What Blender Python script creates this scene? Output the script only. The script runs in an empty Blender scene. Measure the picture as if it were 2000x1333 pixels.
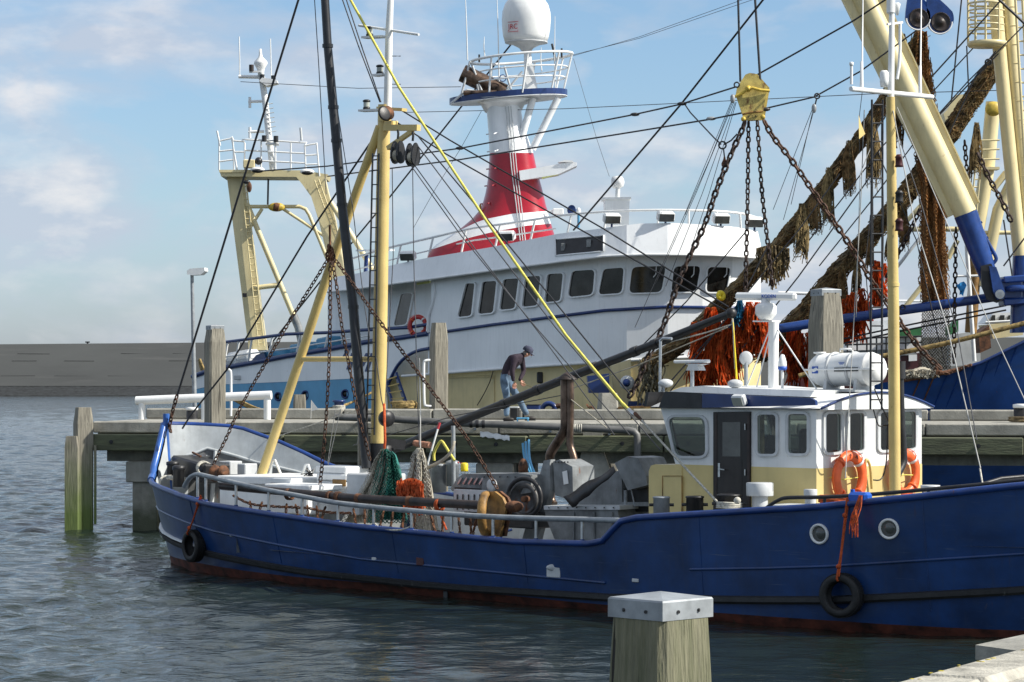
import bpy, bmesh, math, random
import numpy as np
from mathutils import Vector, Matrix, noise as mnoise

random.seed(7)
SC = bpy.context.scene
COL = SC.collection
F = 5000.0          # focal length in photo pixels
HZ = 735.0          # horizon row
EYE = 3.3           # eye height over the water

# ---------------------------------------------------------------- camera
cam_d = bpy.data.cameras.new('camera')
cam = bpy.data.objects.new('camera', cam_d)
COL.objects.link(cam)
cam.location = (0, 0, EYE)
cam.rotation_euler = (math.radians(90), 0, 0)
cam_d.sensor_width = 36.0
cam_d.lens = F / 2000.0 * 36.0
cam_d.shift_y = (HZ - 666.5) / 2000.0
cam_d.clip_start = 0.5
cam_d.clip_end = 4000
SC.camera = cam

# ---------------------------------------------------------------- sun + sky
SUN_EL = math.radians(40)
sun_h = Vector((1.0, -0.25, 0)).normalized()
sun_dir = Vector((sun_h.x*math.cos(SUN_EL), sun_h.y*math.cos(SUN_EL), math.sin(SUN_EL)))
sd = bpy.data.lights.new('sun', 'SUN')
sd.energy = 5.0
sd.angle = math.radians(0.5)
sd.color = (1.0, 0.95, 0.86)
sun = bpy.data.objects.new('sun', sd)
COL.objects.link(sun)
sun.rotation_euler = sun_dir.to_track_quat('Z', 'Y').to_euler()
sun.location = (30, -10, 40)

world = bpy.data.worlds.new('World')
SC.world = world
world.use_nodes = True
wt = world.node_tree
wt.nodes.clear()
wn = wt.nodes.new
wl_ = wt.links.new
sky = wn('ShaderNodeTexSky')
sky.sky_type = 'NISHITA'
sky.sun_disc = False
sky.sun_elevation = SUN_EL
sky.sun_rotation = math.atan2(sun_h.x, sun_h.y)
sky.altitude = 0
sky.air_density = 1.0
sky.dust_density = 0.6
sky.ozone_density = 1.6
tc = wn('ShaderNodeTexCoord')
mp = wn('ShaderNodeMapping')
mp.inputs['Scale'].default_value = (1, 1, 2.3)
mp.inputs['Location'].default_value = (0.31, 0.2, 0.0)
wl_(tc.outputs['Generated'], mp.inputs['Vector'])
n1 = wn('ShaderNodeTexNoise')
n1.inputs['Scale'].default_value = 13
n1.inputs['Detail'].default_value = 9
n1.inputs['Roughness'].default_value = 0.52
n1.inputs['Distortion'].default_value = 0.25
wl_(mp.outputs['Vector'], n1.inputs['Vector'])
cr = wn('ShaderNodeValToRGB')
cr.color_ramp.elements[0].position = 0.43
cr.color_ramp.elements[0].color = (0, 0, 0, 1)
cr.color_ramp.elements[1].position = 0.64
cr.color_ramp.elements[1].color = (1, 1, 1, 1)
ov = wn('ShaderNodeMapRange')          # extra cloud overhead, out of view, added to brighten the shaded sides
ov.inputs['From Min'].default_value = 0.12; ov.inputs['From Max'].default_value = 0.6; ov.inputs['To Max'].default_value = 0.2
sx = wn('ShaderNodeSeparateXYZ')
wl_(tc.outputs['Generated'], sx.inputs['Vector'])
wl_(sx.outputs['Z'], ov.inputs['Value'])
oa = wn('ShaderNodeMath'); oa.operation = 'ADD'
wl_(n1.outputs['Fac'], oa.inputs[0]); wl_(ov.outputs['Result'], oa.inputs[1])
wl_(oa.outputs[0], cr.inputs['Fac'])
# second, finer layer: brighter cloud tops
n2 = wn('ShaderNodeTexNoise')
n2.inputs['Scale'].default_value = 30
n2.inputs['Detail'].default_value = 8
n2.inputs['Roughness'].default_value = 0.55
wl_(mp.outputs['Vector'], n2.inputs['Vector'])
cr2 = wn('ShaderNodeValToRGB')
cr2.color_ramp.elements[0].position = 0.46
cr2.color_ramp.elements[0].color = (0, 0, 0, 1)
cr2.color_ramp.elements[1].position = 0.68
cr2.color_ramp.elements[1].color = (1, 1, 1, 1)
wl_(n2.outputs['Fac'], cr2.inputs['Fac'])
# more cloud towards the horizon (a real layer seen edge-on)
hr = wn('ShaderNodeMapRange')
hr.inputs['From Min'].default_value = 0.0
hr.inputs['From Max'].default_value = 0.16
hr.inputs['To Min'].default_value = 0.78
hr.inputs['To Max'].default_value = 0.85
wl_(sx.outputs['Z'], hr.inputs['Value'])
mul = wn('ShaderNodeMath'); mul.operation = 'MULTIPLY'
wl_(cr.outputs['Color'], mul.inputs[0]); wl_(hr.outputs['Result'], mul.inputs[1])
mixc = wn('ShaderNodeMix'); mixc.data_type = 'RGBA'
mixc.inputs['A'].default_value = (3.9, 4.35, 5.15, 1)
mixc.inputs['B'].default_value = (6.0, 5.9, 6.0, 1)
wl_(cr2.outputs['Color'], mixc.inputs['Factor'])
# sky colour itself, gently normalised
skm = wn('ShaderNodeMix'); skm.data_type = 'RGBA'; skm.blend_type = 'MULTIPLY'
skm.inputs['Factor'].default_value = 1.0
tr_ = wn('ShaderNodeValToRGB')      # clearer maritime air: less yellow low down
tr_.color_ramp.elements[0].position = 0.0
tr_.color_ramp.elements[0].color = (0.62, 0.72, 1.06, 1)
tr_.color_ramp.elements[1].position = 0.30
tr_.color_ramp.elements[1].color = (0.84, 0.97, 1.0, 1)
e_ = tr_.color_ramp.elements.new(0.07); e_.color = (0.74, 0.84, 1.0, 1)
wl_(sx.outputs['Z'], tr_.inputs['Fac'])
wl_(tr_.outputs['Color'], skm.inputs['B'])
wl_(sky.outputs['Color'], skm.inputs['A'])
mixs = wn('ShaderNodeMix'); mixs.data_type = 'RGBA'
wl_(mul.outputs[0], mixs.inputs['Factor'])
wl_(skm.outputs['Result'], mixs.inputs['A'])
wl_(mixc.outputs['Result'], mixs.inputs['B'])
bg = wn('ShaderNodeBackground')
bg.inputs['Strength'].default_value = 0.104
wl_(mixs.outputs['Result'], bg.inputs['Color'])
wo = wn('ShaderNodeOutputWorld')
wl_(bg.outputs['Background'], wo.inputs['Surface'])

SC.view_settings.view_transform = 'Standard'
SC.view_settings.look = 'None'
SC.view_settings.gamma = 1.0
SC.view_settings.use_curve_mapping = False
SC.view_settings.exposure = 0.45
try:
    SC.cycles.max_bounces = 6
    SC.cycles.transparent_max_bounces = 12
except Exception:
    pass

# ---------------------------------------------------------------- coordinates
def P(px, py, Y):
    """point at depth Y seen at photo pixel (px, py)"""
    return Vector(((px-1000.0)/F*Y, Y, EYE+(HZ-py)/F*Y))

BO = Vector((-6.1, 46.2))
TH = math.radians(43)
BA = Vector((math.cos(TH), -math.sin(TH)))       # towards the stern of the cutter
BM = Vector((-math.sin(TH), -math.cos(TH)))      # towards the camera side

def L(s, t, z):
    """cutter frame: s aft of the stem, t towards the near side"""
    p = BO + BA*s + BM*t
    return Vector((p.x, p.y, z))

def bp(px, py, t):
    k = (px-1000.0)/F
    c = BM.x*BO.x + BM.y*BO.y + t
    Y = c/(BM.x*k+BM.y)
    return P(px, py, Y)

def bs(px, py, s):
    k = (px-1000.0)/F
    c = BA.x*BO.x + BA.y*BO.y + s
    Y = c/(BA.x*k+BA.y)
    return P(px, py, Y)

JA = Vector((-9.18, 56.0)); JD = Vector((19.78, -3.0)).normalized(); JB = Vector((-JD.y, JD.x))
def J(u, v, z):
    p = JA + JD*u + JB*v
    return Vector((p.x, p.y, z))
def Jp(px, py, v):
    """point seen at a pixel, v metres behind the jetty's front edge"""
    k = (px-1000.0)/F
    c = JB.x*JA.x + JB.y*JA.y + v
    return P(px, py, c/(JB.x*k+JB.y))

def lerp(tab, x):
    if x <= tab[0][0]: return tab[0][1]
    for (a, b), (c, d) in zip(tab, tab[1:]):
        if x <= c:
            return b+(d-b)*(x-a)/(c-a)
    return tab[-1][1]

# ---------------------------------------------------------------- materials
MATS = {}
def mat(name, col, rough=0.5, metal=0.0, var=0.18, scale=2.5, bump=0.0, bscale=40, rust=0.0, rustcol=(0.16, 0.06, 0.025),
        stretch=(1, 1, 1), col2=None, spec=0.5, streak=0.0, coat=0.0):
    m = bpy.data.materials.new(name)
    m.use_nodes = True
    t = m.node_tree; N = t.nodes.new; K = t.links.new
    b = t.nodes['Principled BSDF']
    b.inputs['Roughness'].default_value = rough
    b.inputs['Metallic'].default_value = metal
    b.inputs['Specular IOR Level'].default_value = spec
    if coat: b.inputs['Coat Weight'].default_value = coat; b.inputs['Coat Roughness'].default_value = 0.08
    g = N('ShaderNodeNewGeometry')
    mpn = N('ShaderNodeMapping'); mpn.inputs['Scale'].default_value = stretch
    K(g.outputs['Position'], mpn.inputs['Vector'])
    nz = N('ShaderNodeTexNoise'); nz.inputs['Scale'].default_value = scale; nz.inputs['Detail'].default_value = 7
    nz.inputs['Roughness'].default_value = 0.6
    K(mpn.outputs['Vector'], nz.inputs['Vector'])
    mx = N('ShaderNodeMix'); mx.data_type = 'RGBA'
    c2 = col2 if col2 else tuple(max(0, c*(1-2.2*var)) for c in col)
    c1 = col if col2 else tuple(min(1, c*(1+0.8*var)) for c in col)
    mx.inputs['A'].default_value = (*c2, 1); mx.inputs['B'].default_value = (*c1, 1)
    rp = N('ShaderNodeMapRange'); rp.inputs['From Min'].default_value = 0.3; rp.inputs['From Max'].default_value = 0.7
    K(nz.outputs['Fac'], rp.inputs['Value']); K(rp.outputs['Result'], mx.inputs['Factor'])
    out = mx.outputs['Result']
    if streak > 0:
        ms = N('ShaderNodeMapping'); ms.inputs['Scale'].default_value = (7, 7, 0.5)
        K(g.outputs['Position'], ms.inputs['Vector'])
        n3 = N('ShaderNodeTexNoise'); n3.inputs['Scale'].default_value = 2.2; n3.inputs['Detail'].default_value = 5
        K(ms.outputs['Vector'], n3.inputs['Vector'])
        r3 = N('ShaderNodeMapRange'); r3.inputs['From Min'].default_value = 0.52; r3.inputs['From Max'].default_value = 0.75
        r3.inputs['To Max'].default_value = streak
        K(n3.outputs['Fac'], r3.inputs['Value'])
        m3 = N('ShaderNodeMix'); m3.data_type = 'RGBA'
        m3.inputs['B'].default_value = (*[c*0.45+0.02 for c in col], 1)
        K(out, m3.inputs['A']); K(r3.outputs['Result'], m3.inputs['Factor'])
        out = m3.outputs['Result']
    if rust > 0:
        mr = N('ShaderNodeMapping'); mr.inputs['Scale'].default_value = (3, 3, 1.1)
        K(g.outputs['Position'], mr.inputs['Vector'])
        n4 = N('ShaderNodeTexNoise'); n4.inputs['Scale'].default_value = 2.6; n4.inputs['Detail'].default_value = 9; n4.inputs['Roughness'].default_value = 0.7
        K(mr.outputs['Vector'], n4.inputs['Vector'])
        r4 = N('ShaderNodeMapRange'); r4.inputs['From Min'].default_value = 0.70-0.3*rust; r4.inputs['From Max'].default_value = 0.76-0.2*rust
        K(n4.outputs['Fac'], r4.inputs['Value'])
        m4 = N('ShaderNodeMix'); m4.data_type = 'RGBA'; m4.inputs['B'].default_value = (*rustcol, 1)
        K(out, m4.inputs['A']); K(r4.outputs['Result'], m4.inputs['Factor'])
        out = m4.outputs['Result']
        r5 = N('ShaderNodeMapRange'); r5.inputs['To Min'].default_value = rough; r5.inputs['To Max'].default_value = 0.85
        K(r4.outputs['Result'], r5.inputs['Value']); K(r5.outputs['Result'], b.inputs['Roughness'])
    K(out, b.inputs['Base Color'])
    if bump > 0:
        nb = N('ShaderNodeTexNoise'); nb.inputs['Scale'].default_value = bscale; nb.inputs['Detail'].default_value = 6
        K(mpn.outputs['Vector'], nb.inputs['Vector'])
        bn = N('ShaderNodeBump'); bn.inputs['Strength'].default_value = bump; bn.inputs['Distance'].default_value = 0.02
        K(nb.outputs['Fac'], bn.inputs['Height']); K(bn.outputs['Normal'], b.inputs['Normal'])
    MATS[name] = m
    return m

mat('blue_hull', (0.010, 0.046, 0.165), 0.30, var=0.25, scale=1.3, bump=0.35, bscale=1.5, streak=0.45, rust=0.06, rustcol=(0.07, 0.07, 0.09))
mat('blue_cap', (0.011, 0.045, 0.20), 0.3, var=0.2, scale=3, bump=0.05, rust=0.15)
mat('light_blue_edge', (0.035, 0.12, 0.40), 0.3, var=0.2)
mat('red_boot', (0.12, 0.030, 0.016), 0.75, var=0.4, scale=4, bump=0.3, bscale=20, rust=0.4, rustcol=(0.035, 0.032, 0.015))
mat('rubber', (0.014, 0.014, 0.015), 0.6, var=0.3, scale=6, bump=0.2, bscale=30, rust=0.22, rustcol=(0.13, 0.13, 0.12))
mat('tyre', (0.013, 0.013, 0.013), 0.65, var=0.3, scale=10, bump=0.2, bscale=60)
mat('white', (0.78, 0.79, 0.78), 0.38, var=0.06, scale=2, streak=0.14, rust=0.03, rustcol=(0.35, 0.22, 0.12))
mat('ship_white', (0.82, 0.84, 0.85), 0.28, var=0.05, scale=0.8, bump=0.10, bscale=1.2, streak=0.16, rust=0.02, rustcol=(0.45, 0.36, 0.27))
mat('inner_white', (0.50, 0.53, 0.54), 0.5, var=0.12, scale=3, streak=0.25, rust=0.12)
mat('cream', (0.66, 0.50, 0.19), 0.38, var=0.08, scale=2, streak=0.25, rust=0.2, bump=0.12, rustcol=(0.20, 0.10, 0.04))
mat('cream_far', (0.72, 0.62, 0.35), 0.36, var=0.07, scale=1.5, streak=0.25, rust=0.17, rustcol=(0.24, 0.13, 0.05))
mat('ship_cream', (0.74, 0.60, 0.30), 0.4, var=0.1, scale=0.9, streak=0.25, rust=0.07)
mat('tan', (0.66, 0.53, 0.23), 0.36, var=0.08, scale=1.5, streak=0.12)
mat('grey_paint', (0.23, 0.245, 0.25), 0.5, var=0.25, scale=3, streak=0.5, rust=0.2, bump=0.1)
mat('light_grey', (0.55, 0.57, 0.58), 0.45, var=0.1, scale=3, streak=0.2)
mat('steel', (0.55, 0.56, 0.57), 0.3, metal=0.9, var=0.15, scale=8)
mat('galv', (0.30, 0.325, 0.345), 0.5, metal=0.2, var=0.15, scale=7, bump=0.05, rust=0.1, rustcol=(0.35, 0.25, 0.15))
mat('dark', (0.018, 0.018, 0.02), 0.45, var=0.3, scale=6, bump=0.1)
mat('black_boom', (0.016, 0.017, 0.020), 0.38, var=0.3, scale=4, rust=0.2, rustcol=(0.05, 0.035, 0.03))
mat('wire', (0.020, 0.020, 0.024), 0.5, var=0.2)
mat('thin_wire', (0.06, 0.06, 0.065), 0.5, var=0.2)
mat('pale_wire', (0.40, 0.40, 0.38), 0.5, var=0.2)
mat('rust_chain', (0.10, 0.048, 0.028), 0.75, metal=0.2, var=0.45, scale=14, bump=0.2)
mat('dark_chain', (0.050, 0.030, 0.024), 0.7, metal=0.25, var=0.45, scale=10, bump=0.2)
mat('rust', (0.16, 0.065, 0.028), 0.8, var=0.45, scale=8, bump=0.3)
mat('rust_yellow', (0.30, 0.16, 0.04), 0.6, var=0.35, scale=6, bump=0.2)
mat('brown_pole', (0.035, 0.022, 0.018), 0.5, var=0.4, scale=5, bump=0.15, rust=0.2)
mat('exhaust', (0.17, 0.115, 0.085), 0.38, metal=0.75, var=0.4, scale=5, bump=0.1)
mat('door_wood', (0.022, 0.016, 0.014), 0.4, var=0.3, scale=5, stretch=(1, 1, .2))
mat('orange', (0.80, 0.13, 0.03), 0.45, var=0.12, scale=8, streak=0.1)
mat('orange_rope', (0.78, 0.16, 0.045), 0.8, var=0.25, scale=20, bump=0.4, bscale=90)
mat('red_dolly', (1.0, 0.22, 0.05), 0.85, var=0.3, scale=9)
mat('blue_dolly', (0.06, 0.28, 0.45), 0.85, var=0.3, scale=9)
mat('yellow_rope', (0.70, 0.63, 0.12), 0.7, var=0.15, scale=20)
mat('old_rope', (0.34, 0.24, 0.09), 0.9, var=0.4, scale=12, bump=0.5, bscale=60)
mat('white_rope', (0.55, 0.53, 0.46), 0.9, var=0.25, scale=20, bump=0.4, bscale=80)
mat('net_brown', (0.36, 0.22, 0.095), 0.95, var=0.5, scale=5)
mat('net_tan', (0.62, 0.36, 0.16), 0.95, var=0.3, scale=3, stretch=(4, 4, .5))
mat('net_rust', (0.55, 0.28, 0.10), 0.95, var=0.5, scale=4)
mat('net_dark', (0.21, 0.155, 0.08), 0.95, var=0.5, scale=5)
mat('net_olive', (0.43, 0.32, 0.15), 0.95, var=0.5, scale=5)
mat('net_grey', (0.33, 0.30, 0.21), 0.95, var=0.4, scale=6)
mat('net_green', (0.05, 0.30, 0.23), 0.9, var=0.4, scale=6)
mat('net_beige', (0.48, 0.44, 0.35), 0.9, var=0.25, scale=8)
mat('navy', (0.014, 0.037, 0.145), 0.3, var=0.15, scale=3)
mat('blue_trawler', (0.020, 0.075, 0.27), 0.32, var=0.2, scale=1.2, streak=0.3, rust=0.12)
mat('blue_gear', (0.016, 0.055, 0.225), 0.25, var=0.2, scale=3, rust=0.05, bump=0.1, bscale=12)
mat('sky_blue', (0.09, 0.33, 0.55), 0.35, var=0.1, scale=1, streak=0.12)
mat('jerry_blue', (0.012, 0.10, 0.50), 0.35, var=0.15)
mat('tarp_blue', (0.03, 0.33, 0.75), 0.6, var=0.2, scale=9)
mat('funnel_red', (0.36, 0.006, 0.020), 0.3, var=0.08, scale=2, bump=0.12, bscale=30, coat=0.15)
mat('ring_red', (0.45, 0.03, 0.03), 0.45, var=0.15)
mat('yellow', (0.80, 0.62, 0.02), 0.45, var=0.12, scale=8)
mat('block_yellow', (0.58, 0.46, 0.13), 0.5, var=0.2, scale=6, rust=0.55, bump=0.15, rustcol=(0.16, 0.08, 0.03))
mat('block_rim', (0.62, 0.44, 0.06), 0.5, var=0.2, scale=8, rust=0.4)
mat('lamp_glass', (0.38, 0.40, 0.36), 0.12, var=0.1)
mat('glass_pane', (0.020, 0.024, 0.026), 0.04, var=0.7, scale=2.0, spec=0.9)
mat('glass_ship', (0.020, 0.020, 0.019), 0.04, var=0.9, scale=2.2, spec=0.35)
mat('glass_grey', (0.085, 0.09, 0.085), 0.08, var=0.3, scale=1.5, spec=0.7)
mat('green_paint', (0.03, 0.16, 0.05), 0.6, var=0.2)
mat('dark_red', (0.07, 0.012, 0.014), 0.5, var=0.3)
mat('wood_grey', (0.27, 0.25, 0.20), 0.85, var=0.25, scale=6, stretch=(5, 5, .35), bump=0.6, bscale=9, streak=0.35)
mat('wood_post', (0.215, 0.205, 0.135), 0.85, var=0.3, scale=7, stretch=(5, 5, .3), bump=0.9, bscale=16, streak=0.6, col2=(0.105, 0.11, 0.06))
mat('fender_wood', (0.135, 0.150, 0.085), 0.9, var=0.4, scale=3, stretch=(.6, .6, 4), bump=0.5, bscale=9, col2=(0.06, 0.062, 0.042), streak=0.4)
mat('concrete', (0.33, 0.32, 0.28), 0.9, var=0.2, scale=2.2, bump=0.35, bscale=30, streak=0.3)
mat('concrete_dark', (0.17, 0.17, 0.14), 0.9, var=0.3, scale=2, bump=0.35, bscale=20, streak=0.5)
mat('concrete_pale', (0.42, 0.40, 0.34), 0.9, var=0.25, scale=5, bump=0.6, bscale=45)  # paler concrete of the near quay and its kerb stones
mat('skin', (0.46, 0.23, 0.155), 0.55, var=0.08)
mat('sweater', (0.028, 0.017, 0.030), 0.9, var=0.25, scale=8)
mat('jeans', (0.13, 0.20, 0.29), 0.9, var=0.3, scale=7)
mat('shoe', (0.02, 0.016, 0.014), 0.6, var=0.2)
mat('cap_cloth', (0.045, 0.05, 0.085), 0.9, var=0.3, scale=10)
mat('hair', (0.12, 0.11, 0.10), 0.8)
mat('lichen', (0.45, 0.36, 0.05), 0.95, var=0.4, scale=30)
mat('white_print', (0.8, 0.8, 0.8), 0.6, var=0.02)
mat('blue_print', (0.02, 0.09, 0.42), 0.5, var=0.05)
mat('red_print', (0.55, 0.06, 0.07), 0.5, var=0.1)
mat('black_print', (0.03, 0.02, 0.02), 0.6, var=0.1)
mat('tube_light', (0.75, 0.78, 0.30), 0.3, var=0.05)

def clear_glass():
    m = bpy.data.materials.new('clear_glass'); m.use_nodes = True
    t = m.node_tree; N = t.nodes.new; K = t.links.new
    t.nodes.remove(t.nodes['Principled BSDF']); out = t.nodes['Material Output']
    tr_ = N('ShaderNodeBsdfTransparent'); tr_.inputs['Color'].default_value = (.50, .57, .54, 1)
    gl = N('ShaderNodeBsdfGlossy'); gl.inputs['Roughness'].default_value = .03
    g0 = N('ShaderNodeNewGeometry'); vd = N('ShaderNodeVectorMath'); vd.operation = 'DOT_PRODUCT'
    K(g0.outputs['Normal'], vd.inputs[0]); K(g0.outputs['Incoming'], vd.inputs[1])
    ab = N('ShaderNodeMath'); ab.operation = 'ABSOLUTE'; K(vd.outputs['Value'], ab.inputs[0])
    om = N('ShaderNodeMath'); om.operation = 'SUBTRACT'; om.inputs[0].default_value = 1; K(ab.outputs[0], om.inputs[1])
    pw = N('ShaderNodeMath'); pw.operation = 'POWER'; pw.inputs[1].default_value = 5; K(om.outputs[0], pw.inputs[0])
    fr = N('ShaderNodeMath'); fr.operation = 'MULTIPLY_ADD'; fr.inputs[1].default_value = .9; fr.inputs[2].default_value = .08; K(pw.outputs[0], fr.inputs[0])
    g = N('ShaderNodeNewGeometry'); nz = N('ShaderNodeTexNoise'); nz.inputs['Scale'].default_value = 1.6
    K(g.outputs['Position'], nz.inputs['Vector'])
    bn = N('ShaderNodeBump'); bn.inputs['Strength'].default_value = .06; K(nz.outputs['Fac'], bn.inputs['Height'])
    K(bn.outputs['Normal'], gl.inputs['Normal'])
    mx = N('ShaderNodeMixShader'); K(fr.outputs[0], mx.inputs['Fac']); K(tr_.outputs[0], mx.inputs[1]); K(gl.outputs[0], mx.inputs[2])
    K(mx.outputs[0], out.inputs['Surface'])
    MATS['clear_glass'] = m
clear_glass()
# hull wear: faded patches, scratches along the side, rust weeps
def wear(name, amt=1.0):
    m = MATS[name]; t = m.node_tree; b = t.nodes['Principled BSDF']; N = t.nodes.new; K = t.links.new
    src = b.inputs['Base Color'].links[0].from_socket; g = N('ShaderNodeNewGeometry')
    for sc, st, lo, hi, col, k in ((1.0, (.5, .5, 1.6), .52, .72, (.030, .058, .13), .75), (3.0, (.5, .5, 14), .63, .70, (.07, .10, .17), .6), (2.2, (5, 5, .35), .66, .74, (.06, .035, .03), .55), (1.6, (1, 1, 1), .66, .70, (.015, .03, .09), .8)):
        mp_ = N('ShaderNodeMapping'); mp_.inputs['Scale'].default_value = st; mp_.inputs['Location'].default_value = (sc*3, sc, 0); K(g.outputs['Position'], mp_.inputs['Vector'])
        nz = N('ShaderNodeTexNoise'); nz.inputs['Scale'].default_value = sc; nz.inputs['Detail'].default_value = 8; nz.inputs['Roughness'].default_value = .62; K(mp_.outputs['Vector'], nz.inputs['Vector'])
        r = N('ShaderNodeMapRange'); r.inputs['From Min'].default_value = lo; r.inputs['From Max'].default_value = hi; r.inputs['To Max'].default_value = k*amt; K(nz.outputs['Fac'], r.inputs['Value'])
        mx = N('ShaderNodeMix'); mx.data_type = 'RGBA'; mx.inputs['B'].default_value = (*col, 1); K(r.outputs['Result'], mx.inputs['Factor']); K(src, mx.inputs['A']); src = mx.outputs['Result']
    K(src, b.inputs['Base Color'])
wear('blue_hull'); wear('blue_trawler', .8)
# thin plastic twine lets light through
mat('red_dolly2', (0.95, 0.14, 0.03), .9, var=.5, scale=5)
for nm in ('net_tan', 'red_dolly', 'red_dolly2', 'blue_dolly', 'net_brown', 'net_rust', 'net_olive', 'net_green', 'net_grey', 'orange_rope'):
    t = MATS[nm].node_tree; b = t.nodes['Principled BSDF']; tl = t.nodes.new('ShaderNodeBsdfTranslucent'); mx = t.nodes.new('ShaderNodeMixShader'); mx.inputs['Fac'].default_value = .72 if 'dolly' in nm else .4
    t.links.new(b.inputs['Base Color'].links[0].from_socket, tl.inputs['Color'])
    t.links.new(b.outputs[0], mx.inputs[1]); t.links.new(tl.outputs[0], mx.inputs[2]); t.links.new(mx.outputs[0], t.nodes['Material Output'].inputs['Surface'])

# drying cracks along the grain of the timbers
def cracks(name, st, lo, hi):
    m = MATS[name]; t = m.node_tree; b = t.nodes['Principled BSDF']; N = t.nodes.new; K = t.links.new
    src = b.inputs['Base Color'].links[0].from_socket; g = N('ShaderNodeNewGeometry')
    mp_ = N('ShaderNodeMapping'); mp_.inputs['Scale'].default_value = st; K(g.outputs['Position'], mp_.inputs['Vector'])
    nz = N('ShaderNodeTexNoise'); nz.inputs['Scale'].default_value = 1.0; nz.inputs['Detail'].default_value = 3; nz.inputs['Distortion'].default_value = .3; K(mp_.outputs['Vector'], nz.inputs['Vector'])
    r = N('ShaderNodeMapRange'); r.inputs['From Min'].default_value = lo; r.inputs['From Max'].default_value = hi; K(nz.outputs['Fac'], r.inputs['Value'])
    mx = N('ShaderNodeMix'); mx.data_type = 'RGBA'; mx.inputs['B'].default_value = (.022, .02, .016, 1)
    K(r.outputs['Result'], mx.inputs['Factor']); K(src, mx.inputs['A']); K(mx.outputs['Result'], b.inputs['Base Color'])
    old = b.inputs['Normal'].links[0].from_socket; bn = N('ShaderNodeBump'); bn.invert = True; bn.inputs['Strength'].default_value = 1; bn.inputs['Distance'].default_value = .02
    K(r.outputs['Result'], bn.inputs['Height']); K(old, bn.inputs['Normal']); K(bn.outputs['Normal'], b.inputs['Normal'])
cracks('wood_post', (22, 22, .55), .66, .69); cracks('wood_grey', (16, 16, .5), .66, .70)
# ground-contact weathering for timbers standing in the water: algae below a height
def algae(name, base, z0, z1, green=(0.085, 0.13, 0.022)):
    m = MATS[base].copy(); m.name = name
    t = m.node_tree; b = t.nodes['Principled BSDF']
    src = b.inputs['Base Color'].links[0].from_socket
    g = t.nodes.new('ShaderNodeNewGeometry'); s = t.nodes.new('ShaderNodeSeparateXYZ')
    t.links.new(g.outputs['Position'], s.inputs['Vector'])
    nz = t.nodes.new('ShaderNodeTexNoise'); nz.inputs['Scale'].default_value = 3; nz.inputs['Detail'].default_value = 6
    t.links.new(g.outputs['Position'], nz.inputs['Vector'])
    a = t.nodes.new('ShaderNodeMath'); a.operation = 'MULTIPLY_ADD'; a.inputs[1].default_value = 1.1; a.inputs[2].default_value = -0.55
    t.links.new(nz.outputs['Fac'], a.inputs[0])
    ad = t.nodes.new('ShaderNodeMath'); ad.operation = 'ADD'
    t.links.new(a.outputs[0], ad.inputs[0]); t.links.new(s.outputs['Z'], ad.inputs[1])
    r = t.nodes.new('ShaderNodeMapRange'); r.inputs['From Min'].default_value = z1; r.inputs['From Max'].default_value = z0
    r.inputs['To Max'].default_value = 0.9
    t.links.new(ad.outputs[0], r.inputs['Value'])
    mx = t.nodes.new('ShaderNodeMix'); mx.data_type = 'RGBA'; mx.inputs['B'].default_value = (*green, 1)
    t.links.new(r.outputs['Result'], mx.inputs['Factor']); t.links.new(src, mx.inputs['A'])
    t.links.new(mx.outputs['Result'], b.inputs['Base Color'])
    MATS[name] = m
algae('wood_pile', 'wood_grey', 0.3, 1.9)
algae('pier_concrete', 'concrete', 0.1, 1.0, (0.05, 0.06, 0.03))

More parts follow.
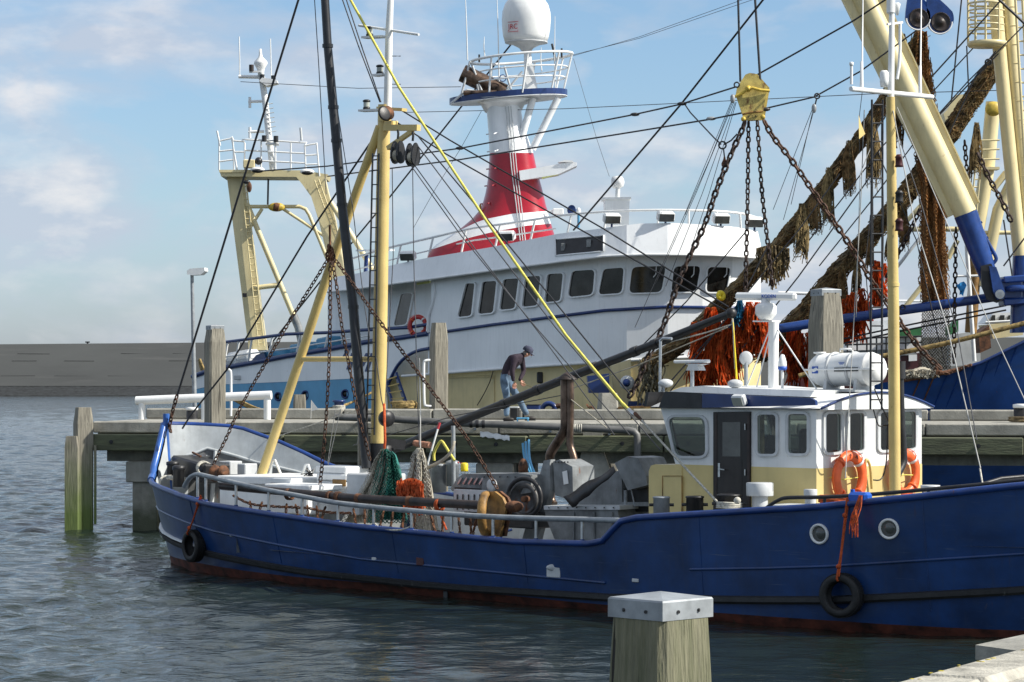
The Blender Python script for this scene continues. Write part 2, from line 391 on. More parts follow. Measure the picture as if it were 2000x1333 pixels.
# ---------------------------------------------------------------- mesh builder
class MB:
    def __init__(s):
        s.v = []; s.f = []; s.sm = []; s.mi = []
    def add(s, verts, faces, smooth=False, mi=0):
        o = len(s.v)
        s.v.extend([tuple(v) for v in verts])
        for f in faces:
            s.f.append([i+o for i in f]); s.sm.append(smooth); s.mi.append(mi)
        return s
    def quad(s, a, b, c, d, mi=0):
        return s.add([a, b, c, d], [(0, 1, 2, 3)], False, mi)
    def box(s, c, size, rot=None, bev=0.0, mi=0):
        """box; rot = 3x3 matrix or z angle"""
        R = Matrix.Rotation(rot, 3, 'Z') if isinstance(rot, (int, float)) else (rot or Matrix.Identity(3))
        c = Vector(c); hx, hy, hz = [x/2 for x in size]
        if bev <= 0:
            vs = [c+R@Vector((x*hx, y*hy, z*hz)) for x in (-1, 1) for y in (-1, 1) for z in (-1, 1)]
            return s.add(vs, [(0, 1, 3, 2), (4, 6, 7, 5), (0, 4, 5, 1), (2, 3, 7, 6), (0, 2, 6, 4), (1, 5, 7, 3)], False, mi)
        b = min(bev, hx*.9, hy*.9, hz*.9)
        bm = bmesh.new()
        bmesh.ops.create_cube(bm, size=1)
        for v in bm.verts: v.co = Vector((v.co.x*2*hx, v.co.y*2*hy, v.co.z*2*hz))
        bmesh.ops.bevel(bm, geom=bm.edges[:], offset=b, segments=1, affect='EDGES')
        bm.verts.index_update()
        s.add([c+R@v.co for v in bm.verts], [[v.index for v in f.verts] for f in bm.faces], False, mi)
        bm.free()
        return s
    def beam(s, a, b, w, h, up=Vector((0, 0, 1)), bev=0.0, mi=0):
        """rectangular bar from a to b, w across, h along up"""
        a = Vector(a); b = Vector(b); d = (b-a); l = d.length; d.normalize()
        y = up.cross(d)
        if y.length < 1e-4: y = Vector((1, 0, 0)).cross(d)
        y.normalize(); z = d.cross(y)
        R = Matrix((d, y, z)).transposed()
        return s.box((a+b)/2, (l, w, h), R, bev, mi)
    def tube(s, pts, r, n=8, caps=True, mi=0, closed=False):
        pts = [Vector(p) for p in pts]
        m = len(pts)
        rs = r if isinstance(r, (list, tuple)) else [r]*m
        T = []
        for i in range(m):
            a = pts[i-1] if (i > 0 or closed) else pts[i]
            b = pts[(i+1) % m] if (i < m-1 or closed) else pts[i]
            T.append((b-a).normalized())
        u = T[0].cross(Vector((0, 0, 1)))
        if u.length < 1e-3: u = T[0].cross(Vector((1, 0, 0)))
        u.normalize()
        vs = []; 
        for i in range(m):
            u = (u-T[i]*u.dot(T[i]))
            if u.length < 1e-6: u = T[i].orthogonal()
            u.normalize()
            w = T[i].cross(u)
            for k in range(n):
                an = 2*math.pi*k/n
                vs.append(pts[i]+(u*math.cos(an)+w*math.sin(an))*rs[i])
        fs = []
        for i in range(m if closed else m-1):
            j = (i+1) % m
            for k in range(n):
                fs.append((i*n+k, i*n+(k+1) % n, j*n+(k+1) % n, j*n+k))
        s.add(vs, fs, n > 4, mi)
        if caps and not closed:
            s.add(vs[:n][::-1], [list(range(n))], False, mi)
            s.add(vs[-n:], [list(range(n))], False, mi)
        return s
    def cyl(s, a, b, r, n=14, r2=None, mi=0):
        return s.tube([a, b], [r, r if r2 is None else r2], n, True, mi)
    def lathe(s, base, axis, prof, n=18, mi=0, smooth=True):
        """prof: list of (radius, height) along axis from base"""
        axis = Vector(axis).normalized(); base = Vector(base)
        u = axis.orthogonal().normalized(); w = axis.cross(u)
        vs = []
        for r, h in prof:
            for k in range(n):
                a = 2*math.pi*k/n
                vs.append(base+axis*h+(u*math.cos(a)+w*math.sin(a))*max(r, 1e-4))
        fs = []
        for i in range(len(prof)-1):
            for k in range(n):
                fs.append((i*n+k, i*n+(k+1) % n, (i+1)*n+(k+1) % n, (i+1)*n+k))
        fs.append(list(range(n))[::-1]); fs.append([(len(prof)-1)*n+k for k in range(n)])
        return s.add(vs, fs, smooth, mi)
    def torus(s, c, axis, R, r, n=28, m=10, mi=0, sx=1.0):
        axis = Vector(axis).normalized(); u = Vector((0, 0, 1)).cross(axis)
        if u.length < 1e-3: u = Vector((1, 0, 0))
        u.normalize(); w = axis.cross(u); c = Vector(c)
        vs = []; fs = []
        for i in range(n):
            a = 2*math.pi*i/n; d = u*math.cos(a)+w*math.sin(a)
            for k in range(m):
                b = 2*math.pi*k/m
                vs.append(c+d*(R+r*math.cos(b))+axis*r*math.sin(b)*sx)
        for i in range(n):
            for k in range(m):
                fs.append((i*m+k, ((i+1) % n)*m+k, ((i+1) % n)*m+(k+1) % m, i*m+(k+1) % m))
        return s.add(vs, fs, True, mi)
    def prism(s, poly, d, mi=0):
        """closed polygon (3D points) extruded by vector d"""
        d = Vector(d); n = len(poly); a = [Vector(p) for p in poly]; b = [p+d for p in a]
        fs = [list(range(n)), [n+i for i in range(n)][::-1]]
        for i in range(n):
            j = (i+1) % n
            fs.append((i, n+i, n+j, j))
        return s.add(a+b, fs, False, mi)
    def loft(s, rows, closed=False, smooth=True, mi=0):
        n = len(rows[0]); vs = [p for r in rows for p in r]; fs = []
        for i in range(len(rows)-1):
            for k in range(n if closed else n-1):
                k2 = (k+1) % n
                fs.append((i*n+k, i*n+k2, (i+1)*n+k2, (i+1)*n+k))
        return s.add(vs, fs, smooth, mi)
    def ball(s, c, r, n=12, m=8, sc=(1, 1, 1), mi=0):
        c = Vector(c); vs = []; fs = []
        for i in range(m+1):
            th = math.pi*i/m
            for k in range(n):
                ph = 2*math.pi*k/n
                vs.append(c+Vector((r*sc[0]*math.sin(th)*math.cos(ph), r*sc[1]*math.sin(th)*math.sin(ph), r*sc[2]*math.cos(th))))
        for i in range(m):
            for k in range(n):
                fs.append((i*n+k, (i+1)*n+k, (i+1)*n+(k+1) % n, i*n+(k+1) % n))
        return s.add(vs, fs, True, mi)
    def mesh(s, name, mats):
        me = bpy.data.meshes.new(name)
        me.from_pydata(s.v, [], s.f)
        me.polygons.foreach_set('use_smooth', s.sm)
        me.polygons.foreach_set('material_index', s.mi)
        for m in (mats if isinstance(mats, (list, tuple)) else [mats]):
            me.materials.append(MATS[m] if isinstance(m, str) else m)
        bm = bmesh.new(); bm.from_mesh(me)
        bmesh.ops.recalc_face_normals(bm, faces=bm.faces)
        bm.to_mesh(me); bm.free()
        me.update()
        return me
    def build(s, name, mats, parent=None, label=None):
        o = bpy.data.objects.new(name, s.mesh(name, mats))
        COL.objects.link(o)
        attach(o, parent)
        if label: o['label'] = label
        return o

def attach(o, parent):
    if parent is None: return
    o.parent = parent
    if parent.type == 'EMPTY':
        o.matrix_parent_inverse = Matrix.Translation(-Vector(parent.location))

def thing(name, label, cat, loc, group=None):
    o = bpy.data.objects.new(name, None); COL.objects.link(o)
    o.empty_display_size = 0.2
    o.location = loc
    return tag(o, label, cat, group)
def tag(o, label, cat, group=None):
    o['label'] = label; o['category'] = cat
    if group: o['group'] = group
    return o
def struct(o, label=None):
    o['kind'] = 'structure'
    if label: o['label'] = label
    return o
def inst(src, parent, M):
    """linked copy of a part's mesh placed by world matrix M"""
    c = src.copy(); COL.objects.link(c)
    c.parent = parent
    c.matrix_parent_inverse = Matrix.Translation(-Vector(parent.location)) if parent.type == 'EMPTY' else Matrix.Identity(4)
    c.matrix_basis = M
    return c

def sag(a, b, s, n=14):
    a = Vector(a); b = Vector(b)
    return [a.lerp(b, i/n)-Vector((0, 0, s*4*(i/n)*(1-i/n))) for i in range(n+1)]
def smoothpts(pts, k=4):
    pts = [Vector(p) for p in pts]; out = []
    for i in range(len(pts)-1):
        p0 = pts[max(i-1, 0)]; p1 = pts[i]; p2 = pts[i+1]; p3 = pts[min(i+2, len(pts)-1)]
        for j in range(k):
            t = j/k
            out.append(0.5*((2*p1)+(p2-p0)*t+(2*p0-5*p1+4*p2-p3)*t*t+(3*p1-p0-3*p2+p3)*t**3))
    out.append(pts[-1]); return out
def resample(pts, step):
    pts = [Vector(p) for p in pts]; out = [pts[0].copy()]; acc = 0
    for a, b in zip(pts, pts[1:]):
        l = (b-a).length; d = step-acc
        while d <= l:
            out.append(a.lerp(b, d/l)); d += step
        acc = l-(d-step)
    return out

def link_mesh(name, p, r, m):
    """one chain link: a stadium of wire, pitch p, along x"""
    mb = MB(); w = p*0.34; h = p*0.30
    ring = []
    for i in range(4): a = -math.pi/2+math.pi*i/3; ring.append(Vector((h+w*math.cos(a), w*math.sin(a), 0)))
    for i in range(4): a = math.pi/2+math.pi*i/3; ring.append(Vector((-h+w*math.cos(a), w*math.sin(a), 0)))
    mb.tube(ring, r, 4, False, closed=True)
    mb.sm = [True]*len(mb.f)
    return mb.mesh(name, m)
_links = {}
def chain(name, label, pts, p, r, m, group=None, cat='chain', parent=None, part='chain_link'):
    """a chain whose every link is a part"""
    q = resample(pts, p)
    key = (p, r, m)
    if key not in _links: _links[key] = link_mesh('chain_link', p, r, m)
    me = _links[key]
    root = parent or thing(name, label, cat, q[0], group)
    for i in range(len(q)-1):
        a, b = q[i], q[i+1]; d = (b-a).normalized()
        y = d.cross(Vector((0, 1, 0)))
        if y.length < 1e-3: y = Vector((1, 0, 0))
        y.normalize(); z = d.cross(y)
        R = Matrix((d, y, z)).transposed().to_4x4()
        R = R @ Matrix.Rotation((0.55 if i % 2 else 0.55+math.pi/2)+random.uniform(-.2, .2), 4, 'X')
        o = bpy.data.objects.new(part, me); COL.objects.link(o)
        o.parent = root; o.matrix_parent_inverse = Matrix.Translation(-Vector(root.location)) if root.type == 'EMPTY' else Matrix.Identity(4)
        o.matrix_basis = Matrix.Translation((a+b)/2) @ R
    return root
def chain_mb(mb, pts, p, r):
    """small chain joined into one mesh"""
    q = resample(pts, p)
    for i in range(len(q)-1):
        a, b = q[i], q[i+1]; d = (b-a).normalized()
        y = d.cross(Vector((0, 1, 0))); y.normalize(); z = d.cross(y)
        an = 0.5 if i % 2 else 0.5+math.pi/2
        u = y*math.cos(an)+z*math.sin(an); c = (a+b)/2; w = p*.34; h = p*.34
        ring = [c+d*h*.9+u*w*.6, c+d*h*1.5, c+d*h*.9-u*w*.6, c-d*h*.9-u*w*.6, c-d*h*1.5, c-d*h*.9+u*w*.6]
        mb.tube(ring, r, 4, False, closed=True)

def net(mb, S, nu, nv, r, jit=0.0, keep=1.0, mi=0):
    """diamond netting over surface S(u, v)"""
    g = {}
    def pt(i, j):
        if (i, j) not in g:
            p = S(min(1, max(0, i/nu)), j/nv)
            g[(i, j)] = p+Vector((random.uniform(-jit, jit), random.uniform(-jit, jit), random.uniform(-jit, jit)))
        return g[(i, j)]
    for j in range(nv):
        for i in range(nu+1):
            if (i+j) % 2: continue
            for di in (-1, 1):
                k = i+di
                if k < 0 or k > nu or random.random() > keep: continue
                mb.tube([pt(i, j), pt(k, j+1)], r, 3, False, mi=mi)

def text_obj(txt, size, M, m, parent, name='lettering', ext=0.002):
    cu = bpy.data.curves.new(name, 'FONT'); cu.body = txt; cu.size = size; cu.extrude = ext
    cu.align_x = 'CENTER'; cu.align_y = 'CENTER'
    o = bpy.data.objects.new(name, cu); COL.objects.link(o)
    dg = bpy.context.evaluated_depsgraph_get()
    me = bpy.data.meshes.new_from_object(o.evaluated_get(dg))
    bpy.data.objects.remove(o); bpy.data.curves.remove(cu)
    me.transform(M); me.materials.clear(); me.materials.append(MATS[m])
    o = bpy.data.objects.new(name, me); COL.objects.link(o); attach(o, parent)
    return o
def frame_M(c, right, up):
    right = Vector(right).normalized(); up = Vector(up); up = (up-right*up.dot(right)).normalized()
    n = right.cross(up)
    R = Matrix((right, up, n)).transposed().to_4x4()
    return Matrix.Translation(Vector(c)) @ R

def rpoly(c4, rad=0.18, k=4):
    """4 pixel corners -> rounded polygon (pixel space)"""
    out = []; n = 4
    for i in range(4):
        p = Vector(c4[i]); a = Vector(c4[i-1]); b = Vector(c4[(i+1) % 4])
        m = min((a-p).length, (b-p).length)*rad
        s = p+(a-p).normalized()*m; e = p+(b-p).normalized()*m
        for j in range(k+1):
            t = j/k
            out.append(s*(1-t)**2+p*2*t*(1-t)+e*t*t)
    return out
def scale_poly(pl, d):
    """grow a pixel polygon outward by d pixels"""
    c = sum((p for p in pl), Vector((0, 0)))/len(pl); out = []
    n = len(pl)
    for i, p in enumerate(pl):
        t = (pl[(i+1) % n]-pl[i-1]).normalized(); nr = Vector((t.y, -t.x))
        if nr.dot(p-c) < 0: nr = -nr
        out.append(p+nr*d)
    return out
# ================================================================ water
def water_mat():
    m = bpy.data.materials.new('harbour_water'); m.use_nodes = True
    t = m.node_tree; N = t.nodes.new; K = t.links.new; b = t.nodes['Principled BSDF']
    b.inputs['Base Color'].default_value = (0.013, 0.021, 0.017, 1)
    b.inputs['Roughness'].default_value = 0.07
    b.inputs['IOR'].default_value = 1.333
    g = N('ShaderNodeNewGeometry')
    mpn = N('ShaderNodeMapping'); mpn.inputs['Scale'].default_value = (0.75, 1.15, 1.0)
    K(g.outputs['Position'], mpn.inputs['Vector'])
    a = N('ShaderNodeTexNoise'); a.inputs['Scale'].default_value = 3.4; a.inputs['Detail'].default_value = 5; a.inputs['Roughness'].default_value = 0.5
    K(mpn.outputs['Vector'], a.inputs['Vector'])
    c = N('ShaderNodeTexNoise'); c.inputs['Scale'].default_value = 7; c.inputs['Detail'].default_value = 3; c.inputs['Distortion'].default_value = 0.4
    K(mpn.outputs['Vector'], c.inputs['Vector'])
    b1 = N('ShaderNodeBump'); b1.inputs['Strength'].default_value = 0.6; b1.inputs['Distance'].default_value = 0.12
    K(a.outputs['Fac'], b1.inputs['Height'])
    b2 = N('ShaderNodeBump'); b2.inputs['Strength'].default_value = 0.55; b2.inputs['Distance'].default_value = 0.045
    K(c.outputs['Fac'], b2.inputs['Height']); K(b1.outputs['Normal'], b2.inputs['Normal'])
    K(b2.outputs['Normal'], b.inputs['Normal'])
    # ripples are weaker in the lee between quay, cutter and jetty
    sp = N('ShaderNodeSeparateXYZ'); K(g.outputs['Position'], sp.inputs['Vector'])
    rx = N('ShaderNodeMapRange'); rx.inputs['From Min'].default_value = -6.5; rx.inputs['From Max'].default_value = -1.5; K(sp.outputs['X'], rx.inputs['Value'])
    ry = N('ShaderNodeMapRange'); ry.inputs['From Min'].default_value = 54; ry.inputs['From Max'].default_value = 47; K(sp.outputs['Y'], ry.inputs['Value'])
    mm = N('ShaderNodeMath'); mm.operation = 'MULTIPLY'; K(rx.outputs['Result'], mm.inputs[0]); K(ry.outputs['Result'], mm.inputs[1])
    for bn_, hi, lo in ((b1, .6, .20), (b2, .55, .22)):
        r_ = N('ShaderNodeMapRange'); r_.inputs['To Min'].default_value = hi; r_.inputs['To Max'].default_value = lo*.9
        K(mm.outputs[0], r_.inputs['Value']); K(r_.outputs['Result'], bn_.inputs['Strength'])
    return m
def build_water():
    yl = [18.0]
    while yl[-1] < 414.0:
        y = yl[-1]; yl.append(y+max(0.10, 0.10*(y/58.0)**1.35))
    ys = np.array(yl); ny = len(ys); nx = 380
    hw = 7.0+0.215*ys
    X = np.linspace(-1, 1, nx)[None, :]*hw[:, None]; Yg = np.repeat(ys[:, None], nx, 1)
    sp = np.maximum(2*hw/nx, np.gradient(ys))[:, None]
    rng = np.random.RandomState(3)
    Z = np.zeros_like(X)
    for i in range(48):
        wl = 0.36*(1.09**i) if i < 32 else rng.uniform(0.45, 1.5)
        an = rng.normal(1.35, 0.75)
        amp = 0.0062*wl**0.50*(1 if wl < 2.2 else .6)
        k = 2*math.pi/wl
        ph = rng.uniform(0, 6.28)
        warp = 0.35*np.sin(X*rng.uniform(.15, .5)+rng.uniform(0, 6))+0.35*np.sin(Yg*rng.uniform(.15, .5)+rng.uniform(0, 6))
        w = np.sin(k*(X*math.cos(an)+Yg*math.sin(an))+ph+warp*1.6)
        Z += amp*(w-0.35*np.abs(w))*np.clip((wl/sp-2.2)/2.0, 0, 1)
    # calmer patches (cat's paws)
    calm = 0.80+0.20*np.sin(X*.31+1.0+0.6*np.sin(Yg*.21))*np.sin(Yg*.17+.4+.5*np.sin(X*.27))
    calm *= 1-.68*np.clip((X+5.5)/4, 0, 1)*np.clip((52-Yg)/5, 0, 1)
    ed = np.minimum.reduce([X+hw[:, None], hw[:, None]-X, Yg-18, 414-Yg])
    Z *= calm*np.clip(ed/2.0, 0, 1)
    Z[:, 0] = 0; Z[:, -1] = 0; Z[0] = 0; Z[-1] = 0
    co = np.stack([X, Yg, Z], -1).reshape(-1, 3)
    idx = np.arange(nx*ny).reshape(ny, nx)
    q = np.stack([idx[:-1, :-1], idx[:-1, 1:], idx[1:, 1:], idx[1:, :-1]], -1).reshape(-1, 4)
    XB, YA, YB = 900.0, -60.0, 2600.0
    y0, y1 = ys[0], ys[-1]; h0, h1 = hw[0], hw[-1]
    base = len(co)
    ext = [(-XB, YA), (XB, YA), (XB, y0), (-XB, y0), (-h0, y0), (h0, y0), (-XB, y1), (-h1, y1), (h1, y1), (XB, y1), (-XB, YB), (XB, YB)]
    co = np.vstack([co, [(a, b, 0) for a, b in ext]])
    ex = [(0, 1, 2, 3), (3, 4, 7, 6), (5, 2, 9, 8), (6, 9, 11, 10)]
    q = np.vstack([q, np.array(ex)+base])
    me = bpy.data.meshes.new('water')
    me.vertices.add(len(co)); me.vertices.foreach_set('co', co.ravel())
    me.loops.add(q.size); me.loops.foreach_set('vertex_index', q.ravel().astype(np.int32))
    me.polygons.add(len(q)); me.polygons.foreach_set('loop_start', np.arange(0, q.size, 4, dtype=np.int32))
    me.polygons.foreach_set('use_smooth', np.ones(len(q), dtype=bool))
    me.update(calc_edges=True); me.validate()
    me.materials.append(water_mat())
    o = bpy.data.objects.new('water', me); COL.objects.link(o)
    struct(o)
build_water()

# ================================================================ sea dike
def dike_mat():
    m = mat('dike_asphalt', (0.044, 0.047, 0.0455), 0.95, var=0.12, scale=0.05, bump=0.2, bscale=1.5)
    t = m.node_tree; b = t.nodes['Principled BSDF']; N = t.nodes.new; K = t.links.new
    src = b.inputs['Base Color'].links[0].from_socket
    g = N('ShaderNodeNewGeometry'); s = N('ShaderNodeSeparateXYZ'); K(g.outputs['Position'], s.inputs['Vector'])
    nz = N('ShaderNodeTexNoise'); nz.inputs['Scale'].default_value = 0.25; nz.inputs['Detail'].default_value = 6
    mpn = N('ShaderNodeMapping'); mpn.inputs['Scale'].default_value = (.35, .35, 6); K(g.outputs['Position'], mpn.inputs['Vector']); K(mpn.outputs['Vector'], nz.inputs['Vector'])
    r = N('ShaderNodeMapRange'); r.inputs['From Min'].default_value = .60; r.inputs['From Max'].default_value = .72; r.inputs['To Max'].default_value = .45
    K(nz.outputs['Fac'], r.inputs['Value'])
    mx = N('ShaderNodeMix'); mx.data_type = 'RGBA'; mx.inputs['B'].default_value = (.07, .07, .068, 1)
    K(r.outputs['Result'], mx.inputs['Factor']); K(src, mx.inputs['A']); K(mx.outputs['Result'], b.inputs['Base Color'])
dike_mat()
mat('dike_basalt', (0.018, 0.021, 0.022), 0.9, var=0.45, scale=1.5, bump=0.8, bscale=3)
mb = MB()
secs = []
for i in range(61):
    x = -300+i*10
    k = (x+300)/600
    top = 8.75+1.3*min(1, max(0, (x+100)/160))
    row = [(x, 417, -1.0), (x, 418.5, 0.15+0.12*math.sin(x*.9)), (x, 424, 1.55), (x, 424.1, 1.68), (x, 436, 4.7), (x, 452, top), (x, 453.5, top+.12), (x, 460, top+.1), (x, 500, 1.0)]
    secs.append([Vector(p) for p in row])
lo = [r[:4] for r in secs]; up = [r[3:] for r in secs]
dk = MB().loft(up, smooth=False).build('dike', 'dike_asphalt'); struct(dk)
MB().loft(lo, smooth=False).build('basalt_toe', 'dike_basalt', dk)
# expansion joints on the slope, as narrow proud seams
mb = MB()
for zz, yy in ((3.3, 430.6), (5.9, 440.3), (7.2, 445.2)):
    for x in np.arange(-140, 60, 9.0):
        if random.random() < .7:
            mb.beam((x, yy-.05, zz+.03), (x+random.uniform(4, 8.5), yy-.02, zz+.0+random.uniform(-.05, .05)), .12, .05)
mb.build('joint_seam', 'dike_basalt', dk)
d = thing('marker_post', 'short dark marker post standing on top of the far dike', 'post', P(171, 672, 455))
MB().cyl(P(171, 674, 455), P(171, 669.5, 455), .16, 8).build('post', 'dark', d)
MB().box(P(171, 668.6, 455), (.75, .5, .22)).build('post_head', 'dark', d)

# ================================================================ jetty
jet = thing('jetty', 'long grey concrete jetty with timber fender beams behind the blue cutter', 'jetty', J(9, 2, 0))
Rj = Matrix.Rotation(math.atan2(JD.y, JD.x), 3, 'Z')
def jbox(mb, u0, u1, v0, v1, z0, z1, bev=0.0):
    return mb.box(J((u0+u1)/2, (v0+v1)/2, (z0+z1)/2), (u1-u0, v1-v0, z1-z0), Rj, bev)
jbox(MB(), 0.02, 26, 0.32, 4.2, 1.85, 2.30).build('deck', 'concrete', jet)
u = 0.0; k = 0
while u < 26:
    w = 3.0+0.4*math.sin(k*2.1)
    jbox(MB(), u+.012, u+w-.012, 0, .315, 2.06, 2.31+.004*math.sin(k*3), .025).build('edge_beam', 'concrete', jet)
    u += w; k += 1
u = 0.0; k = 0
while u < 26:
    w = [1.75, 2.6, 3.1, 2.2, 2.9][k % 5]
    off = 0.02*math.sin(k*1.7)
    mbx = jbox(MB(), u+.02, u+w-.02, -.30+off, -.004, 1.68+off, 2.035+off*.4, .02)
    tb = mbx.build('fender_beam', 'fender_wood', jet)
    mbx = MB()
    for q in range(2 if w > 1.9 else 1):
        uu = u+w*(.3+.4*q); c = J(uu, -.305+off, 1.87+off)
        mbx.cyl(c+Vector((0, .03, 0)), c-Vector((JB.x, JB.y, 0))*.015, .045, 10)
        mbx.cyl(c, c-Vector((JB.x, JB.y, 0))*.04, .022, 8)
    mbx.build('bolt', 'dark', tb)
    u += w; k += 1
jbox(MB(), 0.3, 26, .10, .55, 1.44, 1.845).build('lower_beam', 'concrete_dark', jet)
# pier heads and piles
for k, u in enumerate([1.15, 4.9, 8.9, 12.9, 16.9, 21.0, 25]):
    jbox(MB(), u-.40, u+.40, .02, .6, 0.98, 1.435, .02).build('pier_cap', 'pier_concrete', jet)
    jbox(MB(), u-.27, u+.27, .10, .5, -1.2, .975).build('pile', 'pier_concrete', jet)
    jbox(MB(), u-.40, u+.40, 3.3, 3.9, 0.98, 1.845, .02).build('pier_cap', 'pier_concrete', jet)
    jbox(MB(), u-.27, u+.27, 3.4, 3.8, -1.2, .975).build('pile', 'pier_concrete', jet)
# broad concrete pier with sloped sides (right of the exhaust pipe)
c = Jp(1158, 838, -.05)
pts = [Jp(x, y, -.02) for x, y in ((1140, 838), (1177, 838), (1178, 880), (1205, 960), (1120, 960), (1136, 880))]
MB().prism(pts, Vector((JB.x, JB.y, 0))*.5).build('pier', 'pier_concrete', jet)
# kerb along the far edge
u = 0.0; k = 0
while u < 26:
    w = 2.25+.25*math.sin(k*1.9)
    jbox(MB(), u+.015, u+w-.015, 3.95, 4.32, 2.303, 2.545+.006*math.sin(k*2.7), .03).build('kerb', 'concrete', jet)
    u += w; k += 1
# long service pipe clamped along the jetty front
mat('grey_pipe', (.13, .13, .125), .5, var=.2, scale=3, streak=.3)
sp = thing('service_pipe', 'long grey service pipe along the jetty front bending down at its right end', 'pipe', Jp(960, 830, -.42))
pp = [Jp(655, 815, -.42), Jp(760, 819, -.42), Jp(900, 827, -.42), Jp(1010, 831, -.42), Jp(1120, 836, -.42), Jp(1228, 841, -.42), Jp(1238, 843, -.42), Jp(1244, 850, -.42), Jp(1245, 860, -.42), Jp(1245, 905, -.42)]
MB().tube(pp, .075, 12).build('pipe_run', 'grey_pipe', sp)
for x, y in ((700, 817), (928, 829), (1075, 834), (1190, 839)):
    MB().beam(Jp(x, y+9, -.42), Jp(x, y+9, .02), .05, .05).build('bracket', 'galv', sp)
for x, y in ((920, 828), (932, 828.5), (944, 829)):
    a = Jp(x, y, -.42); MB().cyl(a-Vector((.03, 0, 0)), a+Vector((.03, 0, 0)), .088, 12).build('clamp', 'dark', sp)
# rope lashing on the pipe
mb = MB()
for i in range(5):
    a = Jp(1120+i*3.5, 837, -.42); mb.torus(a, (1, .1, .1*math.sin(i)), .088, .014, 14, 5)
tag(mb.build('rope_lashing', 'white_rope'), 'pale rope lashed in turns round the grey service pipe', 'rope')
# crumpled light sheet hanging on the edge
mb = MB(); rows = []
for i in range(12):
    a = Jp(938+i*5.2, 842+i*.9+1.2*math.sin(i*1.7), -.36); b = Jp(938+i*5.2, 853+i*.75+1.5*math.sin(i*2.3), -.40-.03*math.sin(i*1.3))
    rows.append([a, a.lerp(b, .5)-Vector((0, .03+.02*math.sin(i*3.1), 0)), b])
mb.loft(rows)
tag(mb.build('plastic_sheet', 'white'), 'crumpled white sheet lying along the edge of the jetty', 'sheet')

# ---------------------------------------------------------------- mooring posts
def rot_post(name, label, c, side, ztop, zbot, ang, m, taper=0.12, tl=.6, capm=None, group=None, wob=0.02):
    """squared timber with a tapered head"""
    rows = []
    hs = [zbot, zbot+.6, (zbot+ztop)/2, ztop-tl, ztop-tl*.45, ztop]
    for i, z in enumerate(hs):
        f = 1.0
        if z > ztop-tl+1e-6: f = 1-taper*(z-(ztop-tl))/tl
        row = []; ch = .10
        for q in range(4):
            for e in (-1, 1):
                a = ang+math.pi/2*q+math.pi/4+e*ch
                r = side/2/math.cos(math.pi/4-ch)*f*(1+wob*math.sin(q*2.3+i*1.7+e))
                row.append(Vector((c.x+r*math.cos(a), c.y+r*math.sin(a), z)))
        rows.append(row)
    mb = MB().loft(rows, closed=True, smooth=False)
    mb.add(rows[-1], [list(range(8))])
    t = thing(name, label, 'post', (c.x, c.y, max(0, zbot)), group)
    mb.build('timber', m, t)
    if capm:
        r = side/2*math.sqrt(2)*(1-taper)+.012
        def sq(rr, z): return [Vector((c.x+rr*math.cos(ang+math.pi/4+math.pi/2*q), c.y+rr*math.sin(ang+math.pi/4+math.pi/2*q), z)) for q in range(4)]
        mc = MB()
        ch = side*.22
        mc.loft([sq(r, ztop-ch), sq(r, ztop), sq(r*.97, ztop+ch*.10)], closed=True, smooth=False)
        mc.add(sq(r*.97, ztop+ch*.10)+[Vector((c.x, c.y, ztop+ch*.42))], [(0, 1, 4), (1, 2, 4), (2, 3, 4), (3, 0, 4)])
        cp = mc.build('post_cap', capm, t)
        for q in range(4):
            a = sq(r, ztop-ch*.55)[q]; b = sq(r, ztop-ch*.55)[(q+1) % 4]
            for f in (.3, .7):
                p = a.lerp(b, f); n = (p-Vector((c.x, c.y, p.z))).normalized()
                MB().cyl(p-n*.002, p+n*.008, side*.022, 8).build('nail', 'dark', cp)
    return t
# foreground post
c = P(1290, 1205, 13.0)
fp = rot_post('mooring_post', 'weathered square timber post with grey metal cap in the foreground', Vector((c.x, c.y)), .415, 2.17, -.6, math.radians(44), 'wood_post', .13, .55, 'galv', wob=.008)
mb = MB()   # drying cracks
for dx, z0, z1 in ((.085, 1.15, 2.0), (.16, 1.55, 2.0), (.045, 1.3, 1.55)):
    pass
# left outer pile with two timbers
t = rot_post('mooring_pile', 'greenish pile with a doubled timber standing in water at the jetty end', Vector((-9.33, 55.72)), .38, 2.62, -1, math.radians(20), 'wood_pile', .2, .35)
mbp = MB(); rows = []
for z, f in ((-1, 1), (.5, 1), (1.75, 1), (2.0, .8)):
    rows.append([Vector((-9.53+x*.14*f, 55.48+y*.15, z)) for x, y in ((-1, -1), (1, -1), (1, 1), (-1, 1))])
mbp.loft(rows, closed=True, smooth=False); mbp.add(rows[-1], [(0, 1, 2, 3)]); mbp.build('rubbing_timber', 'wood_pile', t)
MB().beam(P(186, 870, 55.6), P(186, 1024, 55.6), .05, .05).build('side_batten', 'wood_pile', t)
chain('fender_chain', 'short rusty chain hanging from the fender beam beside the left pile', [P(188, 868, 55.9), P(187, 878, 55.9), P(183, 888, 55.9)], .085, .014, 'rust_chain')
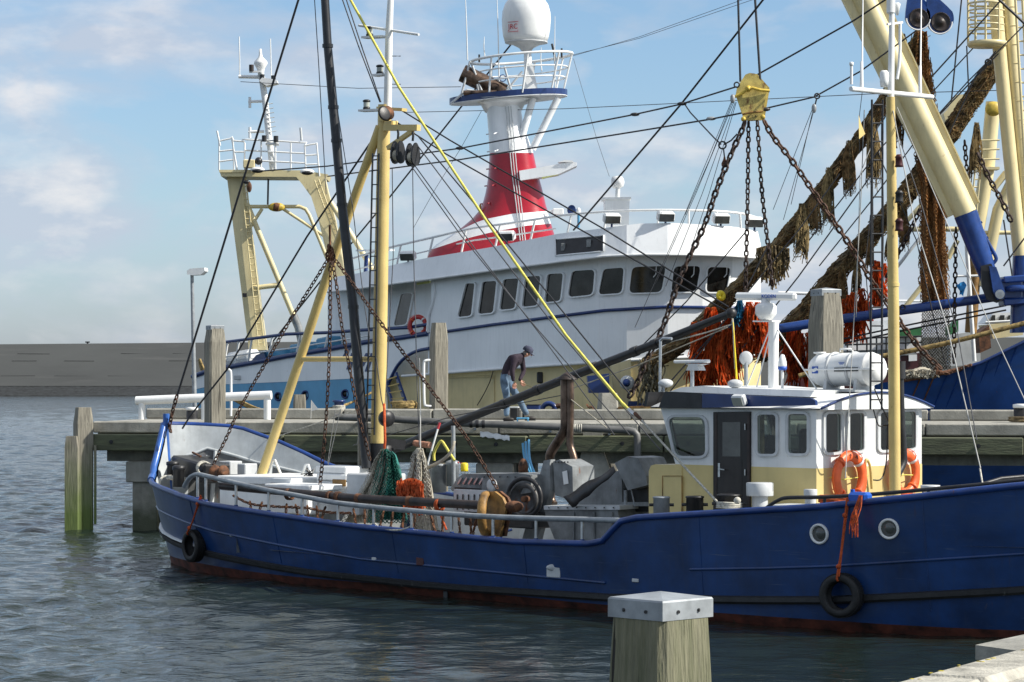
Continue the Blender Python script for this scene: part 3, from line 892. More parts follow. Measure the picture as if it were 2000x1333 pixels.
# post in front of the jetty
c = Jp(420, 800, -.55); rot_post('mooring_post', 'tall grey timber post in front of the jetty beside the cutter bow', Vector((c.x, c.y)), .37, P(420, 637, c.y).z, -1, math.radians(28), 'wood_grey', .22, .35, 'galv')
c = Jp(857, 795, 4.75); rot_post('mooring_post', 'grey timber post behind the jetty kerb with a white grab rail', Vector((c.x, c.y)), .36, P(857, 631, c.y).z, -1, math.radians(20), 'wood_grey', .22, .45)
c = Jp(1613, 790, -.6); rot_post('mooring_post', 'broad grey timber post behind the white life raft canister', Vector((c.x, c.y)), .56, P(1613, 567, c.y).z, -1, math.radians(24), 'wood_grey', .20, .7, 'galv')
c = Jp(585, 795, 4.7); rot_post('mooring_post', 'short stub of grey timber post at the far jetty edge', Vector((c.x, c.y)), .28, P(585, 771, c.y).z, -1, math.radians(10), 'wood_grey', .1, .2)
c = Jp(1187, 795, 4.8); rot_post('mooring_post', 'short pale squared post behind the jetty kerb beside the yellow rope', Vector((c.x, c.y)), .44, P(1187, 768, c.y).z, -1, math.radians(8), 'concrete', .12, .4)
c = Jp(1990, 640, -.5); rot_post('mooring_post', 'slim grey timber post at the right edge of the picture', Vector((c.x, c.y)), .18, P(1994, 620, c.y).z, -1, math.radians(10), 'wood_grey', .1, .3) if False else None
# white grab rail on the back post
g = thing('grab_rail', 'white bent grab rail beside the grey post behind the jetty', 'rail', Jp(830, 795, 4.5))
MB().tube(smoothpts([Jp(840, 704, 4.5), Jp(831, 705, 4.45), Jp(828, 712, 4.45), Jp(828, 750, 4.45), Jp(829, 788, 4.45), Jp(832, 793, 4.45), Jp(842, 794, 4.5)], 4), .030, 8).build('pipe', 'white', g)
MB().tube(smoothpts([Jp(446, 722, 3.9), Jp(449, 724, 3.9), Jp(451, 731, 3.9), Jp(451.5, 780, 3.9), Jp(451, 813, 3.9)], 4), .030, 8).build('pipe', 'white', thing('grab_rail', 'white bent grab rail right of the tall post near the pipe barrier', 'rail', Jp(451, 813, 3.9)))

# ---------------------------------------------------------------- white pipe barrier
t = thing('pipe_barrier', 'low white barrier of thick pipe standing on the left end of the jetty', 'barrier', Jp(400, 822, 3.4))
v = 3.0
A = Jp(266, 783, v); B = Jp(530, 772, v)
MB().cyl(A, B, .10, 16).build('top_pipe', 'white', t)
for px, y0, y1 in ((277, 784, 824), (400, 778, 822), (522, 773, 820)):
    MB().cyl(Jp(px, y0, v), Jp(px, y1, v), .082, 14).build('leg', 'white', t)
# ---------------------------------------------------------------- bollards on the jetty
def bollard(label, px, py, v, r=.1, h=.25, top='white', mm='dark'):
    b = Jp(px, py, v); t = thing('mooring_bollard', label, 'bollard', b, 'bollards on the jetty')
    MB().lathe(b, (0, 0, 1), [(r*1.35, 0), (r*1.35, .03), (r, .035), (r, h*.75)], 16).build('post', mm, t)
    MB().lathe(b+Vector((0, 0, h*.755)), (0, 0, 1), [(r*1.02, 0), (r*1.1, h*.05), (r*1.1, h*.22), (r*.6, h*.25)], 16).build('head', top, t)
bollard('black bollard with white head behind the pipe barrier', 375, 821, 3.7, .13, .30)
bollard('black bollard with white head at the far right of the jetty', 1997, 822, 2.2, .19, .36)
# rope heap by the second bollard
def coil(name, label, c, R, r, turns, m, cat='rope', group=None, flat=1.0, jit=.15):
    pts = []
    for i in range(turns*14):
        a = 2*math.pi*i/14; f = 1-jit*random.random()
        pts.append(Vector(c)+Vector((R*f*math.cos(a), R*f*flat*math.sin(a), r*1.6*(i/14)*.55+random.uniform(0, r*.5))))
    o = MB().tube(pts, r, 6).build(name, m)
    tag(o, label, cat, group); return o
coil('rope_coil', 'dark rope heaped round the foot of the right bollard', Jp(1995, 824, 2.2), .28, .025, 4, 'net_dark')
# moored hawsers running along the far edge
mb = MB()
for k in range(3):
    pts = [Jp(455, 775+3*k, 4.6), Jp(500, 797+3*k, 4.5), Jp(545, 806+2*k, 4.4), Jp(600, 804+2*k, 4.4), Jp(650, 797+2*k, 4.5), Jp(690, 785, 4.8), Jp(740, 760, 5.5)]
    mb.tube(smoothpts(pts, 4), .028, 6)
tag(mb.build('mooring_hawser', 'old_rope'), 'slack yellowish hawsers looped along the jetty toward the white trawler', 'rope')
coil('rope_coil', 'yellowish rope coil lying under the blue ladder', Jp(790, 800, 4.6), .3, .045, 4, 'old_rope')
# small tied bundle: white/blue flag-like stick
t = thing('marker_flag', 'little pale flag on a thin stick on the jetty by the hawsers', 'flag', Jp(607, 818, 3.2))
MB().cyl(Jp(607, 818, 3.2), Jp(608, 782, 3.2), .01, 6).build('stick', 'pale_wire', t)
MB().prism([Jp(608, 782, 3.2), Jp(622, 800, 3.2), Jp(608, 803, 3.2)], (0, .012, 0)).build('cloth', 'light_grey', t)
t = thing('rope_bollard', 'blue cleat wrapped in pale rope at the far jetty edge', 'bollard', Jp(662, 805, 4.4), 'bollards on the jetty')
MB().lathe(Jp(662, 802, 4.4), (0, 0, 1), [(.16, 0), (.12, .05), (.11, .18), (.16, .2), (.15, .24)], 14).build('body', 'navy', t)
mbr = MB()
for i in range(3): mbr.torus(Jp(662, 799-2.6*i, 4.4), (0, .05, 1), .135, .02, 16, 5)
mbr.build('rope_turns', 'white_rope', t)

# ---------------------------------------------------------------- lamp post
t = thing('street_lamp', 'slim grey street lamp with a flat white head at the jetty end', 'lamp', Jp(381, 822, 4.8))
a = Jp(381, 826, 4.8); b = Jp(375, 537, 4.8)
MB().tube([a, a.lerp(b, .5), b], [.055, .048, .04], 10).build('pole', 'galv', t)
h = MB()
prof = [(365, 536), (365, 529), (371, 525), (399, 523), (400, 530), (392, 537), (374, 538)]
h.prism([Jp(x, y, 4.65) for x, y in prof], Vector((JB.x, JB.y, 0))*.3).build('lamp_head', 'white', t)

# ================================================================ near quay
ea = Vector((1.98, 13.4)); eb = Vector((3.05, 15.2)); ed = (eb-ea).normalized(); en = Vector((ed.y, -ed.x))
def Q(u, v, z):
    p = ea+ed*u+en*v; return Vector((p.x, p.y, z))
Rq = Matrix.Rotation(math.atan2(ed.y, ed.x), 3, 'Z')
q = MB().box(Q(0, 3.5, .4), (16, 6.2, 2.5), Rq).build('quay', 'concrete_pale'); struct(q)
for k in range(-5, 6):
    u0 = k*1.6+.4
    MB().box(Q(u0+.8, .2, .85), (1.585, .395, 1.70+.004*math.sin(k*3)), Rq, .045).build('kerb_stone', 'concrete_pale', q)
mb = MB()
for i in range(22):
    u0 = random.uniform(-.5, 2.3); c = Q(u0, random.uniform(.03, .09), 1.70)
    mb.ball(c, random.uniform(.006, .014), 6, 4, (1.5, 1.2, .35))
mo = mb.build('moss', 'lichen', q); mo['kind'] = 'stuff'
a = P(1905, 1260, 17.5)
st = thing('landing_step', 'low concrete block with a dark mossy side beyond the quay edge', 'step', (a.x+.5, a.y, .5))
MB().prism([a, P(2100, 1218, 18.4), P(2100, 1246, 17.3), P(1985, 1271, 17.1)], (0, 0, -.10)).build('top_slab', 'concrete', st)
MB().prism([P(1908, 1271, 17.5)+Vector((0, 0, -.045)), P(2100, 1230, 18.4)+Vector((0, 0, -.045)), P(2100, 1258, 17.35)+Vector((0, 0, -.045)), P(1988, 1283, 17.15)+Vector((0, 0, -.045))], (0, 0, -1.6)).build('block', 'wood_pile', st)
# ================================================================ BLUE CUTTER
WL = [(0, .02), (.3, .30), (.81, .61), (1.7, 1.05), (2.84, 1.45), (4.2, 1.80), (5.83, 2.06), (9, 2.25), (12.5, 2.42), (15.3, 2.45), (16.8, 2.28), (18.1, 1.86), (18.9, 1.45), (19.7, .8), (20.1, .02)]
GW = [(0, .03), (.12, .42), (.35, .72), (.8, 1.08), (1.4, 1.38), (2.2, 1.70), (3.3, 2.00), (5, 2.24), (7.3, 2.40), (10.7, 2.50), (13, 2.56), (15.3, 2.60), (17, 2.45), (18.2, 2.12), (19.2, 1.65), (20.1, .95), (20.6, .03)]
ZN = [(0, 2.42), (.10, 1.80), (.22, 1.52), (.4, 1.44), (3.3, 1.165), (7.3, .97), (10.7, .89), (12.2, .93), (12.45, .98), (12.62, 1.13), (12.8, 1.27), (13.1, 1.33), (16.2, 1.59), (17.6, 1.76), (18.85, 1.93), (20.6, 2.1)]
ZF = [(0, 2.42), (.7, 2.36), (1.5, 2.04), (2.3, 1.66), (3.2, 1.40), (5, 1.2), (7.3, 1.05), (10.7, .93), (12.4, .95), (12.8, 1.27), (13.1, 1.33), (16.2, 1.59), (17.6, 1.76), (18.85, 1.93), (20.6, 2.1)]
RAKE = lambda s, z: -0.10*max(0, z)*max(0, 1-s/2.0)    # stem rakes forward
stations = sorted(set([0, .05, .1, .16, .22, .3, .4, .6, .8, 1.1, 1.4, 1.8, 2.2, 2.8, 3.3, 4, 5, 6, 7.3, 8.5, 9.6, 10.7, 11.6, 12.2, 12.35, 12.45, 12.54, 12.62, 12.7, 12.8, 12.95, 13.1, 14, 15, 15.3, 16.2, 17, 17.6, 18.2, 18.6, 19, 19.3, 19.6, 19.9, 20.1]))
def hull_pt(s, side, z):
    """point on the shell; side +1 near, -1 far"""
    zg = lerp(ZN if side > 0 else ZF, s)
    w = lerp(WL, s); g = lerp(GW, s)
    zr = max(zg, .9)
    if z < 0: b = w*(1+.35*z)
    else:
        f = min(1.0, z/zr); b = w+(g-w)*(f**.8)
    return L(s+RAKE(s, z), side*b, z)
cut = thing('fishing_cutter', 'dark blue fishing cutter with a white and tan wheelhouse moored in front', 'fishing boat', L(9, 0, 0))
def shell(zlo, zhi, n, m, name, off=0.0):
    mb = MB()
    for side in (1, -1):
        rows = []
        for s in stations:
            zg = lerp(ZN if side > 0 else ZF, s)
            a = zlo(s) if callable(zlo) else zlo
            b = zg if zhi is None else (zhi(s) if callable(zhi) else zhi)
            rows.append([hull_pt(s, side, a+(b-a)*i/n) for i in range(n+1)])
        mb.loft(rows)
    return mb.build(name, m, cut)
boot = lambda s: .10+.012*math.sin(s*.9)
shell(-.7, boot, 3, 'red_boot', 'boot_topping')
hull = shell(boot, None, 9, 'blue_hull', 'hull')
# transom closing / bow post
# inner bulwark (white) and cap rail
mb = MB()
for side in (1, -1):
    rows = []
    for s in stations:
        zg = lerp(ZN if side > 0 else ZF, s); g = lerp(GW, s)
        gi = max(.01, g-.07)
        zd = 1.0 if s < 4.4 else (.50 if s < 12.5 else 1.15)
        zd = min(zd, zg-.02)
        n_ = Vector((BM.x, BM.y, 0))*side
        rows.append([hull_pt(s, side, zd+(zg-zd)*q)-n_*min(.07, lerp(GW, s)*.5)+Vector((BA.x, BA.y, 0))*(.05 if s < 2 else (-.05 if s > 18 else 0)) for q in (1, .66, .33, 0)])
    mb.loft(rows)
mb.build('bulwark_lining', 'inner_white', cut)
mb = MB()
for side in (1, -1):
    pts = [hull_pt(s, side, lerp(ZN if side > 0 else ZF, s))+Vector((0, 0, .012)) for s in stations]
    mb.tube(pts, .048, 8)
mb.build('cap_rail', 'blue_cap', cut)
# light blue stem edge
mb = MB()
mb.tube([L(.03+RAKE(0, z), .02, z) for z in (0.2, .8, 1.4, 1.9, 2.2, 2.46)], .05, 8)
mb.tube([hull_pt(s, 1, lerp(ZN, s))+Vector((0, 0, .015)) for s in (0, .05, .1, .16, .22, .3, .4)], .065, 8)
mb.tube([L(-.22, 0, 2.40), L(-.22, 0, 2.62)], .06, 8)
mb.build('stem_bar', 'light_blue_edge', cut)
# decks
mb = MB()
for s0, s1, z in ((.3, 4.5, 1.0), (4.5, 12.55, .5), (12.55, 20.1, 1.15)):
    ss = [s for s in stations if s0 <= s <= s1]
    rows = [[L(s, -(lerp(GW, s)-.09), z), L(s, 0, z+.03), L(s, lerp(GW, s)-.09, z)] for s in ss]
    mb.loft(rows)
    a = ss[-1]; g = lerp(GW, a)-.12
    if a < 13: mb.quad(L(a, -g, .4), L(a, g, .4), L(a, g, max(z, 1.15 if a > 10 else 1.0)), L(a, -g, max(z, 1.15 if a > 10 else 1.0)))
mb.build('deck', 'grey_paint', cut)
# rubbing strake (black) and upper strakes
RB = [(0.0, .66), (.5, .50), (1.5, .40), (3, .31), (5.8, .19), (9, .145), (12.5, .20), (14.3, .28), (16.2, .38), (18.85, .62), (20.1, .75)]
mb = MB()
for side in (1, -1):
    rows = []
    for s in [x for x in stations if x <= 20.1]:
        z = lerp(RB, s); o = BM*side
        n = Vector((o.x, o.y, 0))
        if s < 3: n = (n+Vector((-BA.x, -BA.y, 0))*(1.2-s*.4)).normalized()
        lo_ = hull_pt(s, side, z-.055); hi_ = hull_pt(s, side, z+.055)
        rows.append([lo_-n*.01, lo_+n*.06, lo_+n*.08+Vector((0, 0, .03)), hi_+n*.06-Vector((0, 0, .02)), hi_-n*.01])
    mb.loft(rows, smooth=False)
mb.build('rubbing_strake', 'rubber', cut)
# worn white painted line on the strake near the bow
mb = MB(); rows = []
for s in [0.05, .2, .4, .6, .8, 1.1, 1.4, 1.8, 2.2, 2.6]:
    z = lerp(RB, s)+.064; n = (Vector((BM.x, BM.y, 0))+Vector((-BA.x, -BA.y, 0))*(1.2-s*.4)).normalized()
    p = hull_pt(s, 1, z); rows.append([p+n*.062, p+n*.045+Vector((0, 0, .03)), p-n*.01+Vector((0, 0, .034))])
mb.loft(rows); mb.build('strake_paint', 'light_grey', cut)
mb = MB()
for tab, s0 in (([(0, 1.02), (3.3, .72), (7, .48), (12.5, .40)], 0.3), ([(13.2, .62), (16, .80), (18.85, 1.08), (20.1, 1.2)], 13.2)):
    pts = [hull_pt(s, 1, lerp(tab, s)) for s in stations if s0 <= s <= tab[-1][0]]
    mb.tube(pts, .022, 6)
mb.build('plate_seam', 'blue_hull', cut)
for s_ in (2.6, 5.2, 8.1, 10.9, 14.2, 17.6):
    MB().tube([hull_pt(s_, 1, z)+Vector((BM.x, BM.y, 0))*.001 for z in np.linspace(.3, lerp(ZN, s_)-.03, 8)], .008, 5).build('weld_seam', 'blue_hull', cut)
# portholes in the aft quarter
def on_hull(px, py):
    """point of the near shell seen at a pixel"""
    best = None
    for i in range(400):
        s = i*.05
        if s > 20: break
        lo2 = -0.3; hi2 = lerp(ZN, s)
        # find z with matching row
        for it in range(18):
            z = (lo2+hi2)/2; p = hull_pt(s, 1, z)
            y = HZ-(p.z-EYE)*F/p.y
            if y > py: lo2 = z
            else: hi2 = z
        x = 1000+p.x*F/p.y
        if best is None or abs(x-px) < best[0]: best = (abs(x-px), s, z, p)
    _, s, z, p = best
    t1 = hull_pt(s+.15, 1, z)-hull_pt(s-.15, 1, z); t2 = hull_pt(s, 1, z+.08)-hull_pt(s, 1, z-.08)
    n = t1.cross(t2).normalized()
    if n.y > 0: n = -n
    return p, n
for px, py in ((1600, 1043), (1740, 1033)):
    p, n = on_hull(px, py)
    r = .128
    w = MB().lathe(p-n*.02, n, [(r*1.06, 0), (r*1.06, .05), (r*.95, .06), (r*.84, .05), (r*.80, .028)], 28).build('porthole', 'white', cut)
    MB().lathe(p-n*.02, n, [(r*.80, .0), (r*.80, .036), (r*.01, .037)], 28).build('pane', 'glass_grey', w)
# freeing ports / small plates on the hull
for px, py, w, h, m in ((1082, 1118, .26, .15, 'light_grey'), (822, 1097, .16, .12, 'dark_red'), (732, 1092, .10, .05, 'light_grey'), (1239, 1134, .12, .05, 'light_grey'), (453, 1046, .08, .04, 'light_grey'), (870, 1161, .09, .10, 'dark')):
    p, n = on_hull(px, py)
    R = frame_M(p, Vector((BA.x, BA.y, 0)), Vector((0, 0, 1))).to_3x3()
    MB().box(p+n*.004, (w, h, .022), R, .008).build('hull_plate', m, cut)
    if m == 'light_grey' and w > .2:
        MB().ball(p+Vector((0, 0, h*.45)), w*.42, 10, 6, (1, .25, .45)).build('port_hood', m, cut)
# small draught-mark plate text is illegible in the photo: left as a plate

# ---------------------------------------------------------------- bow fittings
mbt = MB().beam(bp(352, 905, -.35), bp(424, 926, .15), .5, .34, bev=.03).build('windlass_beam', 'dark', cut)
MB().beam(bp(376, 884, -.3), bp(392, 892, -.1), .03, .03).build('windlass_bar', 'rust', mbt); MB().beam(bp(378, 890, -.3), bp(404, 890, -.3), .02, .02).build('windlass_bar', 'steel', mbt)
MB().lathe(bp(420, 925, .35), (BA.x, BA.y, 0), [(.13, -.02), (.15, 0), (.10, .04), (.10, .2), (.15, .22)], 16).build('warping_drum', 'rust', mbt)
mat('recess_shade_grey', (.16, .165, .165), .6, var=.3, scale=3, streak=.5, rust=.3)
rows = []
for s_ in (.15, .25, .4, .55, .8, 1.1, 1.4, 1.8, 2.2, 2.8, 3.3, 4):      # dark grey sheet over the lining, its colour standing in for a recess's shade
    zt = lerp([(.2, 1.86), (.4, 1.99), (1.1, 1.75), (1.9, 1.56), (2.4, 1.40), (3.3, 1.17), (4, 1.08)], s_)
    n_ = Vector((BM.x, BM.y, 0))*-1
    rows.append([hull_pt(s_, -1, zt)-n_*.12, hull_pt(s_, -1, 1.0)-n_*.13])
MB().loft(rows).build('recess_shade_sheet', 'recess_shade_grey', cut)
MB().tube([r[0] for r in rows], .03, 6).build('recess_lip', 'inner_white', cut)
for q in (3, 6, 8, 10): MB().beam(rows[q][0]+Vector((BM.x, BM.y, 0))*.05, rows[q][1]+Vector((BM.x, BM.y, 0))*.05, .03, .14).build('bulwark_frame', 'inner_white', cut)
mb = MB()
for k in range(4): mb.torus(bp(396+k*2, 914+k, .3), (.3, -.9, .2*k), .11+.01*k, .016, 18, 5)
tag(mb.build('rope_coil', 'white_rope'), 'small pale rope coil hung on the dark windlass at the bow', 'rope')
mb = MB()
for k in range(3): mb.tube(smoothpts([bp(346+k*5, 898, -.3), bp(349+k*6, 905, -.25), bp(345+k*6, 916, -.2)], 3), .018, 5)
tag(mb.build('frayed_rope', 'old_rope'), 'bits of straw coloured rope lying at the forward end of the windlass', 'rope')
def bpair(s, t, z, r, h, m='dark'):
    o = MB().lathe(L(s, t, z), (0, 0, 1), [(r, 0), (r, h*.8), (r*1.12, h*.82), (r*1.12, h*.97), (r*.7, h)], 16).build('bitt', m, cut); return o
p = bp(337, 924, .3); MB().lathe(p-Vector((0, 0, .12)), (0, 0, 1), [(.1, 0), (.1, .25), (.115, .26), (.115, .31), (.07, .33)], 16).build('bitt', 'dark', cut)
p = bp(349, 938, .55); MB().lathe(p-Vector((0, 0, .12)), (0, 0, 1), [(.1, 0), (.1, .29), (.115, .30), (.115, .36), (.07, .38)], 16).build('bitt', 'dark', cut)
for px, py, w, h in ((450, 916, .32, .28), (483, 920, .22, .26)):
    c = bp(px, py, -.6); MB().box(c, (w, .3, h), -TH, .015).build('deck_locker', 'light_grey', cut)
# lashings over the bow bulwark: white mooring rope round the bitts
mb = MB()
for k in range(3): mb.torus(bp(345, 933+2*k, .45), (.1, .1, 1), .17, .018, 18, 5)
mb.tube(smoothpts([bp(335, 930, .5), bp(318, 932, .62), bp(312, 942, .7), bp(313, 958, .75)], 4), .022, 6)
tag(mb.build('mooring_rope', 'white_rope'), 'white mooring rope turned round the black bitts at the cutter bow', 'rope')

# ---------------------------------------------------------------- stanchions and pipe rail on the low bulwark
rp = [(360, 951), (366, 940), (374, 931), (386, 927), (402, 930), (461, 944), (525, 958), (590, 970), (660, 983), (730, 991), (804, 998), (882, 1005), (963, 1010), (1047, 1013), (1137, 1015), (1228, 1018)]
def rail_pt(px, py):
    t = 1.2
    for it in range(6):
        q = bp(px, py, t); d = Vector((q.x, q.y))-BO; t = lerp(GW, max(.2, d.dot(BA)))-.03
    return bp(px, py, t)
MB().tube(smoothpts([rail_pt(*q) for q in rp], 3), .040, 8).build('rail', 'galv', cut)
for px, py in [(386, 927), (402, 930), (461, 944), (525, 958), (590, 970), (660, 983), (730, 991), (804, 998), (882, 1005), (963, 1010), (1047, 1013), (1137, 1015)]:
    a = rail_pt(px, py); s = (Vector((a.x, a.y))-BO).dot(BA); zz = lerp(ZN, s)
    MB().cyl(Vector((a.x, a.y, zz)), a, .024, 8).build('stanchion', 'steel', cut)
    MB().cyl(Vector((a.x, a.y, zz)), Vector((a.x, a.y, zz+.07)), .034, 8).build('stanchion_foot', 'blue_cap', cut)
# trawl beam lying along the rail with its roller head
tb = thing('trawl_beam', 'long dark brown trawl pole lying along the cutter side inside the rail', 'trawl gear', bp(690, 972, 1.9))
def tp(px, py): return bp(px, py, 1.95)
MB().cyl(tp(432, 950), tp(700, 974), .062, 12).build('pole_section', 'brown_pole', tb)
MB().cyl(tp(700, 974), tp(955, 988), .068, 12).build('pole_section', 'brown_pole', tb)
for px, py in ((660, 970), (800, 979), (700, 974)):
    a = tp(px, py); MB().cyl(a-Vector((.03, -.02, 0)), a+Vector((.03, -.02, 0)), .078, 12).build('pole_collar', 'rust', tb)
for k, off in enumerate((0, .055)):
    poly = [tp(x, y)+Vector((BM.x, BM.y, 0))*(-.05-off*2+.1) for x, y in ((953, 968), (962, 960), (975, 960), (990, 972), (998, 990), (992, 1012), (985, 1048), (952, 1048), (950, 1000))]
    MB().prism(poly, Vector((BM.x, BM.y, 0))*(.05)).build('trawl_shoe', ['rust_yellow', 'rust'][k], tb)
MB().torus(tp(960, 1003)+Vector((BM.x, BM.y, 0))*.12, (BM.x*.5-.85*BA.x, BM.y*.5-.85*BA.y, 0), .29, .05, 26, 8, sx=1.4).build('shoe_rim', 'rust_yellow', tb)
MB().ball(tp(1004, 990), .11, 8, 6, (1.3, 1, .8)).build('shackle_lump', 'rust', tb)
# tickler chains slung beneath the pole
for k, px in enumerate((488, 512, 560, 577, 600, 618, 636, 690, 712, 750, 768, 790, 812, 840, 866, 895, 918, 932)):
    y0 = 955+(px-432)*.072; 
    mbc = MB(); dx = random.uniform(-12, 12)
    chain_mb(mbc, smoothpts([tp(px, y0+20), tp(px+dx*.5, y0+38), tp(px+dx, y0+58+random.uniform(0, 12))], 4), .075, .013)
    mbc.build('tickler_chain', 'rust', tb)
mbc = MB()
chain_mb(mbc, smoothpts([tp(455, 968), tp(490, 985), tp(540, 990), tp(600, 993), tp(640, 1001), tp(690, 1003)], 4), .075, .013)
mbc.build('tickler_chain', 'rust', tb)
for px in (565, 645, 858):
    y0 = 955+(px-432)*.072
    mbq = MB()
    for k in range(3): a = tp(px+k*2.2-2, y0+1); mbq.torus(a, (BA.x, BA.y, .1*k), .085, .014, 14, 5)
    mbq.build('lashing', 'orange_rope' if px == 858 else 'rust', tb)
MB().tube(smoothpts([tp(858, 976), tp(855, 990), tp(862, 1010), tp(872, 1035)], 4), .016, 6).build('lashing_tail', 'orange_rope', tb)

# ---------------------------------------------------------------- fore hatch with white boxes
def bbox_px(x0, y0, x1, y1, t, depth, bev=.02):
    """box whose near face spans these pixels on the plane t, running 'depth' inboard"""
    a = bp(x0, y1, t); b = bp(x1, y1, t); c = bp(x0, y0, t); d = bp(x1, y0, t)
    n = -Vector((BM.x, BM.y, 0))*depth
    z0 = (a.z+b.z)/2; z1 = (c.z+d.z)/2
    cx = (a+b)/2+n/2; ln = (Vector((b.x, b.y, 0))-Vector((a.x, a.y, 0))).length
    return MB().box((cx.x, cx.y, (z0+z1)/2), (ln, depth, z1-z0), -TH, bev)
hh = thing('fish_hold_hatch', 'low white hatch box with handles on the foredeck behind the mast leg', 'hatch', bp(495, 985, .9))
bbox_px(428, 945, 575, 1000, 1.0, 1.5).build('coaming', 'white', hh)
bbox_px(424, 932, 568, 946, 1.08, 1.65, .015).build('lid', 'white', hh)
bbox_px(516, 947, 604, 958, 1.55, .75, .015).build('small_lid', 'white', hh)
bbox_px(520, 958, 600, 1004, 1.52, .7).build('side_box', 'white', hh)
MB().box(bp(535, 946, 1.3), (.12, .05, .04), -TH).build('latch', 'dark', hh)
for pts in (((521, 931), (533, 900), (537, 899), (551, 933)), ((584, 943), (597, 908), (602, 908), (613, 946))):
    MB().tube([bp(x, y, -.2) for x, y in pts], .022, 8).build('handle', 'white', hh)
for i, (lab, x0, y0, x1, y1, t) in enumerate((('white fish box open stack bottom beside the grey cabinet', 617, 940, 675, 966, .7), ('white fish box with a yellow stain in the middle of the stack', 617, 926, 676, 939.5, .72), ('white lidded box on top of the stack near the mast', 615, 911, 675, 925.5, .68))):
    o = bbox_px(x0, y0, x1, y1, t, .55, .02).build('fish_box', 'white'); tag(o, lab, 'box', 'white fish boxes on the foredeck')
o = bbox_px(649, 937, 674, 950, .735, .02, .004).build('yellow_patch', 'rust_yellow', bpy.data.objects['fish_box.001'] if 'fish_box.001' in bpy.data.objects else None)
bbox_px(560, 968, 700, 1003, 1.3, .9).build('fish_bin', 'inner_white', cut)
# grey cabinet
bbox_px(676, 926, 742, 1000, .9, .6).build('cabinet', 'light_grey', cut)
# dark brush like clump by the handle
mb = MB()
for i in range(26):
    a = bp(606+random.uniform(-6, 6), 925, .2); mb.tube([a, a+Vector((random.uniform(-.12, .12), random.uniform(-.1, .1), random.uniform(-.25, .1)))], .008, 4)
tag(mb.build('frayed_rope', 'dark'), 'tuft of dark frayed rope on the white hatch', 'rope')
# coil of orange rope on the far rail post
t = thing('rope_coil', 'orange rope coiled on a black drum at the far side of the foredeck', 'rope', bp(583, 918, -1.6))
MB().cyl(bp(566, 908, -1.6), bp(580, 908, -1.6), .11, 14).build('drum', 'dark', t)
mb = MB()
for i in range(9):
    mb.torus(bp(570+i*3.8, 909+i*.4, -1.6), (.9, -.4, .15*math.sin(i*2)), .10+.012*math.sin(i*1.7), .017, 16, 5)
mb.build('rope_turns', 'orange_rope', t)

# ---------------------------------------------------------------- mast and booms
def mp_(px, py, t=0.0): return bp(px, py, t)
mast = MB().tube([mp_(738, 868), mp_(744, 560), mp_(750, 238)], [.125, .118, .105], 18).build('mast', 'cream', cut)
MB().cyl(mp_(737, 960), mp_(738, 866), .15, 18).build('mast_heel', 'dark', cut)
MB().cyl(mp_(751, 238), mp_(752, 205), .115, 16).build('mast_cap', 'cream', cut)
MB().tube([mp_(757, 215), mp_(760, 60), mp_(765, -45)], [.068, .062, .045], 14).build('topmast', 'white', cut)
MB().beam(mp_(740, 212), mp_(790, 215), .12, .05).build('mast_table', 'cream', cut)
# tripod leg
MB().tube([mp_(742, 248, .05), mp_(650, 505, .05), mp_(598, 665, .05), mp_(503, 950, .05)], [.075, .08, .08, .085], 14).build('mast_leg', 'cream', cut)
MB().cyl(mp_(592, 702, .05), mp_(738, 702, .05), .045, 12).build('mast_stay_bar', 'cream', cut)
# crane bracket at the masthead
MB().beam(mp_(752, 250, .1), mp_(818, 250, .1), .09, .10).build('crane_arm', 'cream', cut)
MB().beam(mp_(758, 290, .1), mp_(806, 256, .1), .07, .07).build('crane_brace', 'cream', cut)
MB().box(mp_(764, 245, .05), (.22, .16, .14), -TH, .02).build('crane_bracket', 'cream', cut)
# light brackets on the topmast
for px0, px1, y, ly in ((712, 752, 74, 52), (732, 752, 148, 127), (706, 748, 217, 195)):
    MB().beam(mp_(px0, y), mp_(px1, y-2), .16, .035).build('lamp_bracket', 'white', cut)
    lx = px0+ (10 if px0 != 732 else 10)
    a = mp_(lx, y-3); b = mp_(lx, ly)
    lm = MB().lathe(a, b-a, [(.062, 0), (.062, .03), (.05, .035), (.05, (b-a).length*.75), (.066, (b-a).length*.78), (.066, (b-a).length*.9), (.04, (b-a).length)], 14).build('nav_lamp', 'dark', cut)
    MB().cyl(a.lerp(b, .25), a.lerp(b, .72), .054, 14).build('lens', 'lamp_glass', lm)
MB().cyl(mp_(701, 50), mp_(818, 68), .022, 8).build('crosstree', 'white', cut)
for y in (110, 165):
    MB().tube([mp_(766, y, .05), mp_(772, y, .25), mp_(782, y, .25), mp_(780, y, .02)], .008, 6).build('mast_step', 'dark', cut)
# ladder on the mast
mb = MB()
mb.beam(mp_(728, 300, .2), mp_(716, 850, .2), .02, .025); mb.beam(mp_(740, 300, .2), mp_(731, 850, .2), .02, .025)
for i in range(20):
    y = 305+i*28; f = (y-300)/550
    mb.beam(mp_(728-12*f, y, .2), mp_(740-9*f, y, .2), .025, .018)
mb.build('mast_ladder', 'dark', cut)
# outrigger boom, hoisted
bo = MB(); b0 = [(716, 915), (706, 800), (690, 600), (668, 400), (651, 210), (640, 90), (633, -30)]
bo.tube([bp(x, y, .25) for x, y in b0], [.080, .084, .082, .080, .078, .072, .07], 16)
boom = bo.build('boom', 'black_boom', cut)
for x, y in ((708, 820), (690, 600), (668, 400), (651, 210), (640, 90), (657, 275)):
    a = bp(x, y, .25); MB().cyl(a-Vector((0, 0, .03)), a+Vector((0, 0, .03)), .091, 16).build('boom_collar', 'black_boom', boom)
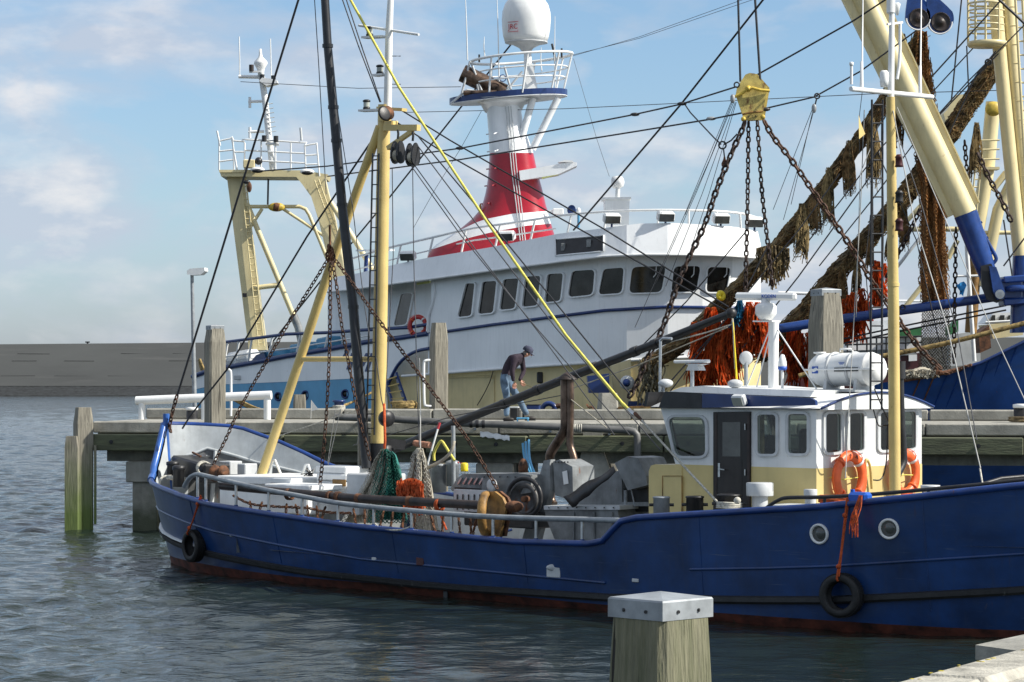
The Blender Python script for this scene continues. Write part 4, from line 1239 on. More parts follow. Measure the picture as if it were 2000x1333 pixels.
# outrigger boom, lowered aft on the far side
b1 = [(760, 882), (890, 827), (1100, 742), (1300, 664), (1425, 613)]
bo = MB().tube([bp(x, y, -1.2) for x, y in b1], [.070, .074, .072, .068, .055], 16)
boom2 = bo.build('boom', 'black_boom', cut)
for x, y in ((890, 827), (985, 789), (1050, 762), (1160, 718), (1280, 672), (1240, 687)):
    a = bp(x, y, -1.2); d = (bp(b1[3][0], b1[3][1], -1.2)-bp(b1[1][0], b1[1][1], -1.2)).normalized()
    MB().cyl(a-d*.06, a+d*.06, .083, 16).build('boom_collar', 'black_boom', boom2)
MB().ball(bp(1428, 612, -1.2), .085, 10, 8).build('boom_head', 'dark', boom2)
MB().lathe(bp(740, 880, -.3), (0, 0, 1), [(.25, -.1), (.25, .08), (.1, .12)], 14).build('boom_heel', 'dark', cut)
MB().beam(bp(700, 858, .1), bp(790, 870, -.6), .12, .16).build('boom_heel', 'dark', cut)
# hanging blocks at the masthead
for (lab, px, py, tip, t) in (('left of the two black wooden blocks under the masthead crane', 777, 298, 268, .3), ('right of the two black wooden blocks under the masthead crane', 806, 302, 272, .25)):
    t_ = thing('pulley_block', lab, 'pulley', bp(px, py, t), 'pulleys under the cutter masthead')
    c = bp(px, py, t); n = Vector((.75, -.66, 0))
    for sgn in (-1, 1):
        pl = []
        for i in range(16):
            a = 2*math.pi*i/16; rr = .16
            pl.append(c+n*(.05*sgn)+Vector((-n.y, n.x, 0))*rr*.62*math.cos(a)*(1-.25*math.sin(a))+Vector((0, 0, rr*1.18*math.sin(a))))
        MB().prism(pl, n*.03*sgn).build('cheek', 'dark', t_)
    MB().lathe(c-n*.04-Vector((0, 0, .05)), n, [(.095, 0), (.075, .03), (.075, .05), (.095, .08)], 20).build('sheave', 'net_beige', t_)
    MB().tube([bp(px, tip+4, t), bp(px+1, tip-6, t), bp(px, tip-14, t)], .02, 6).build('hook', 'dark', t_)
t_ = thing('pulley_block', 'dark block set on top of the yellow mast beside the topmast', 'pulley', mp_(753, 222, .2), 'pulleys under the cutter masthead')
MB().lathe(mp_(756, 222, .22), (.6, -.7, .2), [(.12, -.04), (.10, -.015), (.10, .015), (.12, .04)], 18).build('sheave', 'rust', t_)
MB().lathe(mp_(751, 222, .3), (.6, -.7, .2), [(.10, -.015), (.13, 0), (.10, .015)], 18).build('cheek', 'dark', t_)

# ---------------------------------------------------------------- winch and machinery on the working deck
mat('grey_drum', (.12, .12, .12), .45, metal=.4, var=.4, scale=5, rust=.45)
w = thing('trawl_winch', 'grey trawl winch with ribbed cover and drum amidships on the cutter', 'winch', bp(960, 985, .6))
bbox_px(884, 957, 1000, 1000, .8, .9, .02).build('base_frame', 'grey_paint', w)
pl = [bp(x, y, .75) for x, y in ((880, 957), (892, 935), (905, 926), (998, 926), (1008, 938), (1010, 957))]
MB().prism(pl, -Vector((BM.x, BM.y, 0))*.8).build('cover', 'grey_paint', w)
for k in range(9):
    x = 895+k*10.5
    MB().beam(bp(x, 946, .78), bp(x+7, 934, .78), .03, .03).build('cover_rib', 'steel', w)
pl = [bp(x, y, .85) for x, y in ((940, 965), (942, 937), (960, 927), (1010, 924), (1036, 928), (1038, 962), (1005, 968))]
MB().prism(pl, -Vector((BM.x, BM.y, 0))*.7).build('gearbox', 'grey_paint', w)
MB().beam(bp(890, 955, .82), bp(946, 958, .82), .05, .05).build('dark_slot', 'dark', w)
for k in range(5): MB().cyl(bp(893+k*11, 966, 1.0), bp(893+k*11, 996, 1.0), .012, 6).build('plate_rib', 'dark', w)
for k in range(4): MB().tube(smoothpts([bp(948+k*9, 962, .9), bp(950+k*9, 975+k*2, .95), bp(958+k*10, 992, .95), bp(990+k*8, 1002+k*3, .9)], 3), .016, 6).build('hydraulic_pipe', 'dark', w)
for k in range(4): 
    a = bp(898+k*6, 926, .45); b = bp(895+k*6, 904+k*2, .45); MB().tube([a, b], .008, 5).build('lever', 'steel', w); MB().ball(b, .016, 6, 5).build('lever_knob', 'red_print', w)
MB().lathe(bp(962, 948, .95), (BM.x, BM.y, 0), [(.10, 0), (.10, .03), (.05, .035)], 16).build('inspection_cover', 'light_grey', w)
for k in range(6): MB().cyl(bp(946+k*15, 932, .86), bp(946+k*15, 932, .885), .012, 6).build('bolt', 'dark', w)
bbox_px(905, 1000, 1040, 1030, .9, .6).build('winch_bed', 'dark', w)
MB().tube(smoothpts([bp(1000, 1035, 1.6), bp(985, 1040, 1.7), bp(978, 1050, 1.8)], 3), .02, 6).build('hose', 'navy', w)
dr = MB().lathe(bp(1030, 975, .75), (BA.x*.25+BM.x, BA.y*.25+BM.y, 0), [(.22, -.3), (.22, .10), (.26, .11), (.26, .15), (.20, .16), (.17, .10), (.02, .06)], 26).build('drum', 'grey_drum', w)
MB().lathe(bp(1030, 975, .90), (BA.x*.25+BM.x, BA.y*.25+BM.y, 0), [(.05, 0), (.05, .12), (.03, .13)], 14).build('drum_shaft', 'rust', w)
MB().torus(bp(1024, 972, .95), (BA.x*.25+BM.x, BA.y*.25+BM.y, 0), .29, .035, 26, 8).build('brake_band', 'dark', w)
bbox_px(886, 957, 950, 1000, .98, .06, .005).build('side_plate', 'light_grey', w)
c = bp(907, 914, .5)
o = MB().lathe(c-Vector((0, 0, .06)), (0, 0, 1), [(.055, 0), (.06, .02), (.06, .12), (.045, .135), (.02, .14)], 14).build('yellow_jug', 'yellow'); tag(o, 'small yellow plastic jug standing on the winch cover', 'jug')
# grey cylinders and yellow hose behind the net
t = thing('deck_drum', 'grey steel drum beside the white net amidships', 'drum', bp(856, 935, .2))
MB().lathe(bp(856, 962, .2), (0, 0, 1), [(.13, 0), (.13, .42), (.14, .43), (.14, .45), (.05, .46)], 18).build('body', 'galv', t)
t = thing('deck_drum', 'second grey pressure drum with a domed top right of the first', 'drum', bp(885, 930, .2))
MB().lathe(bp(884, 950, .1), (0, 0, 1), [(.10, 0), (.10, .33), (.13, .35), (.10, .40), (.02, .43)], 18).build('body', 'galv', t)
o = MB().tube(smoothpts([bp(848, 900, .4), bp(848, 885, .4), bp(855, 870, .4), bp(862, 862, .4), bp(870, 872, .4), bp(878, 885, .4), bp(888, 900, .4)], 4), .022, 8).build('yellow_hose', 'yellow_rope'); tag(o, 'yellow hose looped over the deck gear behind the white net', 'hose')
o = MB().tube(smoothpts([bp(826, 918, .9), bp(845, 910, .85), bp(870, 895, .8), bp(882, 880, .75), bp(887, 862, .7)], 4), .028, 8).build('old_hose', 'net_beige'); tag(o, 'pale hose bending upward from the hung white net', 'hose')
t = thing('gallows_post', 'thin grey deck post right of the hung white net', 'post', bp(885, 960, .2))
MB().cyl(bp(886, 960, .2), bp(885, 832, .2), .035, 10).build('post', 'galv', t)
t = thing('boat_hook', 'thin pale pole leaning beside the hung white net', 'pole', bp(832, 915, .5))
MB().cyl(bp(832, 918, .5), bp(858, 828, .3), .016, 8).build('shaft', 'white', t)
MB().cyl(bp(855, 838, .32), bp(859, 826, .3), .022, 8).build('grip', 'red_print', t)
t = thing('gallows_post', 'thin grey deck post left of the hung green net', 'post', bp(701, 960, .1))
MB().cyl(bp(702, 958, .1), bp(703, 845, .1), .035, 10).build('post', 'wood_grey', t)
# exhaust stack
t = thing('exhaust_stack', 'twin brown exhaust pipes with a conical rain cap amidships', 'exhaust', bp(1080, 990, .3))
def ex(px, py): return bp(px, py, .15)
MB().tube(smoothpts([ex(1104, 742), ex(1104, 800), ex(1103, 838), ex(1090, 862), ex(1076, 885), ex(1074, 905), ex(1074, 960), ex(1076, 978), ex(1081, 987)], 4), .075, 14).build('pipe', 'exhaust', t)
MB().tube(smoothpts([ex(1114, 742), ex(1114, 820), ex(1113, 865), ex(1118, 885), ex(1122, 900), ex(1125, 930), ex(1126, 965)], 4), .055, 14).build('pipe', 'exhaust', t)
MB().lathe(ex(1107, 741), (0, 0, 1), [(.17, -.01), (.17, .0), (.03, .10), (.01, .11)], 16).build('rain_cap', 'brown_pole', t)
# catch sorter: trough, hopper, legs, rubber sheet
t = thing('catch_sorter', 'grey steel catch sorting machine with hopper on the working deck', 'machine', bp(1140, 1050, .5))
def cs(px, py, tt): return bp(px, py, tt)
inn = -Vector((BM.x, BM.y, 0))
MB().prism([cs(x, y, .9) for x, y in ((1064, 993), (1206, 993), (1216, 1058), (1085, 1058), (1066, 1012))], inn*.8).build('trough', 'grey_paint', t)
MB().prism([cs(x, y, .93) for x, y in ((1062, 988), (1210, 988), (1210, 996), (1062, 996))], inn*.88).build('trough_rim', 'light_grey', t)
MB().prism([cs(x, y, .6) for x, y in ((1062, 900), (1074, 898), (1074, 960), (1048, 1060), (1018, 1060))], inn*.12).build('chute', 'grey_paint', t)
MB().prism([cs(x, y, .55) for x, y in ((1080, 902), (1092, 898), (1118, 912), (1119, 960), (1108, 975), (1084, 968))], inn*.5).build('housing', 'grey_paint', t)
MB().prism([cs(x, y, .57) for x, y in ((1098, 922), (1107, 919), (1110, 945), (1101, 947))], inn*.01).build('rating_plate', 'white', t)
for k in range(5): MB().cyl(cs(1085+k*6, 903, .57), cs(1085+k*6, 903, .60), .014, 6).build('bolt', 'dark', t)
MB().prism([cs(x, y, .55) for x, y in ((1110, 980), (1160, 942), (1205, 920), (1214, 930), (1216, 992), (1110, 992))], inn*.55).build('drum_cover', 'grey_paint', t)
for x in (1120, 1160, 1195): MB().beam(cs(x, 1000, .92), cs(x, 1055, .92), .04, .02).build('stiffener', 'grey_paint', t)
MB().tube([cs(1066, 1012, .93), cs(1208, 1012, .93)], .012, 6).build('weld_bead', 'light_grey', t)
for k in range(8): MB().cyl(cs(1072+k*18, 992, .94), cs(1072+k*18, 992, .955), .012, 6).build('bolt', 'dark', t)
MB().prism([cs(x, y, .70) for x, y in ((1200, 905), (1225, 892), (1246, 895), (1262, 930), (1264, 948), (1226, 958))], inn*.6).build('hopper', 'grey_paint', t)
MB().prism([cs(x, y, .5) for x, y in ((1216, 955), (1262, 950), (1270, 1000), (1218, 1000))], inn*.3).build('hopper_support', 'dark', t)
MB().beam(cs(1216, 985, .6), cs(1273, 985, .6), .06, .06).build('cross_bar', 'grey_paint', t)
MB().cyl(cs(1222, 1000, .62), cs(1222, 958, .62), .03, 8).build('leg', 'galv', t)
MB().cyl(cs(1240, 990, .62), cs(1232, 952, .62), .012, 8).build('leg', 'galv', t)
sh = MB(); rows = []
for i in range(9):
    f = i/8
    a = cs(1101+f*98, 971-f*57+3*math.sin(i*1.3), .95); b = cs(1119+f*44+f*f*40, 992-f*30-f*f*40+2*math.sin(i*2), 1.02)
    rows.append([a, a.lerp(b, .5)+Vector((0, -.02*math.sin(i*2), 0)), b])
sh.loft(rows)
ms = sh.build('rubber_sheet', 'dark'); tag(ms, 'black rubber sheet draped over the grey sorting machine', 'sheet')
so = ms.modifiers.new('thickness', 'SOLIDIFY'); so.thickness = .015
for k in range(3):
    o = MB().tube(smoothpts([bp(1021+k*6, 866-k*3, -.3), bp(1024+k*5, 893, -.25+.06*k), bp(1032+k*5, 920, -.1+.05*k), bp(1044+k*5, 942, .1), bp(1058+k*4, 958, .2)], 5), .019, 8).build('blue_hose', 'sky_blue')
    tag(o, ['leftmost of the three pale blue hydraulic hoses beside the exhaust', 'middle one of the three pale blue hydraulic hoses beside the exhaust', 'rightmost of the three pale blue hydraulic hoses beside the exhaust'][k], 'hose', 'blue hoses beside the exhaust')
o = MB().ball(bp(1022, 915, 0), .10, 8, 6, (.8, .8, 1.6)).build('rusty_shackle', 'rust'); tag(o, 'rusty shackle hanging beside the blue hoses', 'shackle')

# ---------------------------------------------------------------- wheelhouse
TW = 1.27; SF, SA = 12.5, 15.2; ZT = 2.86; ZM = 2.04
def wall(poly, m, name, d=None):
    return MB().prism(poly, d).build(name, m, cut)
# side walls, front and aft as one shell (upper white, lower tan)
def ring(z, sf, e=0.0): return [L(sf-e, TW+e, z), L(SA+e, TW+e, z), L(SA+e, -TW-e, z), L(sf-e, -TW-e, z)]
def holed(outer, holes, name, m, thick, axis):
    """flat wall panel with window openings cut right through"""
    from mathutils.geometry import tessellate_polygon
    allv = [Vector(p) for lp in [outer]+holes for p in lp]
    bm = bmesh.new(); bv = [bm.verts.new(p) for p in allv]
    for tri in tessellate_polygon([[Vector(p) for p in lp] for lp in [outer]+holes]):
        try: bm.faces.new([bv[k] for k in tri])
        except ValueError: pass
    ext = bmesh.ops.extrude_face_region(bm, geom=bm.faces[:], use_keep_orig=True)
    inner = set(g for g in ext['geom'] if isinstance(g, bmesh.types.BMFace))
    bmesh.ops.translate(bm, vec=axis*-thick, verts=[g for g in ext['geom'] if isinstance(g, bmesh.types.BMVert)])
    bmesh.ops.recalc_face_normals(bm, faces=bm.faces[:])
    me = bpy.data.meshes.new(name)
    for f in bm.faces: f.material_index = 1 if f in inner else 0
    bm.to_mesh(me); bm.free(); me.materials.append(MATS[m]); me.materials.append(MATS['brown_pole'])
    o = bpy.data.objects.new(name, me); COL.objects.link(o); attach(o, cut); return o
nM = Vector((BM.x, BM.y, 0)); nAx = Vector((BA.x, BA.y, 0))
WS = [[(1306, 815), (1379, 815), (1380, 891), (1321, 891)], [(1481, 810), (1517, 810), (1517, 887), (1481, 887)], [(1541, 809), (1578, 809), (1578, 886), (1541, 886)]]
WA = [[(1611, 809), (1640, 808), (1640, 883), (1611, 885)], [(1657, 808), (1685, 807), (1685, 880), (1657, 882)], [(1717, 806), (1747, 805), (1747, 878), (1717, 880)], [(1757, 805), (1786, 804), (1786, 876), (1757, 878)]]
hs = [[bp(p.x, p.y, TW) for p in rpoly(c, .22)] for c in WS]
holed([L(12.72, TW, ZM), L(SA, TW, ZM), L(SA, TW, ZT), L(12.44, TW, ZT)], hs, 'wheelhouse_wall', 'white', .035, nM)
holed([L(12.72, -TW, ZM), L(SA, -TW, ZM), L(SA, -TW, ZT), L(12.44, -TW, ZT)], [[p-nM*2*TW for p in h] for h in hs], 'wheelhouse_wall', 'white', .035, -nM)
ha = [[bs(p.x, p.y, SA) for p in rpoly(c, .22)] for c in WA]
tb_ = [TW-.001]+[(Vector((q.x, q.y))-BO).dot(BM) for q in (bs(x, 850, SA) for x in (1648.5, 1701, 1752))]+[-TW+.001]
for k in range(4): holed([L(SA, tb_[k+1], ZM), L(SA, tb_[k], ZM), L(SA, tb_[k], ZT), L(SA, tb_[k+1], ZT)], [ha[k]], 'wheelhouse_wall', 'white', .035, nAx)
fm = (L(12.72, 0, ZM), L(12.44, 0, ZT))
def fpt(t, z): return L(12.72-.28*(z-ZM)/(ZT-ZM), t, z)
hf = [[fpt(t, z) for t, z in ((a+.06, 2.2), (a+.7, 2.2), (a+.74, 2.24), (a+.74, 2.68), (a+.7, 2.72), (a+.06, 2.72), (a+.02, 2.68), (a+.02, 2.24))] for a in (-1.15, -.38, .39)]
holed([fpt(-TW+.001, ZM), fpt(TW-.001, ZM), fpt(TW-.001, ZT), fpt(-TW+.001, ZT)], hf, 'wheelhouse_wall', 'white', .035, (-nAx-Vector((0, 0, .3))).normalized())
# inside: floor, console, wheel, seat back
MB().quad(*[q+Vector((0, 0, -.05)) for q in ring(ZM, 12.74)]).build('wheelhouse_floor', 'brown_pole', cut)
MB().quad(*[q+Vector((0, 0, -.03)) for q in ring(ZT, 12.46)]).build('wheelhouse_ceiling', 'brown_pole', cut)
MB().box(L(13.0, 0, 2.10), (.4, 2.1, .22), -TH, .03).build('console', 'brown_pole', cut)
for t_ in (-.5, .1, .65): MB().box(L(13.0, t_, 2.32), (.2, .3, .22), -TH, .03).build('instrument', 'dark', cut)
MB().torus(L(13.3, .2, 2.25), (BA.x, BA.y, .3), .24, .02, 20, 6).build('steering_wheel', 'brown_pole', cut)
MB().box(L(14.1, -.1, 2.25), (.14, .5, .6), -TH, .05).build('seat_back', 'dark', cut)
for t_, s_ in ((TW-.06, 14.02), (TW-.06, 14.45)):
    pl_ = []
    for k in range(9): pl_.append([L(s_+.03*k, t_-.02*math.sin(k*1.9), z) for z in (2.82, 2.1)])
    MB().loft(pl_).build('curtain', 'net_olive', cut)
lw = MB().loft([ring(1.1, 12.74, .004), ring(ZM, 12.72, .004)], closed=True, smooth=False); lw.add(ring(ZM, 12.72, .004), [(0, 1, 2, 3)])
lw.build('wheelhouse_base', 'tan', cut)
MB().prism([L(12.24, TW+.02, 1.1), L(12.24, TW+.02, 1.93), L(12.28, TW+.02, 2.01), L(12.36, TW+.02, 2.03), L(12.85, TW+.02, 2.03), L(12.85, TW+.02, 1.1)], Vector((BM.x, BM.y, 0))*(-2.5)).build('front_casing', 'tan', cut)
fr = bbox_px(1295, 931, 1331, 1004, TW+.035, .02, .004).build('access_panel', 'tan', cut)
MB().tube([bp(1294, 1004, TW+.04), bp(1294, 930, TW+.04), bp(1332, 930, TW+.04), bp(1332, 1004, TW+.04)], .008, 6).build('panel_seam', 'rust_yellow', fr)
# cambered roof
rows = []
for s in [12.32, 12.34, 13, 14, 15, 15.32, 15.34]:
    e = 0 if 12.33 < s < 15.33 else -.02
    rows.append([L(s, t, ZT+.0+.215*(1-(t/1.36)**2)+e) for t in np.linspace(-1.36, 1.36, 13)])
rm = MB().loft(rows)
rm.loft([[L(s, t, ZT-.02) for t in (-1.36, 1.36)] for s in (12.32, 15.34)])
for e in (0, -1):
    r = rows[e]; s = (12.32, 15.34)[e]
    rm.loft([r, [L(s, t, ZT-.02) for t in np.linspace(-1.36, 1.36, 13)]], smooth=False)
roof = rm.build('roof', 'white', cut)
MB().tube([L(15.35, t, ZT-.0+.215*(1-(t/1.36)**2)) for t in np.linspace(-1.36, 1.36, 13)], .018, 6).build('roof_edge', 'navy', roof)
# dark blue fascia with a black front section
z0, z1 = 2.86, 3.075
MB().prism([bp(1286, 797, 1.40), bp(1298, 765, 1.40), bp(1370, 768, 1.40), bp(1370, 797, 1.40)], inn*.05).build('fascia', 'dark', cut)
MB().prism([bp(1371, 797, 1.41), bp(1371, 769, 1.41), bp(1583, 778, 1.41), bp(1592, 783, 1.41), bp(1593, 792, 1.41)], inn*.05).build('fascia', 'navy', cut)
MB().prism([L(12.2, 1.36, 2.86), L(12.25, 1.36, 3.07), L(12.25, -1.36, 3.07), L(12.2, -1.36, 2.86)], Vector((BA.x, BA.y, 0))*.05).build('fascia', 'dark', cut)
MB().prism([bp(x, y, .95) for x, y in ((1300, 768), (1330, 757), (1372, 754), (1420, 758), (1590, 763), (1582, 776), (1370, 768))], inn*1.9).build('roof_tray', 'white', cut)
# far side and front panes
for h in hs: MB().add([p-nM*(2*TW-.015) for p in h], [list(range(len(h)))]).build('pane', 'clear_glass', cut)
for h in hf: MB().add(h, [list(range(len(h)))]).build('pane', 'clear_glass', cut)
# windows
def window(c4, fn, m='clear_glass', frame='light_grey', gw=5.0, rad=.22, parent=cut, th=.03, name='window', back=.0):
    pl = rpoly(c4, rad); outer = scale_poly(pl, gw)
    cent = sum((fn(p.x, p.y) for p in pl), Vector((0, 0, 0)))/len(pl)
    a = fn(*c4[0]); b = fn(*c4[1]); c = fn(*c4[2])
    n = (b-a).cross(c-a).normalized()
    if n.y > 0: n = -n
    O = [fn(p.x, p.y)+n*th for p in outer]; I = [fn(p.x, p.y)+n*th for p in pl]
    O0 = [fn(p.x, p.y)-n*.01 for p in outer]; I0 = [fn(p.x, p.y)+n*(.008) for p in pl]
    mb = MB(); k = len(O)
    mb.loft([O0, O, I, I0], closed=True, smooth=False)
    # loft closed along polygon direction
    f = mb.build(name, frame, parent)
    MB().add([p for p in I0], [list(range(k))]).build('pane', m, f)
    return f
def wside(x, y): return bp(x, y, TW+.004)
def waft(x, y): return bs(x, y, SA+.004)
window([(1306, 815), (1379, 815), (1380, 891), (1321, 891)], wside)
window([(1481, 810), (1517, 810), (1517, 887), (1481, 887)], wside)
window([(1541, 809), (1578, 809), (1578, 886), (1541, 886)], wside)
window([(1611, 809), (1640, 808), (1640, 883), (1611, 885)], waft)
window([(1657, 808), (1685, 807), (1685, 880), (1657, 882)], waft)
window([(1717, 806), (1747, 805), (1747, 878), (1717, 880)], waft)
window([(1757, 805), (1786, 804), (1786, 876), (1757, 878)], waft)
# short curtains / stuff behind the panes are seen as tints only
# door
dd = MB().prism([bp(x, y, TW+.03) for x, y in ((1393, 1012), (1393, 805), (1465, 804), (1465, 1012))], inn*.04).build('door', 'door_wood', cut)
MB().prism([bp(x, y, TW+.036) for x, y in ((1396, 1012), (1396, 808), (1400, 808), (1400, 1012))], inn*.02).build('door_frame', 'brown_pole', dd)
MB().prism([bp(x, y, TW+.036) for x, y in ((1459, 1012), (1459, 808), (1464, 808), (1464, 1012))], inn*.02).build('door_frame', 'brown_pole', dd)
MB().prism([bp(x, y, TW+.036) for x, y in ((1411, 892), (1411, 825), (1446, 825), (1446, 892))], inn*.01).build('pane', 'glass_grey', dd)
for i in range(6):
    y = 898+i*16
    MB().prism([bp(x, yy, TW+.034) for x, yy in ((1409, y+13), (1409, y), (1449, y), (1449, y+13))], inn*.01).build('plank', 'door_wood', dd)
MB().prism([bp(x, y, TW+.04) for x, y in ((1402, 932), (1402, 905), (1406, 905), (1406, 932))], inn*.01).build('lock_plate', 'steel', dd)
MB().beam(bp(1403, 916, TW+.075), bp(1415, 918, TW+.075), .015, .015).build('handle', 'steel', dd)
for y in (834, 923): MB().cyl(bp(1455, y-6, TW+.045), bp(1455, y+6, TW+.045), .010, 6).build('hinge', 'steel', dd)
# flood lamp under the fascia, small vents
def flood(px, py, t, parent, sz=1.0):
    c = bp(px, py, t)
    R = Matrix.Rotation(-TH, 3, 'Z') @ Matrix.Rotation(math.radians(25), 3, 'X')
    o = MB().box(c, (.20*sz, .10*sz, .15*sz), R, .02).build('flood_lamp', 'light_grey', parent)
    MB().box(c+R@Vector((0, -.052*sz, 0)), (.165*sz, .006, .115*sz), R).build('lens', 'lamp_glass', o)
    MB().beam(c, c+Vector((.05, .12, .03)), .03, .03).build('bracket', 'galv', o)
flood(1444, 782, 1.48, cut, 1.05)
for px, py in ((1300, 749), (1436, 750)):
    c = bp(px, py, .9)
    o = MB().ball(c, .085, 14, 9, (1.3, 1, .75)).build('search_lamp', 'light_grey', cut)
    MB().cyl(c-Vector((.03, 0, .04)), c-Vector((.03, 0, .13)), .02, 8).build('lamp_stem', 'galv', o)
# grab rail by the aft corner, and mushrooms vents on the side deck
MB().tube(smoothpts([bs(1703, 955, SA+.05), bs(1700, 915, SA+.07), bs(1694, 899, SA+.08), bs(1690, 905, SA+.07), bs(1690, 950, SA+.05)], 4), .022, 8).build('grab_rail', 'cream', cut)
def vent(px, py0, py1, pyc, r, rc, t, m='light_grey'):
    a = bp(px, py1, t); b = bp(px, pyc, t); c = bp(px, py0, t)
    o = MB().cyl(a, b, r, 18).build('vent', m, cut)
    MB().lathe(b, (0, 0, 1), [(rc*.98, 0), (rc, .01), (rc, (c-b).length*.95), (rc*.96, (c-b).length)], 22).build('vent_cowl', m, o)
vent(1484, 943, 1004, 969, .11, .185, 1.85)
vent(1583, 956, 994, 972, .075, .09, 1.9)
vent(1817, 948, 985, 955, .09, .13, 1.0)
bbox_px(1808, 956, 1905, 975, 1.0, 1.2, .015).build('deck_hatch', 'light_grey', cut)
bbox_px(1500, 988, 1605, 1004, 1.9, .5, .01).build('deck_plinth', 'light_grey', cut)
# bollards along the aft bulwark
for px, y0, y1, r, m in ((1292, 970, 1003, .115, 'galv'), (1357, 969, 1003, .12, 'dark'), (1424, 965, 1003, .155, 'dark')):
    a = bp(px, y1, 2.15); b = bp(px, y0, 2.15); h = (b-a).length
    o = MB().lathe(a, (0, 0, 1), [(r, -.05), (r, h*.88), (r*1.08, h*.9), (r*1.08, h*.97), (r*.9, h)], 20).build('mooring_bitt', m, cut)
    MB().cyl(a+Vector((-r*1.5, 0, h*.5)), a+Vector((r*1.5, 0, h*.5)), .022, 8).build('cross_pin', 'dark', o)
# black hand rail aft
rl = [(1478, 1000), (1490, 990), (1510, 978), (1530, 973), (1600, 972), (1700, 966), (1800, 957), (1900, 948), (2000, 937), (2060, 930)]
MB().tube(smoothpts([rail_pt(*q)-Vector((BM.x, BM.y, 0))*.12 for q in rl], 3), .026, 8).build('hand_rail', 'dark', cut)
for px, py in ((1600, 972), (1685, 967), (1803, 957), (1930, 944)):
    a = rail_pt(px, py)-Vector((BM.x, BM.y, 0))*.12; MB().cyl(a, Vector((a.x, a.y, a.z-.32)), .022, 8).build('stanchion', 'dark', cut)
# aft mast, ladder, black exhaust
def am(px, py): return bs(px, py, 16.0)
MB().tube([am(1748, 985), am(1745, 600), am(1739, 190)], [.082, .078, .062], 16).build('aft_mast', 'cream', cut)
for y in (560, 395): 
    a = am(1744.5, y); MB().cyl(a, a+Vector((0, 0, .05)), .085, 16).build('mast_band', 'cream', cut)
MB().tube([am(1740, 190), am(1741, 110), am(1742, -20)], [.045, .042, .035], 12).build('aft_topmast', 'white', cut)
MB().cyl(am(1662, 174), am(1821, 190), .034, 10).build('aerial_yard', 'white', cut)
mb = MB()
for x0, x1 in ((1703, 1700), (1724, 1722)): mb.tube([am(x0, 195), am((x0+x1)/2, 500), am(x1, 800)], .016, 6)
for i in range(17): y = 205+i*36; mb.cyl(am(1702, y), am(1724, y), .012, 6)
mb.build('aft_ladder', 'dark', cut)
MB().tube(smoothpts([bs(1757, 716, 15.9), bs(1758, 760, 15.9), bs(1760, 820, 15.9), bs(1764, 885, 15.9), bs(1763, 905, 15.9), bs(1754, 925, 15.9), bs(1748, 945, 15.9)], 4), .055, 14).build('exhaust_pipe', 'dark', cut)
MB().cyl(bs(1757, 740, 15.9), bs(1757, 706, 15.9), .08, 14).build('exhaust_head', 'dark', cut)
# nav lights on the aft mast
for px, py, m in ((1752, 315, 'dark_red'), (1752, 385, 'dark'), (1752, 440, 'dark_red')):
    c = bs(px+4, py, 16.15)
    MB().lathe(c-Vector((0, 0, .08)), (0, 0, 1), [(.06, 0), (.05, .03), (.05, .12), (.06, .13), (.03, .17)], 14).build('nav_lamp', m, cut)
# whip aerials and aerials on the yard
for px, y0, y1 in ((1683, 176, -60), (1797, 184, -60)):
    a = am(px, y0); 
    MB().tube([a, am(px, y0-55), am(px+1, y0-56), am(px+3, y1)], [.026, .02, .012, .006], 8).build('whip_aerial', 'white', cut)
MB().lathe(am(1727, 170), (0, 0, 1), [(.05, 0), (.06, .08), (.06, .19), (.04, .22)], 14).build('gps_dome', 'white', cut)
MB().tube([am(1663, 165), am(1663, 130)], .02, 8).build('gps_stem', 'white', cut)
MB().lathe(am(1663, 130), (0, 0, 1), [(.02, 0), (.03, .02), (.03, .05), (.01, .06)], 10).build('gps_head', 'white', cut)
MB().tube([am(1752, 155), am(1756, 130), am(1758, 95), am(1758, 60), am(1758, 42)], .022, 8).build('aerial_branch', 'white', cut)
MB().beam(am(1733, 48), am(1762, 44), .03, .03).build('aerial_bracket', 'white', cut)
MB().box(am(1740, 10), (.10, .1, .25), -TH, .02).build('aerial_box', 'white', cut)
MB().lathe(am(1752, 16), (0, 0, 1), [(.02, -.1), (.04, 0), (.05, .05), (.03, .07)], 10).build('gps_head', 'white', cut)
# pale pennant
t = thing('pennant', 'limp yellowish pennant hanging below the left end of the aerial yard', 'flag', am(1680, 250))
MB().prism([am(x, y) for x, y in ((1677, 225), (1683, 245), (1690, 262), (1678, 272))], (0, .01, 0)).build('cloth', 'cream', t)
# radars on the roof
rp_ = MB()
o = MB().cyl(bp(1510, 785, 0), bp(1511, 628, 0), .075, 16).build('radar_mast', 'white', cut)
MB().beam(bp(1478, 628, 0), bp(1516, 628, 0), .2, .02).build('radar_platform', 'white', cut)
o = MB().lathe(bp(1496, 627, 0), (0, 0, 1), [(.04, 0), (.10, .02), (.16, .10), (.16, .21), (.12, .25), (.07, .26), (.06, .32)], 10).build('radar_housing', 'white', cut)
sc_ = MB()
a = bp(1438, 579, 0); b = bp(1555, 580, 0)
R = frame_M((a+b)/2, b-a, Vector((0, 0, 1))).to_3x3()
sc_.box((a+b)/2, ((b-a).length, .115, .10), R, .03)
ra = sc_.build('radar_scanner', 'white', cut)
mid = (a+b)/2+R@Vector((.075, 0, 0))
text_obj('KODEN', .075, frame_M(bp(1506, 579.5, 0)+R@Vector((0, 0, .059)), b-a, Vector((0, 0, 1))), 'blue_print', ra)
for sx0, sx1 in ((1505, 1455), (1508, 1476), (1516, 1596)):
    MB().cyl(bp(sx0, 640, 0), bp(sx1, 764 if sx0 != 1516 else 762, .1), .010, 6).build('radar_stay', 'white', cut)
